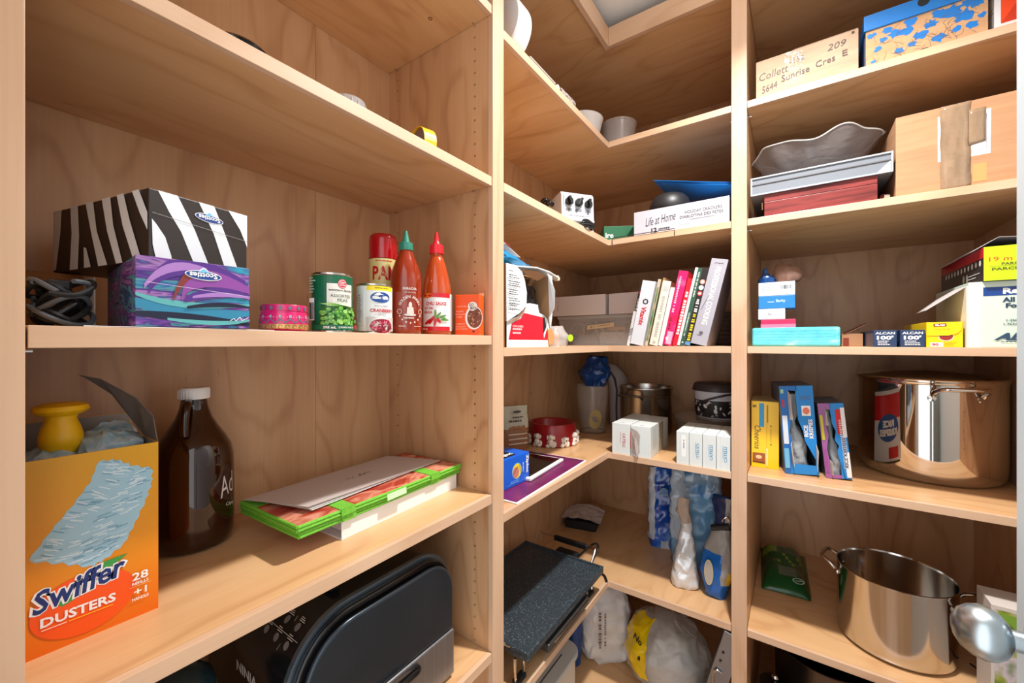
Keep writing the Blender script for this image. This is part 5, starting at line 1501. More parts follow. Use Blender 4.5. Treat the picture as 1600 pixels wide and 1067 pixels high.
pasta('left one of two white pasta boxes with red lettering', -0.636, 1.650, 0.078, 0.27, 0.128, CRED)
t = pasta('right one of two pasta boxes, its red-lettered front flap torn open', -0.5555, 1.648, 0.080, 0.27, 0.126, CRED, torn=True)
b = B(); b.sheet([(0.002, -0.002, 0.116), (0.002, -0.0008, 0.008), (0.030, -0.016, -0.0 + 0.002), (0.040, -0.014, 0.022), (0.038, -0.010, 0.05), (0.041, -0.009, 0.09), (0.030, -0.007, 0.105)], 0.0012)
b.obj('torn_flap', mat((176, 166, 160), 0.7), t)
b = B(); b.box(0.0, 0.002, -0.0022, -0.0004, 0.03, 0.10); b.obj('red_edge', CRED, t)
k = Ink((0.002, -0.0025, 0), (0.95, -0.31, 0), (0, 0, 1)); k.e = 0.0016; k.text('CATELLI', 0.016, 0.062, 0.009, mat((150, 90, 84), 0.5), 0.055, rot=90); k.obj('lettering', t)
b = B(); b.box(0.0802, 0.0806, 0.12, 0.19, 0.002, 0.124); b.obj('tape_strip', film('clear_tape', (200, 186, 160), 0.5, 0.1), t)
for q, (x, fl, lab) in enumerate([(-0.377, 0, 'leftmost of four blue-lettered pasta boxes, plain end showing'), (-0.3305, 1, 'second of four blue-lettered pasta boxes from the left'), (-0.2840, -1, 'third of four blue-lettered pasta boxes from the left'), (-0.2375, -1, 'rightmost of four blue-lettered pasta boxes, beside the post')]):
    t = pasta(lab, x, 1.648 + 0.0015 * (q % 2), 0.045, 0.21, 0.125, CBL, flip=fl or 1, torn=(fl == 0))
    if fl == 0:
        k = side(0.045, 0.21, 0.125, 'front'); k.rect(0.019, 0.03, 0.034, 0.112, mat((236, 238, 236), 0.4)); k.vgreek(0.027, 0.062, 0.095, 0.004, BLACK, 3, 0.004); k.obj('stamp', t)

# ---- griddle shelf
GR = bpy.data.materials.new('speckled_nonstick'); GR.use_nodes = True
n, l, p = nodes(GR)
tc = n.new('ShaderNodeTexCoord'); vo = n.new('ShaderNodeTexVoronoi'); vo.inputs['Scale'].default_value = 150
l.new(tc.outputs['Object'], vo.inputs[0])
nz = n.new('ShaderNodeTexNoise'); nz.inputs['Scale'].default_value = 70; l.new(tc.outputs['Object'], nz.inputs[0])
sm = n.new('ShaderNodeMath'); sm.operation = 'SUBTRACT'; l.new(nz.outputs[0], sm.inputs[0]); l.new(vo.outputs['Distance'], sm.inputs[1])
rp = ramp(n, [(0.0, (206, 214, 218)), (0.10, (150, 162, 170)), (0.17, (62, 74, 82)), (0.5, (44, 54, 60))])
l.new(vo.outputs['Distance'], rp.inputs[0]); l.new(rp.outputs[0], p.inputs['Base Color']); p.inputs['Roughness'].default_value = 0.42
t = thing('electric_griddle', 'black speckled electric griddle on chrome wire legs', 'griddle', (-0.632, 0.985, C5), 90)
gw, gd, gz = 0.565, 0.375, 0.112
b = B(); b.box(0, gw, 0, gd, gz - 0.028, gz - 0.006); b.obj('plate', GR, t, bev=0.006, seg=3)
b = B()
for (x0, x1, y0, y1) in ((0, gw, 0, 0.010), (0, gw, gd - 0.010, gd), (0, 0.010, 0.010, gd - 0.010), (gw - 0.010, gw, 0.010, gd - 0.010)):
    b.box(x0, x1, y0, y1, gz - 0.008, gz)
b.obj('rim', GR, t, bev=0.002)
b = B(); b.box(0.05, gw - 0.05, 0.03, gd - 0.04, gz - 0.046, gz - 0.0285); b.obj('heater_body', MATTEBLACK, t, bev=0.004)
b = B(); b.box(0.13, 0.43, 0.004, 0.06, 0.030, 0.058); b.obj('drip_tray', mat((86, 84, 82), 0.3, 0.6), t, bev=0.004)
b = B(); b.tube([(0.16, 0.002, 0.050), (0.42, 0.002, 0.050)], 0.004, 10); b.obj('tray_bar', CHROME, t, smooth=True)
for (x, sgn) in ((0.0, -1), (gw, 1)):
    for (y0, y1) in ((0.055, 0.32),):
        b = B()
        o_ = 0.040 * sgn
        b.tube(spline([(x - 0.02 * sgn, y0, gz - 0.02), (x + o_, y0, gz + 0.032), (x + o_ * 1.1, y0 + 0.02, gz + 0.036), (x + o_ * 1.1, y1 - 0.02, gz + 0.036), (x + o_, y1, gz + 0.032), (x - 0.02 * sgn, y1, gz - 0.02)], 5), 0.0042, 8); b.obj('wire_handle', CHROME, t, smooth=True)
for (x, y) in ((0.012, 0.045), (gw - 0.05, 0.045), (0.012, 0.33), (gw - 0.05, 0.33)):
    b = B(); b.tube(spline([(x - 0.012, y, gz - 0.03), (x - 0.010, y, 0.02), (x, y, 0.006), (x + 0.025, y, 0.006), (x + 0.034, y, 0.02), (x + 0.036, y, gz - 0.03)], 5), 0.0045, 8); b.obj('leg', CHROME, t, smooth=True)
    b = B(); b.box(x - 0.012, x + 0.036, y - 0.010, y + 0.012, 0.0, 0.014); b.obj('foot', MATTEBLACK, t, bev=0.003)
b = B(); b.box(gw + 0.02, gw + 0.11, 0.16, 0.26, 0.03, 0.075); b.obj('controller', MATTEBLACK, t, bev=0.006)
b = B(); b.box(gw + 0.034, gw + 0.050, 0.09, 0.25, gz + 0.020, gz + 0.044); b.obj('grip', BLACK, t, bev=0.006)
b = B(); b.tube(spline([(gw + 0.10, 0.16, 0.06), (gw + 0.13, 0.10, 0.12), (gw + 0.08, 0.06, 0.13), (gw + 0.03, 0.09, 0.05), (gw + 0.06, 0.13, 0.012), (gw + 0.12, 0.06, 0.006), (gw + 0.08, 0.02, 0.006)], 6), 0.005, 8); b.obj('cord', BLACK, t, smooth=True)

t = carton('kitchen_scale', 'flat black kitchen scale under crumpled paper at the back', 'scale', (-1.035, 1.985, C5), 12, 0.17, 0.20, 0.045, MATTEBLACK, bev=0.008)
t = thing('crumpled_paper', 'crumpled white paper lying on the black scale', 'paper', (-0.965, 2.075, C5 + 0.0455), 14)
b = B()
N = 12
vs, fs = [], []
for i in range(N + 1):
    for j in range(N + 1):
        x, y = (i / N - 0.5) * 0.21, (j / N - 0.5) * 0.17
        z = 0.010 + 0.034 * abs(math.sin(2.4 * (i / N) + 0.4)) * (0.6 + 0.4 * j / N) + 0.010 * noise.noise(Vector((x * 30, y * 30, 0.3)))
        vs.append((x, y, max(z - 0.008, 0.0008)))
for i in range(N):
    for j in range(N):
        a = i * (N + 1) + j
        fs.append((a, a + N + 1, a + N + 2, a + 1))
b.add(vs, fs); o = b.obj('sheet', mat((206, 192, 184), 0.8), t)
sl = o.modifiers.new('thickness', 'SOLIDIFY'); sl.thickness = 0.0006

def foodbag(name, label, loc, rot, w, d, h, mats, pick, prof, amp=0.008, seed=1, freq=18, n=44, steps=22, power=3.0):
    t = thing(name, label, 'bag', loc, rot)
    b = B(); b.loft(bag_secs(h, w, d, steps, prof), n, amp=amp, freq=freq, seed=seed, pick=pick, power=power)
    b.obj('bag', mats, t, smooth=True, ang=60)
    return t
BB = noisy('blue_bag_print', [(0.35, (12, 60, 150)), (0.55, (26, 96, 196)), (0.68, (150, 186, 220))], (9, 9, 5), 0.16, detail=2, coat=0.4); BW = noisy('pale_bag_print', [(0.35, (150, 166, 186)), (0.65, (216, 222, 230))], (14, 14, 9), 0.18, coat=0.4); BT = mat((166, 118, 90), 0.3); LB = mat((110, 160, 200), 0.25); DB = mat((10, 66, 124), 0.22)
def pk1(u, v):
    if v < 0.10: return 0 if 0.5 < u < 0.72 else 1
    if 0.50 < u < 0.66: return 1 if v < 0.85 else 1
    if 0.80 < u < 0.95 and 0.1 < v < 0.45: return 2
    return 0
t = foodbag('flour_bag', 'blue and white food bag standing at the back of the corner', (-0.535, 2.11, C5), 18, 0.165, 0.11, 0.385, [BB, BW, BT], pk1, [(0, 0.92, 0.9, 0, 0), (0.1, 1, 1, 0, 0), (0.8, 0.98, 0.8, 0, 0), (1, 0.9, 0.3, 0, 0)], amp=0.007, seed=3, freq=34, n=72, steps=40)
k = Ink((0, -0.064, 0), (1, 0, 0), (0, 0.02, 0.999)); k.e = 0.004; k.ell(-0.01, 0.285, 0.018, 0.018, mat((70, 150, 150), 0.4)); k.ell(-0.01, 0.285, 0.014, 0.014, BB); k.obj('seal', t)
def pk2(u, v):
    if 0.55 < u < 0.70: return 2 if v > 0.3 else 1
    if 0.7 <= u < 0.92: return 1 if v < 0.75 else 0
    return 0
foodbag('frozen_food_bag', 'big translucent blue and silver food bag behind the white pouch', (-0.375, 2.005, C5), 12, 0.22, 0.12, 0.43, [noisy('frozen_print', [(0.35, (24, 84, 160)), (0.5, (70, 134, 190)), (0.62, (170, 196, 214)), (0.75, (220, 228, 234))], (10, 10, 6), 0.16, detail=3, coat=0.5), LB, mat((176, 196, 214), 0.2, coat=0.4)], pk2, [(0, 0.9, 0.9, 0, 0), (0.15, 1, 1, 0, 0), (0.8, 1, 0.8, 0, 0), (1, 0.95, 0.3, 0, 0)], amp=0.010, seed=9, freq=28, n=80, steps=44)
t = foodbag('white_pouch', 'slim white foil pouch with kraft top standing at the shelf front', (-0.378, 1.80, C5), 18, 0.105, 0.075, 0.365, [mat((214, 216, 218), 0.2, 0.25), mat((170, 148, 130), 0.5)], lambda u, v: 1 if v > 0.72 else 0, [(0, 0.9, 0.8, 0, 0), (0.06, 1, 1, 0, 0), (0.3, 0.82, 0.9, 0, 0), (0.55, 0.50, 0.55, 0.004, 0), (0.72, 0.40, 0.4, 0.006, 0), (0.84, 0.52, 0.4, -0.008, 0), (1, 0.40, 0.12, -0.006, 0)], amp=0.0065, seed=14, freq=36, n=64, steps=44)
t = foodbag('blue_rice_bag', 'blue and yellow food bag closed with a black clip', (-0.262, 1.805, C5), -8, 0.125, 0.085, 0.40, [mat((20, 96, 176), 0.2), mat((150, 146, 140), 0.35), mat((30, 44, 84), 0.25), mat((204, 170, 50), 0.3)],
            lambda u, v: 0 if v < 0.16 else (3 if u > 0.86 and v < 0.3 else (1 if 0.80 < u < 0.98 else (0 if v < 0.45 else (1 if v < 0.7 else 2)))),
            [(0, 0.55, 0.7, 0, 0), (0.05, 0.62, 0.9, 0, 0), (0.25, 1, 1, 0.004, 0), (0.5, 0.8, 0.8, 0.012, 0), (0.68, 0.5, 0.5, 0.022, 0), (0.75, 0.44, 0.3, 0.026, 0), (1.0, 0.62, 0.3, 0.022, 0)], amp=0.005, seed=21, freq=36, n=64, steps=44)
k = Ink((-0.012, -0.046, 0), (1, 0, 0), (0, 0.0, 1)); k.e = 0.004
k.ell(0, 0.105, 0.017, 0.050, mat((206, 190, 120), 0.4), 28); k.ell(0, 0.105, 0.0145, 0.046, mat((176, 170, 160), 0.3), 28); k.obj('window', t)
b = B(); b.tube([(-0.010, -0.020, 0.272), (0.052, -0.012, 0.292)], [0.012, 0.014], 12); b.obj('clip', BLACK, t, smooth=True)
b = B(); b.tube(spline([(0.03, -0.020, 0.30), (0.035, -0.035, 0.32), (0.05, -0.03, 0.335), (0.055, -0.02, 0.315)], 5), 0.003, 8); b.obj('clip_wire', CHROME, t, smooth=True)

# ---- bottom of the corner
t = thing('tissue_pack', 'white plastic-wrapped paper pack on the bottom of the corner', 'pack', (-0.80, 1.93, DECK), 40)
WP = noisy('white_polybag', [(0.3, (206, 204, 204)), (0.7, (232, 230, 228))], (8, 8, 8), 0.3, bump=0.5, bscale=14)
b = B(); b.loft(bag_secs(0.40, 0.24, 0.26, 40, [(0, 0.9, 0.9, 0, 0), (0.08, 1, 1, 0, 0), (0.6, 1, 1, 0, 0), (0.85, 0.8, 0.7, 0, 0), (1, 0.3, 0.2, 0, 0)]), 80, amp=0.014, freq=20, seed=31, power=4)
b.obj('wrap', WP, t, smooth=True, ang=60)
k = Ink((0, -0.150, 0), (1, 0, 0), (0, 0, 1)); k.e = 0.004
k.vgreek(-0.055, 0.10, 0.27, 0.016, mat((110, 104, 104), 0.5), 4, 0.012); k.vgreek(-0.030, 0.11, 0.26, 0.010, mat((120, 114, 114), 0.5), 5, 0.010)
k.obj('lettering', t)
t = thing('paper_pack', 'smaller white paper pack with grey print behind the bin', 'pack', (-0.985, 1.785, DECK), 30)
b = B(); b.loft(bag_secs(0.22, 0.14, 0.12, 12, [(0, 0.92, 0.92, 0, 0), (0.1, 1, 1, 0, 0), (0.9, 1, 1, 0, 0), (1, 0.9, 0.9, 0, 0)]), 44, amp=0.006, freq=14, seed=33, power=5); b.obj('wrap', WP, t, smooth=True, ang=60)
k = Ink((0, -0.067, 0), (1, 0, 0), (0, 0, 1)); k.e = 0.003; k.line([(-0.01, 0.135), (0.05, 0.135), (0.05, 0.165), (-0.01, 0.165), (-0.01, 0.135)], 0.0015, GREYCARD); k.greek(-0.004, 0.160, 0.05, 1, 0.02, GREYCARD, 4); k.obj('lettering', t)
t = thing('blue_tub', 'small blue plastic tub behind the white paper pack', 'tub', (-0.868, 1.755, DECK), 0)
b = B(); b.lathe([(0, 0), (0.034, 0), (0.038, 0.16), (0.039, 0.205), (0.035, 0.212), (0, 0.213)], 32); b.obj('tub', mat((20, 70, 140), 0.35), t, smooth=True)
b = B(); b.lathe([(0.0385, 0.190), (0.042, 0.192), (0.042, 0.202), (0.039, 0.204)], 32); b.obj('lid_rim', mat((16, 56, 120), 0.35), t, smooth=True)

t = thing('yellow_bread_bag', 'clear and yellow printed bag of white rolls on the bottom', 'bag', (-0.475, 1.90, DECK), 10)
YB_ = mat((236, 200, 14), 0.25); CLB = film('bag_film', (226, 222, 214), 0.42, 0.10, 0.7, 26)
b = B(); b.loft(bag_secs(0.29, 0.36, 0.30, 40, [(0, 0.7, 0.7, 0, 0), (0.2, 0.95, 0.95, 0, 0), (0.55, 1, 1, 0, 0), (0.85, 0.75, 0.75, -0.01, 0), (1, 0.35, 0.35, -0.02, 0)]), 90, amp=0.013, freq=20, seed=41, power=2.3,
              pick=lambda u, v: 1 if (0.50 < u < 0.685 and v > 0.25) or (0.86 < u < 0.9 and v < 0.35) else 0)
b.obj('bag', [CLB, YB_], t, smooth=True, ang=60)
b = B(); b.loft(bag_secs(0.19, 0.24, 0.20, 12, [(0, 0.8, 0.8, 0.02, 0), (0.4, 1, 1, 0.02, 0), (1, 0.5, 0.5, 0.02, 0)]), 40, amp=0.012, freq=14, seed=43, power=2.2); b.obj('contents', mat((226, 226, 228), 0.6), t, smooth=True, ang=60)
k = Ink((-0.125, -0.108, 0), (0.86, -0.51, 0), (0.07, 0.08, 0.994)); k.e = 0.020
k.text('No', 0.010, 0.22, 0.030, BLACK, 0.045, bold=0.03, rot=-20); k.text('e', 0.020, 0.15, 0.022, BLACK, rot=-15, bold=0.04); k.obj('lettering', t)

t = thing('chrome_rack', 'shiny steel tray with wire handle leaning at the post', 'tray', (-0.335, 1.665, DECK), 0, tilt=(0, 15))
b = B(); b.box(0, 0.012, 0, 0.34, 0, 0.485); b.obj('tray', mat((176, 178, 182), 0.22, 0.9), t, bev=0.004)
b = B(); b.box(-0.004, 0.060, -0.006, 0.0, 0.0, 0.485); b.obj('tray_edge', mat((150, 156, 166), 0.25, 0.9), t, bev=0.002)
b = B(); b.tube(spline([(0.030, -0.010, 0.33), (0.012, -0.012, 0.332), (0.006, -0.012, 0.31), (0.016, -0.012, 0.27), (0.022, -0.012, 0.24), (0.020, -0.012, 0.10)], 6), 0.0032, 8); b.obj('wire_handle', CHROME, t, smooth=True)
for q in range(3):
    b = B(); b.box(0.010, 0.018, -0.0075, -0.006, 0.40 - 0.035 * q, 0.410 - 0.035 * q); b.obj('slot', BLACK, t)

t = thing('white_bin', 'white plastic bin with pale lid under the griddle shelf', 'bin', (-0.775, 1.16, DECK), 90)
BL_ = mat((206, 214, 214), 0.35)
def rrect(x0, x1, y0, y1, r, n=6):
    out = []
    for (cx, cy, a0) in ((x1 - r, y0 + r, -90), (x1 - r, y1 - r, 0), (x0 + r, y1 - r, 90), (x0 + r, y0 + r, 180)):
        for q in range(n + 1):
            a = R(a0 + 90 * q / n)
            out.append((cx + r * math.cos(a), cy + r * math.sin(a)))
    return out
b = B(); b.prism(rrect(0.01, 0.49, 0.01, 0.275, 0.06), 0.0, 0.148); b.obj('body', mat((216, 216, 212), 0.4), t, smooth=True)
b = B(); b.prism(rrect(0.0, 0.50, 0.0, 0.285, 0.065), 0.148, 0.172); b.obj('lid', BL_, t, smooth=True, bev=0.005)
b = B(); b.box(0.08, 0.40, 0.05, 0.056, 0.1718, 0.1735); b.obj('lid_groove', mat((96, 104, 106), 0.5), t)

# ================================================================ right bay
INK = mat((70, 62, 60), 0.6)
t = carton('postal_carton', 'brown carton with handwritten address on the top right shelf', 'box', (-0.114, 1.664, C1), 0, 0.276, 0.26, 0.135, KRAFT2, bev=0.0015)
k = side(0.276, 0.26, 0.135, 'front')
k.poly([(0.085, 0.0), (0.135, 0.0), (0.137, 0.118), (0.12, 0.135), (0.083, 0.135)], film('carton_tape', (206, 194, 180), 0.16, 0.10, 0.6, 40))
k.text('Collett', 0.052, 0.079, 0.026, INK, 0.085, rot=4, shear=0.2); k.text('-152', 0.118, 0.100, 0.016, INK, 0.04, rot=4); k.text('209', 0.222, 0.104, 0.020, INK, 0.048, rot=2, shear=0.25)
k.text('5644', 0.040, 0.034, 0.024, INK, 0.048, rot=10, shear=0.3); k.text('Sunrise', 0.113, 0.054, 0.022, INK, 0.078, rot=6, shear=0.1); k.text('Cres', 0.193, 0.064, 0.020, INK, 0.050, rot=6, shear=0.1); k.text('E', 0.243, 0.071, 0.018, INK, 0.013, rot=2)
k.rect(0.259, 0.124, 0.266, 0.130, mat((60, 52, 48), 0.7))
k.obj('handwriting', t)
b = B(); b.sheet([(0.11, -0.0006, 0.136), (0.275, -0.0006, 0.136), (0.273, 0.10, 0.143), (0.112, 0.10, 0.143)], 0.0015); b.obj('top_flap', KRAFT2, t)

t = thing('shoe_box', 'patterned shoe box with bright blue lid', 'box', (0.1795, 1.668, C1), 0)
b = B(); b.box(0, 0.256, 0, 0.30, 0, 0.125); b.obj('body', KRAFT, t, bev=0.001)
BLID = mat((22, 118, 200), 0.4)
b = B(); b.box(-0.005, 0.261, -0.005, 0.305, 0.116, 0.163); b.obj('lid', BLID, t, bev=0.001)
b = B(); b.sheet([(-0.002, 0.02, 0.0), (-0.002, 0.02, 0.116), (-0.006, 0.28, 0.116), (-0.006, 0.28, 0.0)], 0.001); b.obj('side_wrap', mat((20, 66, 128), 0.4), t)
k = side(0.256, 0.30, 0.125, 'front')
rr = random.Random(15)
LINEK = mat((112, 96, 90), 0.7)
def blob(k, u, v, r, m, seed):
    q_ = random.Random(seed)
    pts = []
    for i in range(14):
        a = 2 * math.pi * i / 14
        g = r * (0.55 + 0.65 * q_.random())
        pts.append((min(max(u + g * math.cos(a) * 1.2, 0.002), 0.254), min(max(v + g * math.sin(a), 0.002), 0.114)))
    k.poly(pts, m); k.e -= 0.00021
for i, (u, v, r_) in enumerate([(0.065, 0.085, 0.013), (0.095, 0.080, 0.016), (0.028, 0.052, 0.008), (0.122, 0.056, 0.014), (0.075, 0.028, 0.011), (0.185, 0.095, 0.020), (0.210, 0.072, 0.020), (0.160, 0.100, 0.014), (0.235, 0.095, 0.012), (0.018, 0.018, 0.006), (0.195, 0.040, 0.010), (0.245, 0.058, 0.008), (0.145, 0.078, 0.012), (0.050, 0.100, 0.012), (0.100, 0.102, 0.014), (0.225, 0.040, 0.012), (0.040, 0.075, 0.009), (0.160, 0.030, 0.012), (0.105, 0.035, 0.009), (0.220, 0.106, 0.014), (0.012, 0.098, 0.010)]):
    blob(k, u, v, r_, BLID, i + 3)
k.up()
for i in range(60):
    u, v = rr.random() * 0.24, rr.random() * 0.105
    pts = [(u, v)]
    a = rr.random() * 6.28
    for q in range(4):
        a += rr.random() * 1.6 - 0.6
        pts.append((min(max(pts[-1][0] + 0.007 * math.cos(a), 0), 0.255), min(max(pts[-1][1] + 0.007 * math.sin(a), 0), 0.115)))
    k.line(pts, 0.0007, LINEK); k.e -= 0.00021
k.up(); k.ell(0.131, 0.0, 0.017, 0.013, mat((24, 20, 20), 0.9), 20)
k.obj('printed_front', t)
b = B(); b.lathe([(0.0, 0.0), (0.013, 0.0), (0.013, 0.0008), (0.0, 0.0008)], 20); o = b.obj('lid_hole', MATTEBLACK, t); o.rotation_euler = (R(90), 0, 0); o.location = (0.128, -0.0052, 0.148)
t = carton('orange_box', 'white and orange box at the right end of the top shelf', 'box', (0.4475, 1.672, C1), 0, 0.13, 0.24, 0.17, mat((222, 222, 224), 0.45))
k = side(0.13, 0.24, 0.17, 'front'); k.poly([(0.012, 0.02), (0.13, 0.02), (0.13, 0.17), (0.012, 0.17)], mat((232, 70, 20), 0.4)); k.poly([(0.012, 0.02), (0.13, 0.02), (0.06, 0.10)], mat((196, 50, 12), 0.4)); k.ell(0.045, 0.098, 0.006, 0.006, BLACK); k.obj('printed_front', t)
k = side(0.13, 0.24, 0.17, 'left')
for q in range(3):
    k.line([(0.18, 0.02 + 0.05 * q), (0.235, 0.02 + 0.05 * q), (0.235, 0.06 + 0.05 * q), (0.18, 0.06 + 0.05 * q), (0.18, 0.02 + 0.05 * q)], 0.002, mat((60, 70, 90), 0.5))
k.obj('printed_side', t)

# ---- second right shelf
REDW = noisy('red_lacquered_wood', [(0.35, (86, 24, 22)), (0.55, (130, 46, 42)), (0.7, (102, 32, 30))], (5, 5, 60), 0.4, detail=3)
t = thing('red_wood_box', 'dark red wooden box under the grey tray', 'box', (-0.089, 1.660, C2), 0)
b = B(); b.box(0, 0.295, 0, 0.20, 0, 0.052); b.obj('base', REDW, t, bev=0.001)
b = B(); b.box(0, 0.295, 0, 0.20, 0.0532, 0.078); b.obj('lid', noisy('red_wood_lid', [(0.35, (92, 26, 26)), (0.6, (140, 52, 48))], (5, 5, 60), 0.4), t, bev=0.001)
b = B(); b.tube([(-0.006, 0.03, 0.035), (-0.006, 0.03, 0.060)], 0.004, 8); b.obj('hinge', CHROME, t, smooth=True)
t = thing('grey_tray', 'grey and white framed tray resting on the red box', 'tray', (-0.1295, 1.652, C2 + 0.0785), 0)
GT = mat((118, 124, 132), 0.4)
b = B(); b.box(0, 0.370, 0.004, 0.30, 0, 0.062); b.obj('body', GT, t)
b = B(); fr = 0.0045
b.box(0, 0.370, 0, 0.0045, 0, fr); b.box(0, 0.370, 0, 0.0045, 0.062 - fr, 0.062); b.box(0, fr, 0, 0.0045, fr, 0.062 - fr); b.box(0.370 - fr, 0.370, 0, 0.0045, fr, 0.062 - fr)
b.obj('frame', mat((176, 182, 190), 0.35), t)
b = B(); b.box(fr, 0.370 - fr, 0.0015, 0.004, 0.036, 0.039); b.obj('groove', INKGREY, t)
b = B(); b.sheet([(0.335, 0.0034, 0.006), (0.364, 0.0012, 0.006), (0.364, 0.0012, 0.034)], 0.001); b.obj('corner_fold', WHITE, t)
t = thing('ruffled_glass_bowl', 'large ruffled glass bowl standing on the grey tray', 'bowl', (0.055, 1.84, C2 + 0.141), 0)
n_, ring = 96, []
b = B()
vs, fs = [], []
profb = [(0.05, 0.0), (0.07, 0.003), (0.10, 0.02), (0.135, 0.055), (0.165, 0.095), (0.183, 0.13), (0.192, 0.142)]
for j, (r_, z_) in enumerate(profb):
    f = j / (len(profb) - 1)
    for i in range(n_):
        a = 2 * math.pi * i / n_
        wv = f * f * (0.013 * math.sin(a * 5 + 0.6) + 0.005 * math.sin(a * 9))
        rr_ = r_ * (1 + 0.03 * f * math.sin(a * 10)) * (1.0 if abs(math.sin(a)) > 2 else 1.0)
        vs.append((rr_ * math.cos(a), rr_ * math.sin(a) * 0.72, z_ * 0.88 + wv * (1 if j > 1 else 0)))
for j in range(len(profb) - 1):
    for i in range(n_):
        i2 = (i + 1) % n_
        fs.append((j * n_ + i, j * n_ + i2, (j + 1) * n_ + i2, (j + 1) * n_ + i))
fs.append(tuple(range(n_ - 1, -1, -1)))
b.add(vs, fs)
GLS = film('ruffled_glass', (160, 152, 150), 0.30, 0.05, 0.3, 60)
o = b.obj('bowl', GLS, t, smooth=True, ang=80)
sl = o.modifiers.new('wall', 'SOLIDIFY'); sl.thickness = 0.004
b = B(); b.tube([vs[(len(profb) - 1) * n_ + i] for i in range(n_)], 0.0024, 6, closed=True); b.obj('rim', film('glass_rim', (220, 218, 214), 0.7, 0.06), t, smooth=True)

t = carton('taped_carton', 'big brown carton with packing tape and white label', 'box', (0.2475, 1.664, C2), 0, 0.330, 0.34, 0.241, noisy('carton_tan', [(0.3, (170, 124, 88)), (0.7, (186, 140, 102))], (5, 5, 60), 0.75), bev=0.002)
k = side(0.330, 0.34, 0.241, 'front')
k.poly([(0.089, 0.085), (0.191, 0.085), (0.192, 0.208), (0.089, 0.215)], WHITE)
k.line([(0.165, 0.10), (0.184, 0.10), (0.184, 0.195), (0.165, 0.196)], 0.0010, mat((90, 80, 110), 0.5)); k.greek(0.166, 0.19, 0.014, 8, 0.008, mat((150, 150, 156), 0.5), 2)
k.obj('label', t)
TAPE = noisy('packing_tape', [(0.3, (126, 104, 82)), (0.7, (158, 132, 106))], (30, 30, 8), 0.12, bump=0.9, bscale=26, coat=0.4)
b = B()
N = 22
vs, fs = [], []
for i in range(N + 1):
    for j in range(5):
        u = 0.094 + 0.060 * j / 4 + 0.0008 * math.sin(i * 0.9)
        v = 0.241 * i / N
        vs.append((u, -0.0008 - 0.0016 * abs(noise.noise(Vector((u * 60, v * 40, 1.0)))), v))
for i in range(N):
    for j in range(4):
        a = i * 5 + j
        fs.append((a, a + 1, a + 6, a + 5))
b.add(vs, fs); o = b.obj('tape', TAPE, t, smooth=True, ang=80); sl = o.modifiers.new('thickness', 'SOLIDIFY'); sl.thickness = 0.0004
b = B()
vs, fs = [], []
for i in range(9):
    for j in range(5):
        u, v = 0.150 + 0.032 * j / 4, 0.115 + 0.10 * i / 8
        vs.append((u, -0.0016 - 0.0014 * abs(noise.noise(Vector((u * 70, v * 50, 4.0)))), v + 0.012 * (j / 4) * (0.5 if i == 0 else 0)))
for i in range(8):
    for j in range(4):
        a = i * 5 + j
        fs.append((a, a + 1, a + 6, a + 5))
b.add(vs, fs); o = b.obj('tape', TAPE, t, smooth=True, ang=80); sl = o.modifiers.new('thickness', 'SOLIDIFY'); sl.thickness = 0.0004
b = B(); b.box(0.158, 0.184, -0.0006, -0.0003, 0.012, 0.062); b.obj('tape_mark', mat((206, 150, 92), 0.4), t)
t = thing('metal_cap', 'small silver metal cap between red box and brown carton', 'cap', (0.2235, 1.672, C2 + 0.0105), 35)
b = B(); b.tube([(-0.008, 0, 0), (0.008, 0, 0)], [0.0085, 0.0098], 18); b.obj('cap', CHROME, t, smooth=True)

# ---- wrap shelf
CYAN = noisy('cyan_pack', [(0.3, (70, 186, 202)), (0.6, (96, 206, 218)), (0.8, (180, 236, 240))], (14, 14, 30), 0.18, detail=3, bump=0.6, bscale=40, coat=0.4)
t = carton('cyan_pack', 'flat cyan plastic-wrapped pack at the shelf front', 'pack', (-0.127, 1.672, C3), 0, 0.246, 0.20, 0.0655, CYAN, bev=0.007)
k = side(0.246, 0.20, 0.0655, 'front'); k.e = 0.0004
for q in range(5): k.line([(0.012, 0.012 + 0.010 * q), (0.234, 0.013 + 0.010 * q)], 0.0006, mat((60, 166, 186), 0.3)); k.e -= 0.0002
k.obj('layer_lines', t)
zz = C3 + 0.066
G2 = 'small boxes stacked on the cyan pack'
t = carton('red_card_box', 'crimson box lowest in the stack on the cyan pack', 'box', (-0.104, 1.735, zz), 0, 0.105, 0.09, 0.031, mat((190, 24, 78), 0.35), group=G2)
k = side(0.105, 0.09, 0.031, 'front'); k.rect(0.0, 0.0, 0.105, 0.014, mat((206, 110, 140), 0.4)); k.obj('printed_front', t); zz += 0.0315
t = carton('white_card_box', 'short white box above the crimson one in the stack', 'box', (-0.112, 1.735, zz), 0, 0.082, 0.09, 0.038, mat((206, 204, 206), 0.4), group=G2)
k = side(0.082, 0.09, 0.038, 'front'); k.line([(0.030, 0.014), (0.034, 0.024), (0.037, 0.014), (0.043, 0.020)], 0.0012, INKGREY); k.obj('printed_front', t); zz += 0.0385
t = carton('blue_card_box', 'blue box third up in the stack on the cyan pack', 'box', (-0.111, 1.735, zz), 0, 0.110, 0.09, 0.046, mat((20, 120, 186), 0.25), group=G2)
k = side(0.110, 0.09, 0.046, 'front'); k.text('Barby', 0.068, 0.026, 0.013, mat((190, 216, 236), 0.4), 0.028, bold=0.02); k.rect(0.028, 0.022, 0.048, 0.026, mat((150, 190, 220), 0.4)); k.obj('printed_front', t); zz += 0.0465
t = carton('barcode_box', 'white box with barcode topmost in the stack', 'box', (-0.111, 1.735, zz), 0, 0.110, 0.09, 0.048, mat((206, 212, 218), 0.3), group=G2)
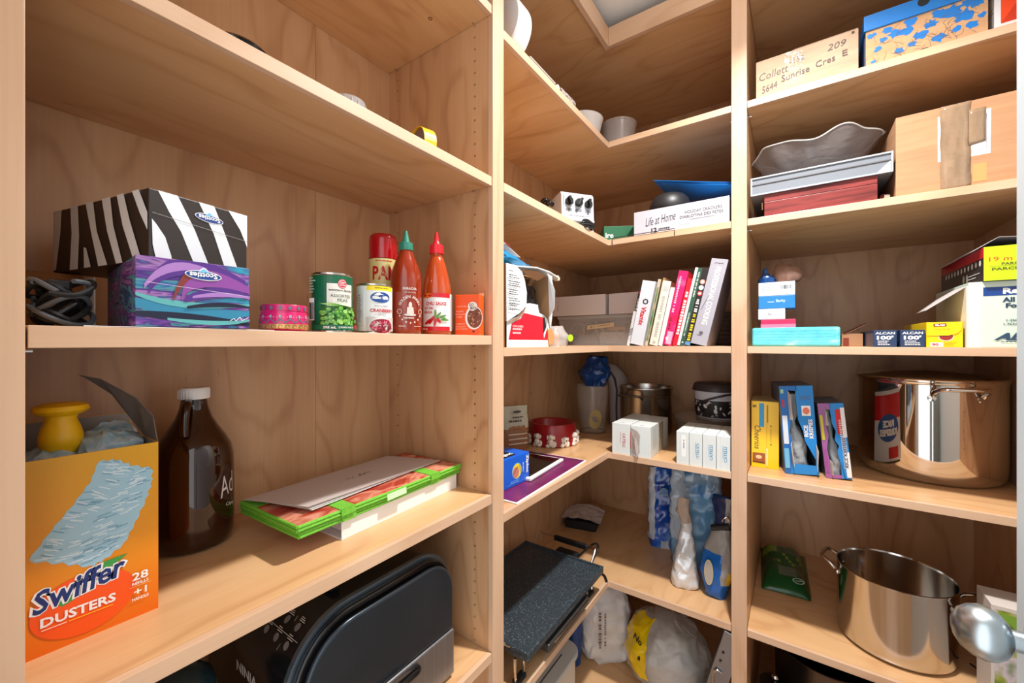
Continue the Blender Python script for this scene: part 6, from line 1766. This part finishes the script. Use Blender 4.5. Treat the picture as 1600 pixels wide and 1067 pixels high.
k = side(0.110, 0.09, 0.048, 'front'); k.bars(0.066, 0.022, 0.032, 0.014, BLACK, 4); k.greek(0.01, 0.044, 0.05, 5, 0.006, mat((170, 176, 184), 0.5), 3); k.obj('printed_front', t); zz += 0.0485
t = thing('blue_foil_bag', 'small dark blue foil bag on top of the stacked boxes', 'bag', (-0.085, 1.765, zz), 15)
b = B(); b.loft(bag_secs(0.055, 0.055, 0.05, 8, [(0, 1, 1, 0, 0), (0.35, 0.9, 0.9, 0, 0), (0.6, 0.4, 0.4, -0.008, 0), (1, 0.25, 0.2, -0.008, 0)]), 30, amp=0.006, freq=40, seed=3); b.obj('bag', mat((12, 62, 120), 0.2), t, smooth=True, ang=50)
t = thing('brown_cellophane_bag', 'brown cellophane bag lying on top of the stacked boxes', 'bag', (-0.022, 1.785, zz), 0)
b = B(); b.loft([(0.004, 0, 0, 0.04, 0.04), (0.02, 0, 0, 0.05, 0.045), (0.045, -0.004, 0, 0.044, 0.04), (0.065, -0.014, 0, 0.020, 0.02)], 34, amp=0.008, freq=26, seed=7); b.obj('bag', film('cellophane', (150, 112, 96), 0.6, 0.1, 0.5, 40), t, smooth=True, ang=60)

NV = mat((36, 56, 92), 0.35); FT = mat((224, 228, 234), 0.4)
for q, (x, lab) in enumerate([(0.198, 'left one of two navy foil boxes with white lettering'), (0.2585, 'right one of two navy foil boxes beside the yellow wrap')]):
    t = carton('foil_box', lab, 'box', (x, 1.672, C3), 0, 0.0535, 0.31, 0.0515, NV, group='navy foil boxes')
    k = side(0.0535, 0.31, 0.0515, 'front')
    k.text('ALCAN', 0.0268, 0.0425, 0.0075, FT, 0.045, bold=0.03); k.text("100'", 0.0268, 0.0285, 0.0125, FT, 0.038, bold=0.05)
    k.greek(0.010, 0.020, 0.036, 3, 0.0052, FT, q + 3)
    k.obj('printed_front', t)
t = thing('torn_kraft_box', 'torn kraft and red box lying behind the foil boxes', 'box', (0.135, 1.86, C3), 0)
b = B(); b.box(0, 0.058, 0, 0.22, 0, 0.045); b.obj('body', mat((176, 130, 96), 0.7), t, bev=0.001)
b = B(); b.sheet([(0.012, -0.002, 0.046), (0.075, -0.002, 0.084), (0.075, 0.20, 0.084), (0.012, 0.20, 0.046)], 0.0015); b.sheet([(0.012, -0.002, 0.046), (-0.075, 0.01, 0.030), (-0.070, 0.20, 0.030), (0.012, 0.20, 0.046)][::-1], 0.0015); b.obj('flap', mat((150, 96, 76), 0.7), t)
b = B(); b.box(0.004, 0.020, -0.0008, -0.0002, 0.0, 0.030); b.obj('red_print', mat((130, 50, 36), 0.5), t)
YG2 = mat((244, 206, 4), 0.35)
t = carton('wrap_box', 'bright yellow cling wrap box beside the foil boxes', 'box', (0.3145, 1.670, C3), 0, 0.074, 0.31, 0.073, YG2)
k = side(0.074, 0.31, 0.073, 'front')
k.ell(0.040, 0.030, 0.016, 0.012, mat((236, 220, 190), 0.4)); k.ell(0.040, 0.032, 0.014, 0.012, mat((150, 40, 34), 0.4))
b = B(); b.sheet([(0.0, -0.0012, 0.073), (0.0, -0.0016, 0.034), (0.045, -0.0018, 0.034), (0.062, -0.0018, 0.040), (0.070, -0.0016, 0.05), (0.073, -0.0012, 0.073)], 0.001); b.obj('front_flap', mat((250, 214, 8), 0.35), t)
k.e = 0.0024
k.poly([(0.014, 0.060), (0.041, 0.061), (0.040, 0.069), (0.014, 0.068)], mat((150, 44, 30), 0.4)); k.text('GLAD', 0.0275, 0.0645, 0.0055, WHITE, 0.021, bold=0.04); k.text('Cling Wrap', 0.031, 0.0525, 0.0055, mat((214, 130, 20), 0.4), 0.034)
k.e = 0.0006
k.rect(0.008, 0.002, 0.034, 0.014, WHITE); k.text('90', 0.018, 0.008, 0.008, mat((176, 30, 60), 0.4), 0.014, bold=0.04); k.text('m', 0.029, 0.006, 0.003, INKGREY)
k.greek(0.036, 0.016, 0.03, 3, 0.004, mat((206, 160, 20), 0.4), 5)
k.obj('printed_front', t)
t = carton('film_roll_box', 'pale green food film box with navy band at the right', 'box', (0.398, 1.668, C3), 0, 0.185, 0.32, 0.182, mat((204, 222, 206), 0.45))
k = side(0.185, 0.32, 0.182, 'front')
k.rect(0.0, 0.0, 0.024, 0.182, mat((226, 224, 214), 0.5)); k.rect(0.028, 0.142, 0.185, 0.166, mat((16, 62, 136), 0.4)); k.text('Re', 0.079, 0.154, 0.016, WHITE, 0.030, bold=0.05)
k.text('All', 0.074, 0.130, 0.013, mat((30, 50, 84), 0.4), 0.022, bold=0.04); k.text('Fo', 0.079, 0.114, 0.013, mat((30, 50, 84), 0.4), 0.020, bold=0.04)
k.text('1-250', 0.080, 0.074, 0.006, mat((50, 66, 84), 0.5), 0.020, bold=0.02); k.text('1-762m', 0.078, 0.064, 0.006, mat((50, 66, 84), 0.5), 0.026, bold=0.02)
k.text('AEP', 0.084, 0.030, 0.020, mat((40, 66, 96), 0.4), 0.075, shear=0.4, bold=0.05); k.greek(0.06, 0.018, 0.05, 1, 0.005, mat((40, 66, 96), 0.5), 3)
k.obj('printed_front', t)
b = B(); b.sheet([(-0.001, 0.01, 0.172), (-0.082, 0.02, 0.108), (-0.070, 0.20, 0.108), (-0.001, 0.22, 0.172)], 0.0018); b.obj('lid_flap', mat((196, 190, 188), 0.5), t)
b = B(); b.box(-0.004, 0.0, 0.0, 0.30, 0.0, 0.171); b.obj('worn_edge', mat((220, 212, 196), 0.7), t)
t = thing('parchment_box', 'lime and black parchment paper box on top of the film box', 'box', (0.4235, 1.655, C3 + 0.1825), 0)
LM = mat((190, 214, 10), 0.4)
b = B(); b.box(0, 0.15, 0, 0.395, 0, 0.093); b.obj('body', mat((48, 42, 42), 0.4), t, bev=0.001)
k = side(0.15, 0.395, 0.093, 'front'); k.rect(0, 0, 0.15, 0.093, LM); k.text('19 m x 20', 0.055, 0.058, 0.012, mat((196, 50, 30), 0.4), 0.090); k.text('PARCHMENT', 0.070, 0.044, 0.0075, mat((90, 90, 20), 0.5), 0.075, bold=0.02); k.line([(0.01, 0.0385), (0.14, 0.0385)], 0.0006, mat((90, 90, 20), 0.5)); k.text('PARCHEMIN', 0.060, 0.031, 0.0075, mat((90, 90, 20), 0.5), 0.09, bold=0.02); k.obj('printed_end', t)
k = side(0.15, 0.395, 0.093, 'left'); k.rect(0.0, 0.064, 0.395, 0.093, mat((196, 20, 34), 0.4))
for q in range(11): k.ell(0.06 + 0.031 * q, 0.052, 0.0075, 0.0085, mat((226, 222, 214), 0.4), 14, up=False)
for q in range(2): k.ell(0.235 + 0.03 * q, 0.022, 0.010, 0.013, mat((206, 200, 190), 0.4), 14)
k.line([(0.27, 0.026), (0.37, 0.026)], 0.0016, WHITE); k.line([(0.27, 0.017), (0.34, 0.017)], 0.0016, WHITE); k.obj('printed_side', t)
b = B(); b.sheet([(0.028, 0.0, 0.118), (0.15, 0.0, 0.106), (0.15, 0.39, 0.106), (0.028, 0.39, 0.118)], 0.001)
b.sheet([(-0.018, 0.02, 0.086), (0.028, 0.0, 0.118), (0.028, 0.39, 0.118), (-0.030, 0.39, 0.078)], 0.001); b.obj('open_lid', mat((186, 180, 180), 0.5), t)

# ---- cereal shelf
t = carton('oat_cereal_box', 'yellow cereal box at the left of the cereal shelf', 'cereal box', (-0.136, 1.766, C4), 4, 0.087, 0.19, 0.247, mat((248, 200, 0), 0.35), group='cereal boxes')
k = side(0.087, 0.19, 0.247, 'front')
k.rect(0.025, 0.152, 0.041, 0.240, mat((40, 150, 206), 0.4)); k.text('Cheerios', 0.020, 0.112, 0.020, mat((40, 26, 20), 0.4), 0.088, rot=-90, shear=0.3)
k.text('5', 0.010, 0.228, 0.012, BLACK, 0.011, rot=-90, bold=0.03); k.rect(0.004, 0.022, 0.044, 0.055, mat((150, 80, 20), 0.4)); k.ell(0.024, 0.040, 0.010, 0.007, mat((236, 190, 140), 0.4)); k.line([(0.004, 0.021), (0.044, 0.019)], 0.004, mat((60, 30, 16), 0.5))
k.line([(0.049, 0.012), (0.049, 0.235)], 0.0012, mat((200, 160, 4), 0.4)); k.line([(0.050, 0.01), (0.050, 0.075)], 0.0035, mat((230, 226, 200), 0.4)); k.line([(0.052, 0.17), (0.052, 0.235)], 0.003, mat((150, 110, 20), 0.4))
k.line([(0.062, 0.10), (0.062, 0.15)], 0.0012, mat((60, 44, 14), 0.5)); k.ell(0.062, 0.158, 0.0022, 0.003, BLACK, 8); k.ell(0.062, 0.09, 0.0022, 0.003, BLACK, 8)
k.obj('printed_front', t)
b = B(); b.box(0.002, 0.085, 0.004, 0.186, 0.2472, 0.2478); b.obj('top_panel', mat((196, 176, 130), 0.6), t)

SKY = mat((30, 130, 206), 0.35); RK = mat((196, 20, 30), 0.35); CARDIN = mat((196, 190, 180), 0.7)
def torn_cereal(label, x, y, rot, w, d, h, tilt, sidecol, hole, word, wu, wv, wl, rot_t):
    t = thing('rice_cereal_box', label, 'cereal box', (x, y, C4 + 0.0005 + abs(math.sin(R(tilt))) * w * (1 if tilt > 0 else 0)), rot, 'cereal boxes', tilt=(0, tilt))
    e = 0.0012
    b = B(); b.box(0, e, 0, d, 0, h); b.box(w - e, w, 0, d, 0, h); b.box(e, w - e, d - e, d, 0, h); b.box(e, w - e, e, d - e, 0, e); b.box(e, w - e, e, d - e, h - e, h)
    b.obj('carton', mat((86, 96, 110), 0.5), t)
    # front face with a torn opening: frame of polygons round the hole
    b = B()
    n_ = len(hole)
    edge = []
    for (u, v) in hole:
        cu, cv = w / 2, h / 2
        s_ = 1e9
        du, dv = u - cu, v - cv
        if abs(du) > 1e-6: s_ = min(s_, (w / 2) / abs(du))
        if abs(dv) > 1e-6: s_ = min(s_, (h / 2) / abs(dv))
        edge.append((cu + du * s_, cv + dv * s_))
    corners = [(0, 0), (w, 0), (w, h), (0, h)]
    for i in range(n_):
        a, c = hole[i], hole[(i + 1) % n_]
        A, C_ = edge[i], edge[(i + 1) % n_]
        ring = [a, c, C_]
        for q in corners:      # pick up a corner between two outward points
            if abs(A[0] - C_[0]) > 1e-6 and abs(A[1] - C_[1]) > 1e-6:
                if (abs(q[0] - A[0]) < 1e-6 or abs(q[1] - A[1]) < 1e-6) and (abs(q[0] - C_[0]) < 1e-6 or abs(q[1] - C_[1]) < 1e-6):
                    if (q[0] in (A[0], C_[0]) or True) and ((abs(q[0] - A[0]) < 1e-6 and abs(q[1] - C_[1]) < 1e-6) or (abs(q[1] - A[1]) < 1e-6 and abs(q[0] - C_[0]) < 1e-6)):
                        ring.append(q); break
        ring.append(A)
        mid = (a[0] + c[0] + A[0] + C_[0]) / 4
        b.sheet([(u, 0.0, v) for u, v in ring][::-1] if False else [(u, -0.0002, v) for u, v in ring], 0.0012, 0 if mid > w * 0.45 else 1)
    b.obj('front_panel', [SKY, sidecol], t)
    b = B(); b.loft(bag_secs(h * 0.9, w * 0.72, 0.07, 22, [(0, 0.9, 0.9, w / 2, 0.055), (0.4, 0.9, 0.8, w / 2, 0.055), (0.6, 0.35, 0.4, w * 0.42, 0.05), (0.8, 0.5, 0.5, w * 0.42, 0.05), (1, 0.5, 0.4, w * 0.42, 0.05)]), 36, amp=0.010, freq=24, seed=wl * 10)
    b.obj('liner_bag', film('liner_' + word[:2] + str(int(h * 1000)), (186, 190, 194), 0.75, 0.2, 0.6, 30), t, smooth=True, ang=60)
    k = side(w, d, h, 'front'); k.e = 0.0022
    return t, k
hole = [(0.026, 0.040), (0.088, 0.034), (0.094, 0.100), (0.058, 0.112), (0.054, 0.165), (0.044, 0.215), (0.040, 0.270), (0.062, 0.282), (0.030, 0.290), (0.024, 0.240), (0.032, 0.200), (0.020, 0.170), (0.030, 0.140), (0.022, 0.095)]
hole = [(0.024, 0.036), (0.092, 0.032), (0.095, 0.108), (0.066, 0.116), (0.062, 0.152), (0.050, 0.190), (0.048, 0.268), (0.052, 0.292), (0.026, 0.294), (0.025, 0.230), (0.030, 0.190), (0.022, 0.150), (0.028, 0.110)]
t, k = torn_cereal('taller blue rice cereal box with a torn front beside the yellow box', -0.030, 1.742, 10, 0.099, 0.19, 0.310, -3.6, mat((24, 104, 180), 0.35), hole, 'RICE', 0, 0, 0.3, 0)
k.text('RICE', 0.0705, 0.152, 0.012, WHITE, 0.040, rot=90, bold=0.035); k.text('KRISPIES', 0.085, 0.160, 0.012, WHITE, 0.066, rot=90, bold=0.03)
k.obj('lettering', t)
k = side(0.099, 0.19, 0.31, 'front'); k.e = 0.0022
k.rect(0.062, 0.205, 0.088, 0.240, WHITE); k.ell(0.075, 0.222, 0.010, 0.012, mat((230, 120, 90), 0.4)); k.rect(0.060, 0.262, 0.090, 0.275, mat((60, 110, 170), 0.4))
k.rect(0.003, 0.105, 0.018, 0.205, mat((206, 214, 222), 0.4)); k.rect(0.006, 0.235, 0.012, 0.262, RK); k.rect(0.002, 0.02, 0.016, 0.09, mat((110, 180, 214), 0.4)); k.rect(0.003, 0.284, 0.012, 0.298, mat((150, 200, 160), 0.4)); k.obj('printed_front', t)
b = B(); b.sheet([(0.024, -0.001, 0.036), (0.026, -0.022, 0.030), (0.020, -0.020, 0.105), (0.026, -0.001, 0.112)], 0.001); b.obj('torn_flap', CARDIN, t)
b = B(); b.sheet([(0.094, -0.001, 0.034), (0.090, -0.024, 0.018), (0.098, -0.020, 0.085), (0.096, -0.001, 0.106)], 0.001); b.obj('torn_flap', CARDIN, t)
b = B(); b.sheet([(0.025, -0.001, 0.190), (0.032, -0.012, 0.192), (0.030, -0.014, 0.28), (0.024, -0.001, 0.294)], 0.001); b.obj('torn_flap', CARDIN, t)
hole = [(0.014, 0.014), (0.044, 0.012), (0.046, 0.060), (0.040, 0.090), (0.046, 0.110), (0.036, 0.130), (0.042, 0.160), (0.034, 0.185), (0.036, 0.232), (0.018, 0.236), (0.016, 0.180), (0.022, 0.150), (0.012, 0.100), (0.016, 0.060)]
t, k = torn_cereal('shorter rice cereal box with a torn front beside the big pot', 0.086, 1.762, 6, 0.071, 0.19, 0.255, -5.5, mat((150, 90, 150), 0.35), hole, 'RK', 0, 0, 0.7, 0)
k.rect(0.046, 0.150, 0.060, 0.235, RK) ; k.rect(0.058, 0.005, 0.071, 0.09, mat((226, 226, 226), 0.4)); k.rect(0.060, 0.14, 0.071, 0.24, mat((226, 226, 226), 0.4)); k.text('RICE KRISPIES', 0.060, 0.088, 0.0125, WHITE, 0.105, rot=90, bold=0.07); k.text('RICE KRISPIES', 0.060, 0.088, 0.0105, mat((30, 50, 90), 0.4), 0.102, rot=90, bold=0.03)
k.rect(0.002, 0.13, 0.010, 0.215, mat((190, 186, 40), 0.4)); k.rect(0.003, 0.02, 0.010, 0.10, mat((150, 70, 140), 0.4)); k.greek(0.052, 0.20, 0.008, 10, 0.006, WHITE, 4); k.obj('printed_front', t)
k = side(0.071, 0.19, 0.255, 'right')
k.rect(0, 0, 0.19, 0.255, mat((214, 216, 220), 0.4)); k.rect(0.0, 0.15, 0.19, 0.24, RK); k.ell(0.09, 0.12, 0.075, 0.05, mat((24, 80, 150), 0.4), 28); k.text('RICE', 0.09, 0.135, 0.026, WHITE, 0.08, bold=0.06); k.text('KRISPIES', 0.09, 0.104, 0.026, WHITE, 0.125, bold=0.06); k.rect(0.02, 0.01, 0.09, 0.05, RK); k.obj('printed_side', t)
b = B(); b.sheet([(0.016, -0.001, 0.014), (0.018, -0.016, 0.012), (0.020, -0.016, 0.055), (0.016, -0.001, 0.062)], 0.001); b.obj('torn_flap', CARDIN, t)
b = B(); b.sheet([(0.016, -0.001, 0.18), (0.022, -0.010, 0.18), (0.020, -0.010, 0.23), (0.018, -0.001, 0.236)], 0.001); b.obj('torn_flap', CARDIN, t)

def loop_handle(t, ang, r, z, name='handle', span=0.11, out=0.050, rad=0.0062, drop=0.0):
    a = R(ang)
    ux, uy = math.cos(a), math.sin(a)
    tx, ty = -uy, ux
    def P(o_, s_, dz):
        return (ux * (r + o_) + tx * s_, uy * (r + o_) + ty * s_, z + dz)
    b = B()
    b.tube(spline([P(-0.001, -span / 2, -0.018), P(0.010, -span / 2 - 0.002, -0.006), P(out * 0.8, -span / 2 + 0.006, 0.006 + drop), P(out, -span / 4, 0.008 + drop), P(out, span / 4, 0.008 + drop), P(out * 0.8, span / 2 - 0.006, 0.006 + drop), P(0.010, span / 2 + 0.002, -0.006), P(-0.001, span / 2, -0.018)], 6), rad, 10)
    h_ = b.obj(name, STEEL, t, smooth=True)
    for s_ in (-1, 1):
        b = B()
        b.lathe([(0, 0), (0.011, 0), (0.010, 0.004), (0, 0.006)], 18)
        p_ = b.obj('rivet_plate', STEEL, h_, smooth=True)
        p_.rotation_euler = (0, R(90), a)
        off = math.asin(min(0.99, (span / 2) / r))
        p_.rotation_euler = (0, R(90), a + s_ * off)
        p_.location = (r * math.cos(a + s_ * off) * 0.999, r * math.sin(a + s_ * off) * 0.999, z - 0.026)
    return h_
MIRROR = mat((208, 204, 199), 0.04, 1.0)
t = thing('stock_pot', 'large polished stock pot with lid on the cereal shelf', 'pot', (0.385, 2.038, C4))
b = B(); b.lathe([(0, 0), (0.150, 0), (0.163, 0.003), (0.176, 0.012), (0.184, 0.026), (0.188, 0.048), (0.188, 0.325), (0.1895, 0.332), (0.192, 0.334), (0.192, 0.340), (0.186, 0.342), (0.184, 0.32), (0.180, 0.06), (0.15, 0.012), (0, 0.010)], 96); b.obj('pot', MIRROR, t, smooth=True, ang=60)
b = B(); b.lathe([(0.194, 0.340), (0.196, 0.343), (0.193, 0.347), (0.18, 0.350), (0.10, 0.364), (0.0, 0.368)], 72); b.obj('lid', mat((190, 184, 176), 0.08, 1.0), t, smooth=True)
loop_handle(t, -79, 0.188, 0.312, span=0.118, out=0.050, rad=0.0068)
loop_handle(t, 101, 0.188, 0.312, span=0.118, out=0.050, rad=0.0068)

# ---- lower right shelf
t = thing('green_snack_bag', 'green foil snack bag lying at the left of the pot', 'bag', (-0.045, 2.15, C5), 4)
GB = mat((22, 84, 40), 0.22); GL = mat((120, 160, 40), 0.25); GD = mat((14, 44, 30), 0.25); SV = mat((90, 110, 92), 0.2)
b = B()
N, Mm = 16, 20
vs, fs = [], []
mis = []
for i in range(N + 1):
    for j in range(Mm + 1):
        u, v = i / N - 0.5, j / Mm - 0.5
        puff = max(0.0, (1 - (2 * u) ** 4) * (1 - (2 * v) ** 6))
        x, y = u * 0.165, v * 0.38
        vs.append((x, y, 0.006 + 0.055 * puff * (0.6 + 0.5 * (v + 0.5)) + 0.010 * puff * noise.noise(Vector((x * 26, y * 22, 0.7)))))
for i in range(N):
    for j in range(Mm):
        a = i * (Mm + 1) + j
        fs.append((a, a + Mm + 1, a + Mm + 2, a + 1))
        if j > 12 and i < 6: mis.append(1)
        elif 5 < i < 12 and 3 < j < 8: mis.append(3)
        elif 8 < j <= 12 and i > 5: mis.append(1 if (i + j) % 5 == 0 else 0)
        elif j < 3: mis.append(0)
        else: mis.append(0)
for f_, m_ in zip(fs, mis):
    pass
b.v = vs; b.f = fs; b.mi = mis
o = b.obj('bag', [GB, GL, GD, SV], t, smooth=True, ang=70)
sl = o.modifiers.new('thickness', 'SOLIDIFY'); sl.thickness = 0.005; sl.offset = -1
k = Ink((0.0, -0.15, 0.030), (1, 0, 0), (0, 0.92, 0.38)); k.e = 0.014; k.ell(0.045, 0.01, 0.020, 0.014, mat((190, 200, 190), 0.4)); k.ell(0.045, 0.01, 0.016, 0.011, GB); k.line([(0.033, 0.008), (0.057, 0.013)], 0.003, mat((190, 200, 190), 0.4)); k.obj('badge', t)
t = thing('olive_card', 'dark olive card slipped under the green snack bag', 'card', (0.02, 2.00, C5), 3)
b = B(); b.sheet([(0.0, 0.0, 0.001), (0.032, 0.0, 0.001), (0.036, 0.36, 0.001), (0.004, 0.36, 0.001)], 0.0009); b.obj('card', mat((96, 104, 20), 0.4), t)

SATPOT = mat((204, 201, 196), 0.12, 1.0)
t = thing('open_stock_pot', 'open steel stock pot without lid on the lower right shelf', 'pot', (0.272, 1.860, C5))
b = B(); b.lathe([(0, 0), (0.130, 0), (0.141, 0.004), (0.148, 0.014), (0.150, 0.030), (0.150, 0.236), (0.1525, 0.241), (0.1525, 0.244), (0.1490, 0.245), (0.1465, 0.236), (0.1460, 0.02), (0.135, 0.010), (0, 0.008)], 96); b.obj('pot', SATPOT, t, smooth=True, ang=60)
loop_handle(t, 165, 0.150, 0.225, span=0.10, out=0.042)
loop_handle(t, -15, 0.150, 0.225, span=0.10, out=0.042)
for a in (165, -15):
    for s_ in (-1, 1):
        b = B(); b.lathe([(0, 0), (0.005, 0), (0.0045, 0.003), (0, 0.004)], 12); p_ = b.obj('rivet', CHROME, t, smooth=True)
        aa = R(a + s_ * 16); p_.rotation_euler = (0, R(-90), aa); p_.location = (0.1464 * math.cos(aa), 0.1464 * math.sin(aa), 0.20)

PIC = noisy('garden_picture', [(0.3, (60, 92, 30)), (0.45, (150, 160, 60)), (0.55, (206, 190, 200)), (0.7, (90, 130, 60)), (0.8, (226, 226, 220))], (18, 18, 18), 0.4, detail=2)
t = carton('picture_box', 'tall box printed with green plants beside the door', 'box', (0.440, 1.665, C5), 0, 0.13, 0.11, 0.295, mat((206, 198, 190), 0.5))
k = side(0.13, 0.11, 0.295, 'front'); k.rect(0.006, 0.01, 0.126, 0.284, PIC); k.poly([(0.010, 0.280), (0.03, 0.255), (0.06, 0.225), (0.10, 0.20), (0.10, 0.23), (0.05, 0.272)], mat((120, 160, 50), 0.4)); k.obj('printed_front', t)
t = thing('black_cable', 'thin black cable on the shelf behind the door knob', 'cable', (0.47, 1.82, C5))
b = B(); b.tube(spline([(-0.02, 0.05, 0.003), (0.0, 0.02, 0.003), (0.025, 0.006, 0.003), (0.04, -0.012, 0.003)], 6), 0.0025, 7); b.obj('cable', BLACK, t, smooth=True)

# ---- bottom right
t = thing('dark_wok', 'large dark-sided pan on the bottom right, partly hidden', 'pan', (0.10, 1.985, DECK))
b = B(); b.lathe([(0, 0.0), (0.12, 0.0), (0.15, 0.02), (0.168, 0.10), (0.170, 0.330), (0.174, 0.336), (0.174, 0.340), (0.168, 0.340), (0.164, 0.10), (0.145, 0.028), (0, 0.01)], 64); b.obj('pan', mat((88, 78, 70), 0.25, 0.9), t, smooth=True)
t = thing('small_saucepan', 'small steel saucepan nested inside the dark pan', 'pan', (0.125, 1.995, DECK + 0.0105))
b = B(); b.lathe([(0, 0), (0.10, 0), (0.108, 0.01), (0.110, 0.335), (0.114, 0.339), (0.110, 0.342), (0.106, 0.335), (0.104, 0.014), (0, 0.012)], 56); b.obj('pan', mat((120, 110, 100), 0.18, 1.0), t, smooth=True)
t = thing('black_kettle', 'black and steel kettle lid at the bottom right', 'kettle', (-0.062, 1.80, DECK))
b = B(); b.lathe([(0, 0), (0.066, 0), (0.070, 0.006), (0.068, 0.20), (0.058, 0.232), (0.05, 0.24), (0, 0.241)], 44); b.obj('body', BRUSHED, t, smooth=True)
b = B(); b.lathe([(0.052, 0.240), (0.050, 0.252), (0.03, 0.262), (0, 0.264)], 36); b.obj('lid', GLOSSBLACK, t, smooth=True)
b = B(); b.lathe([(0, 0.264), (0.008, 0.264), (0.012, 0.274), (0.008, 0.282), (0, 0.283)], 20); b.obj('knob', CHROME, t, smooth=True)
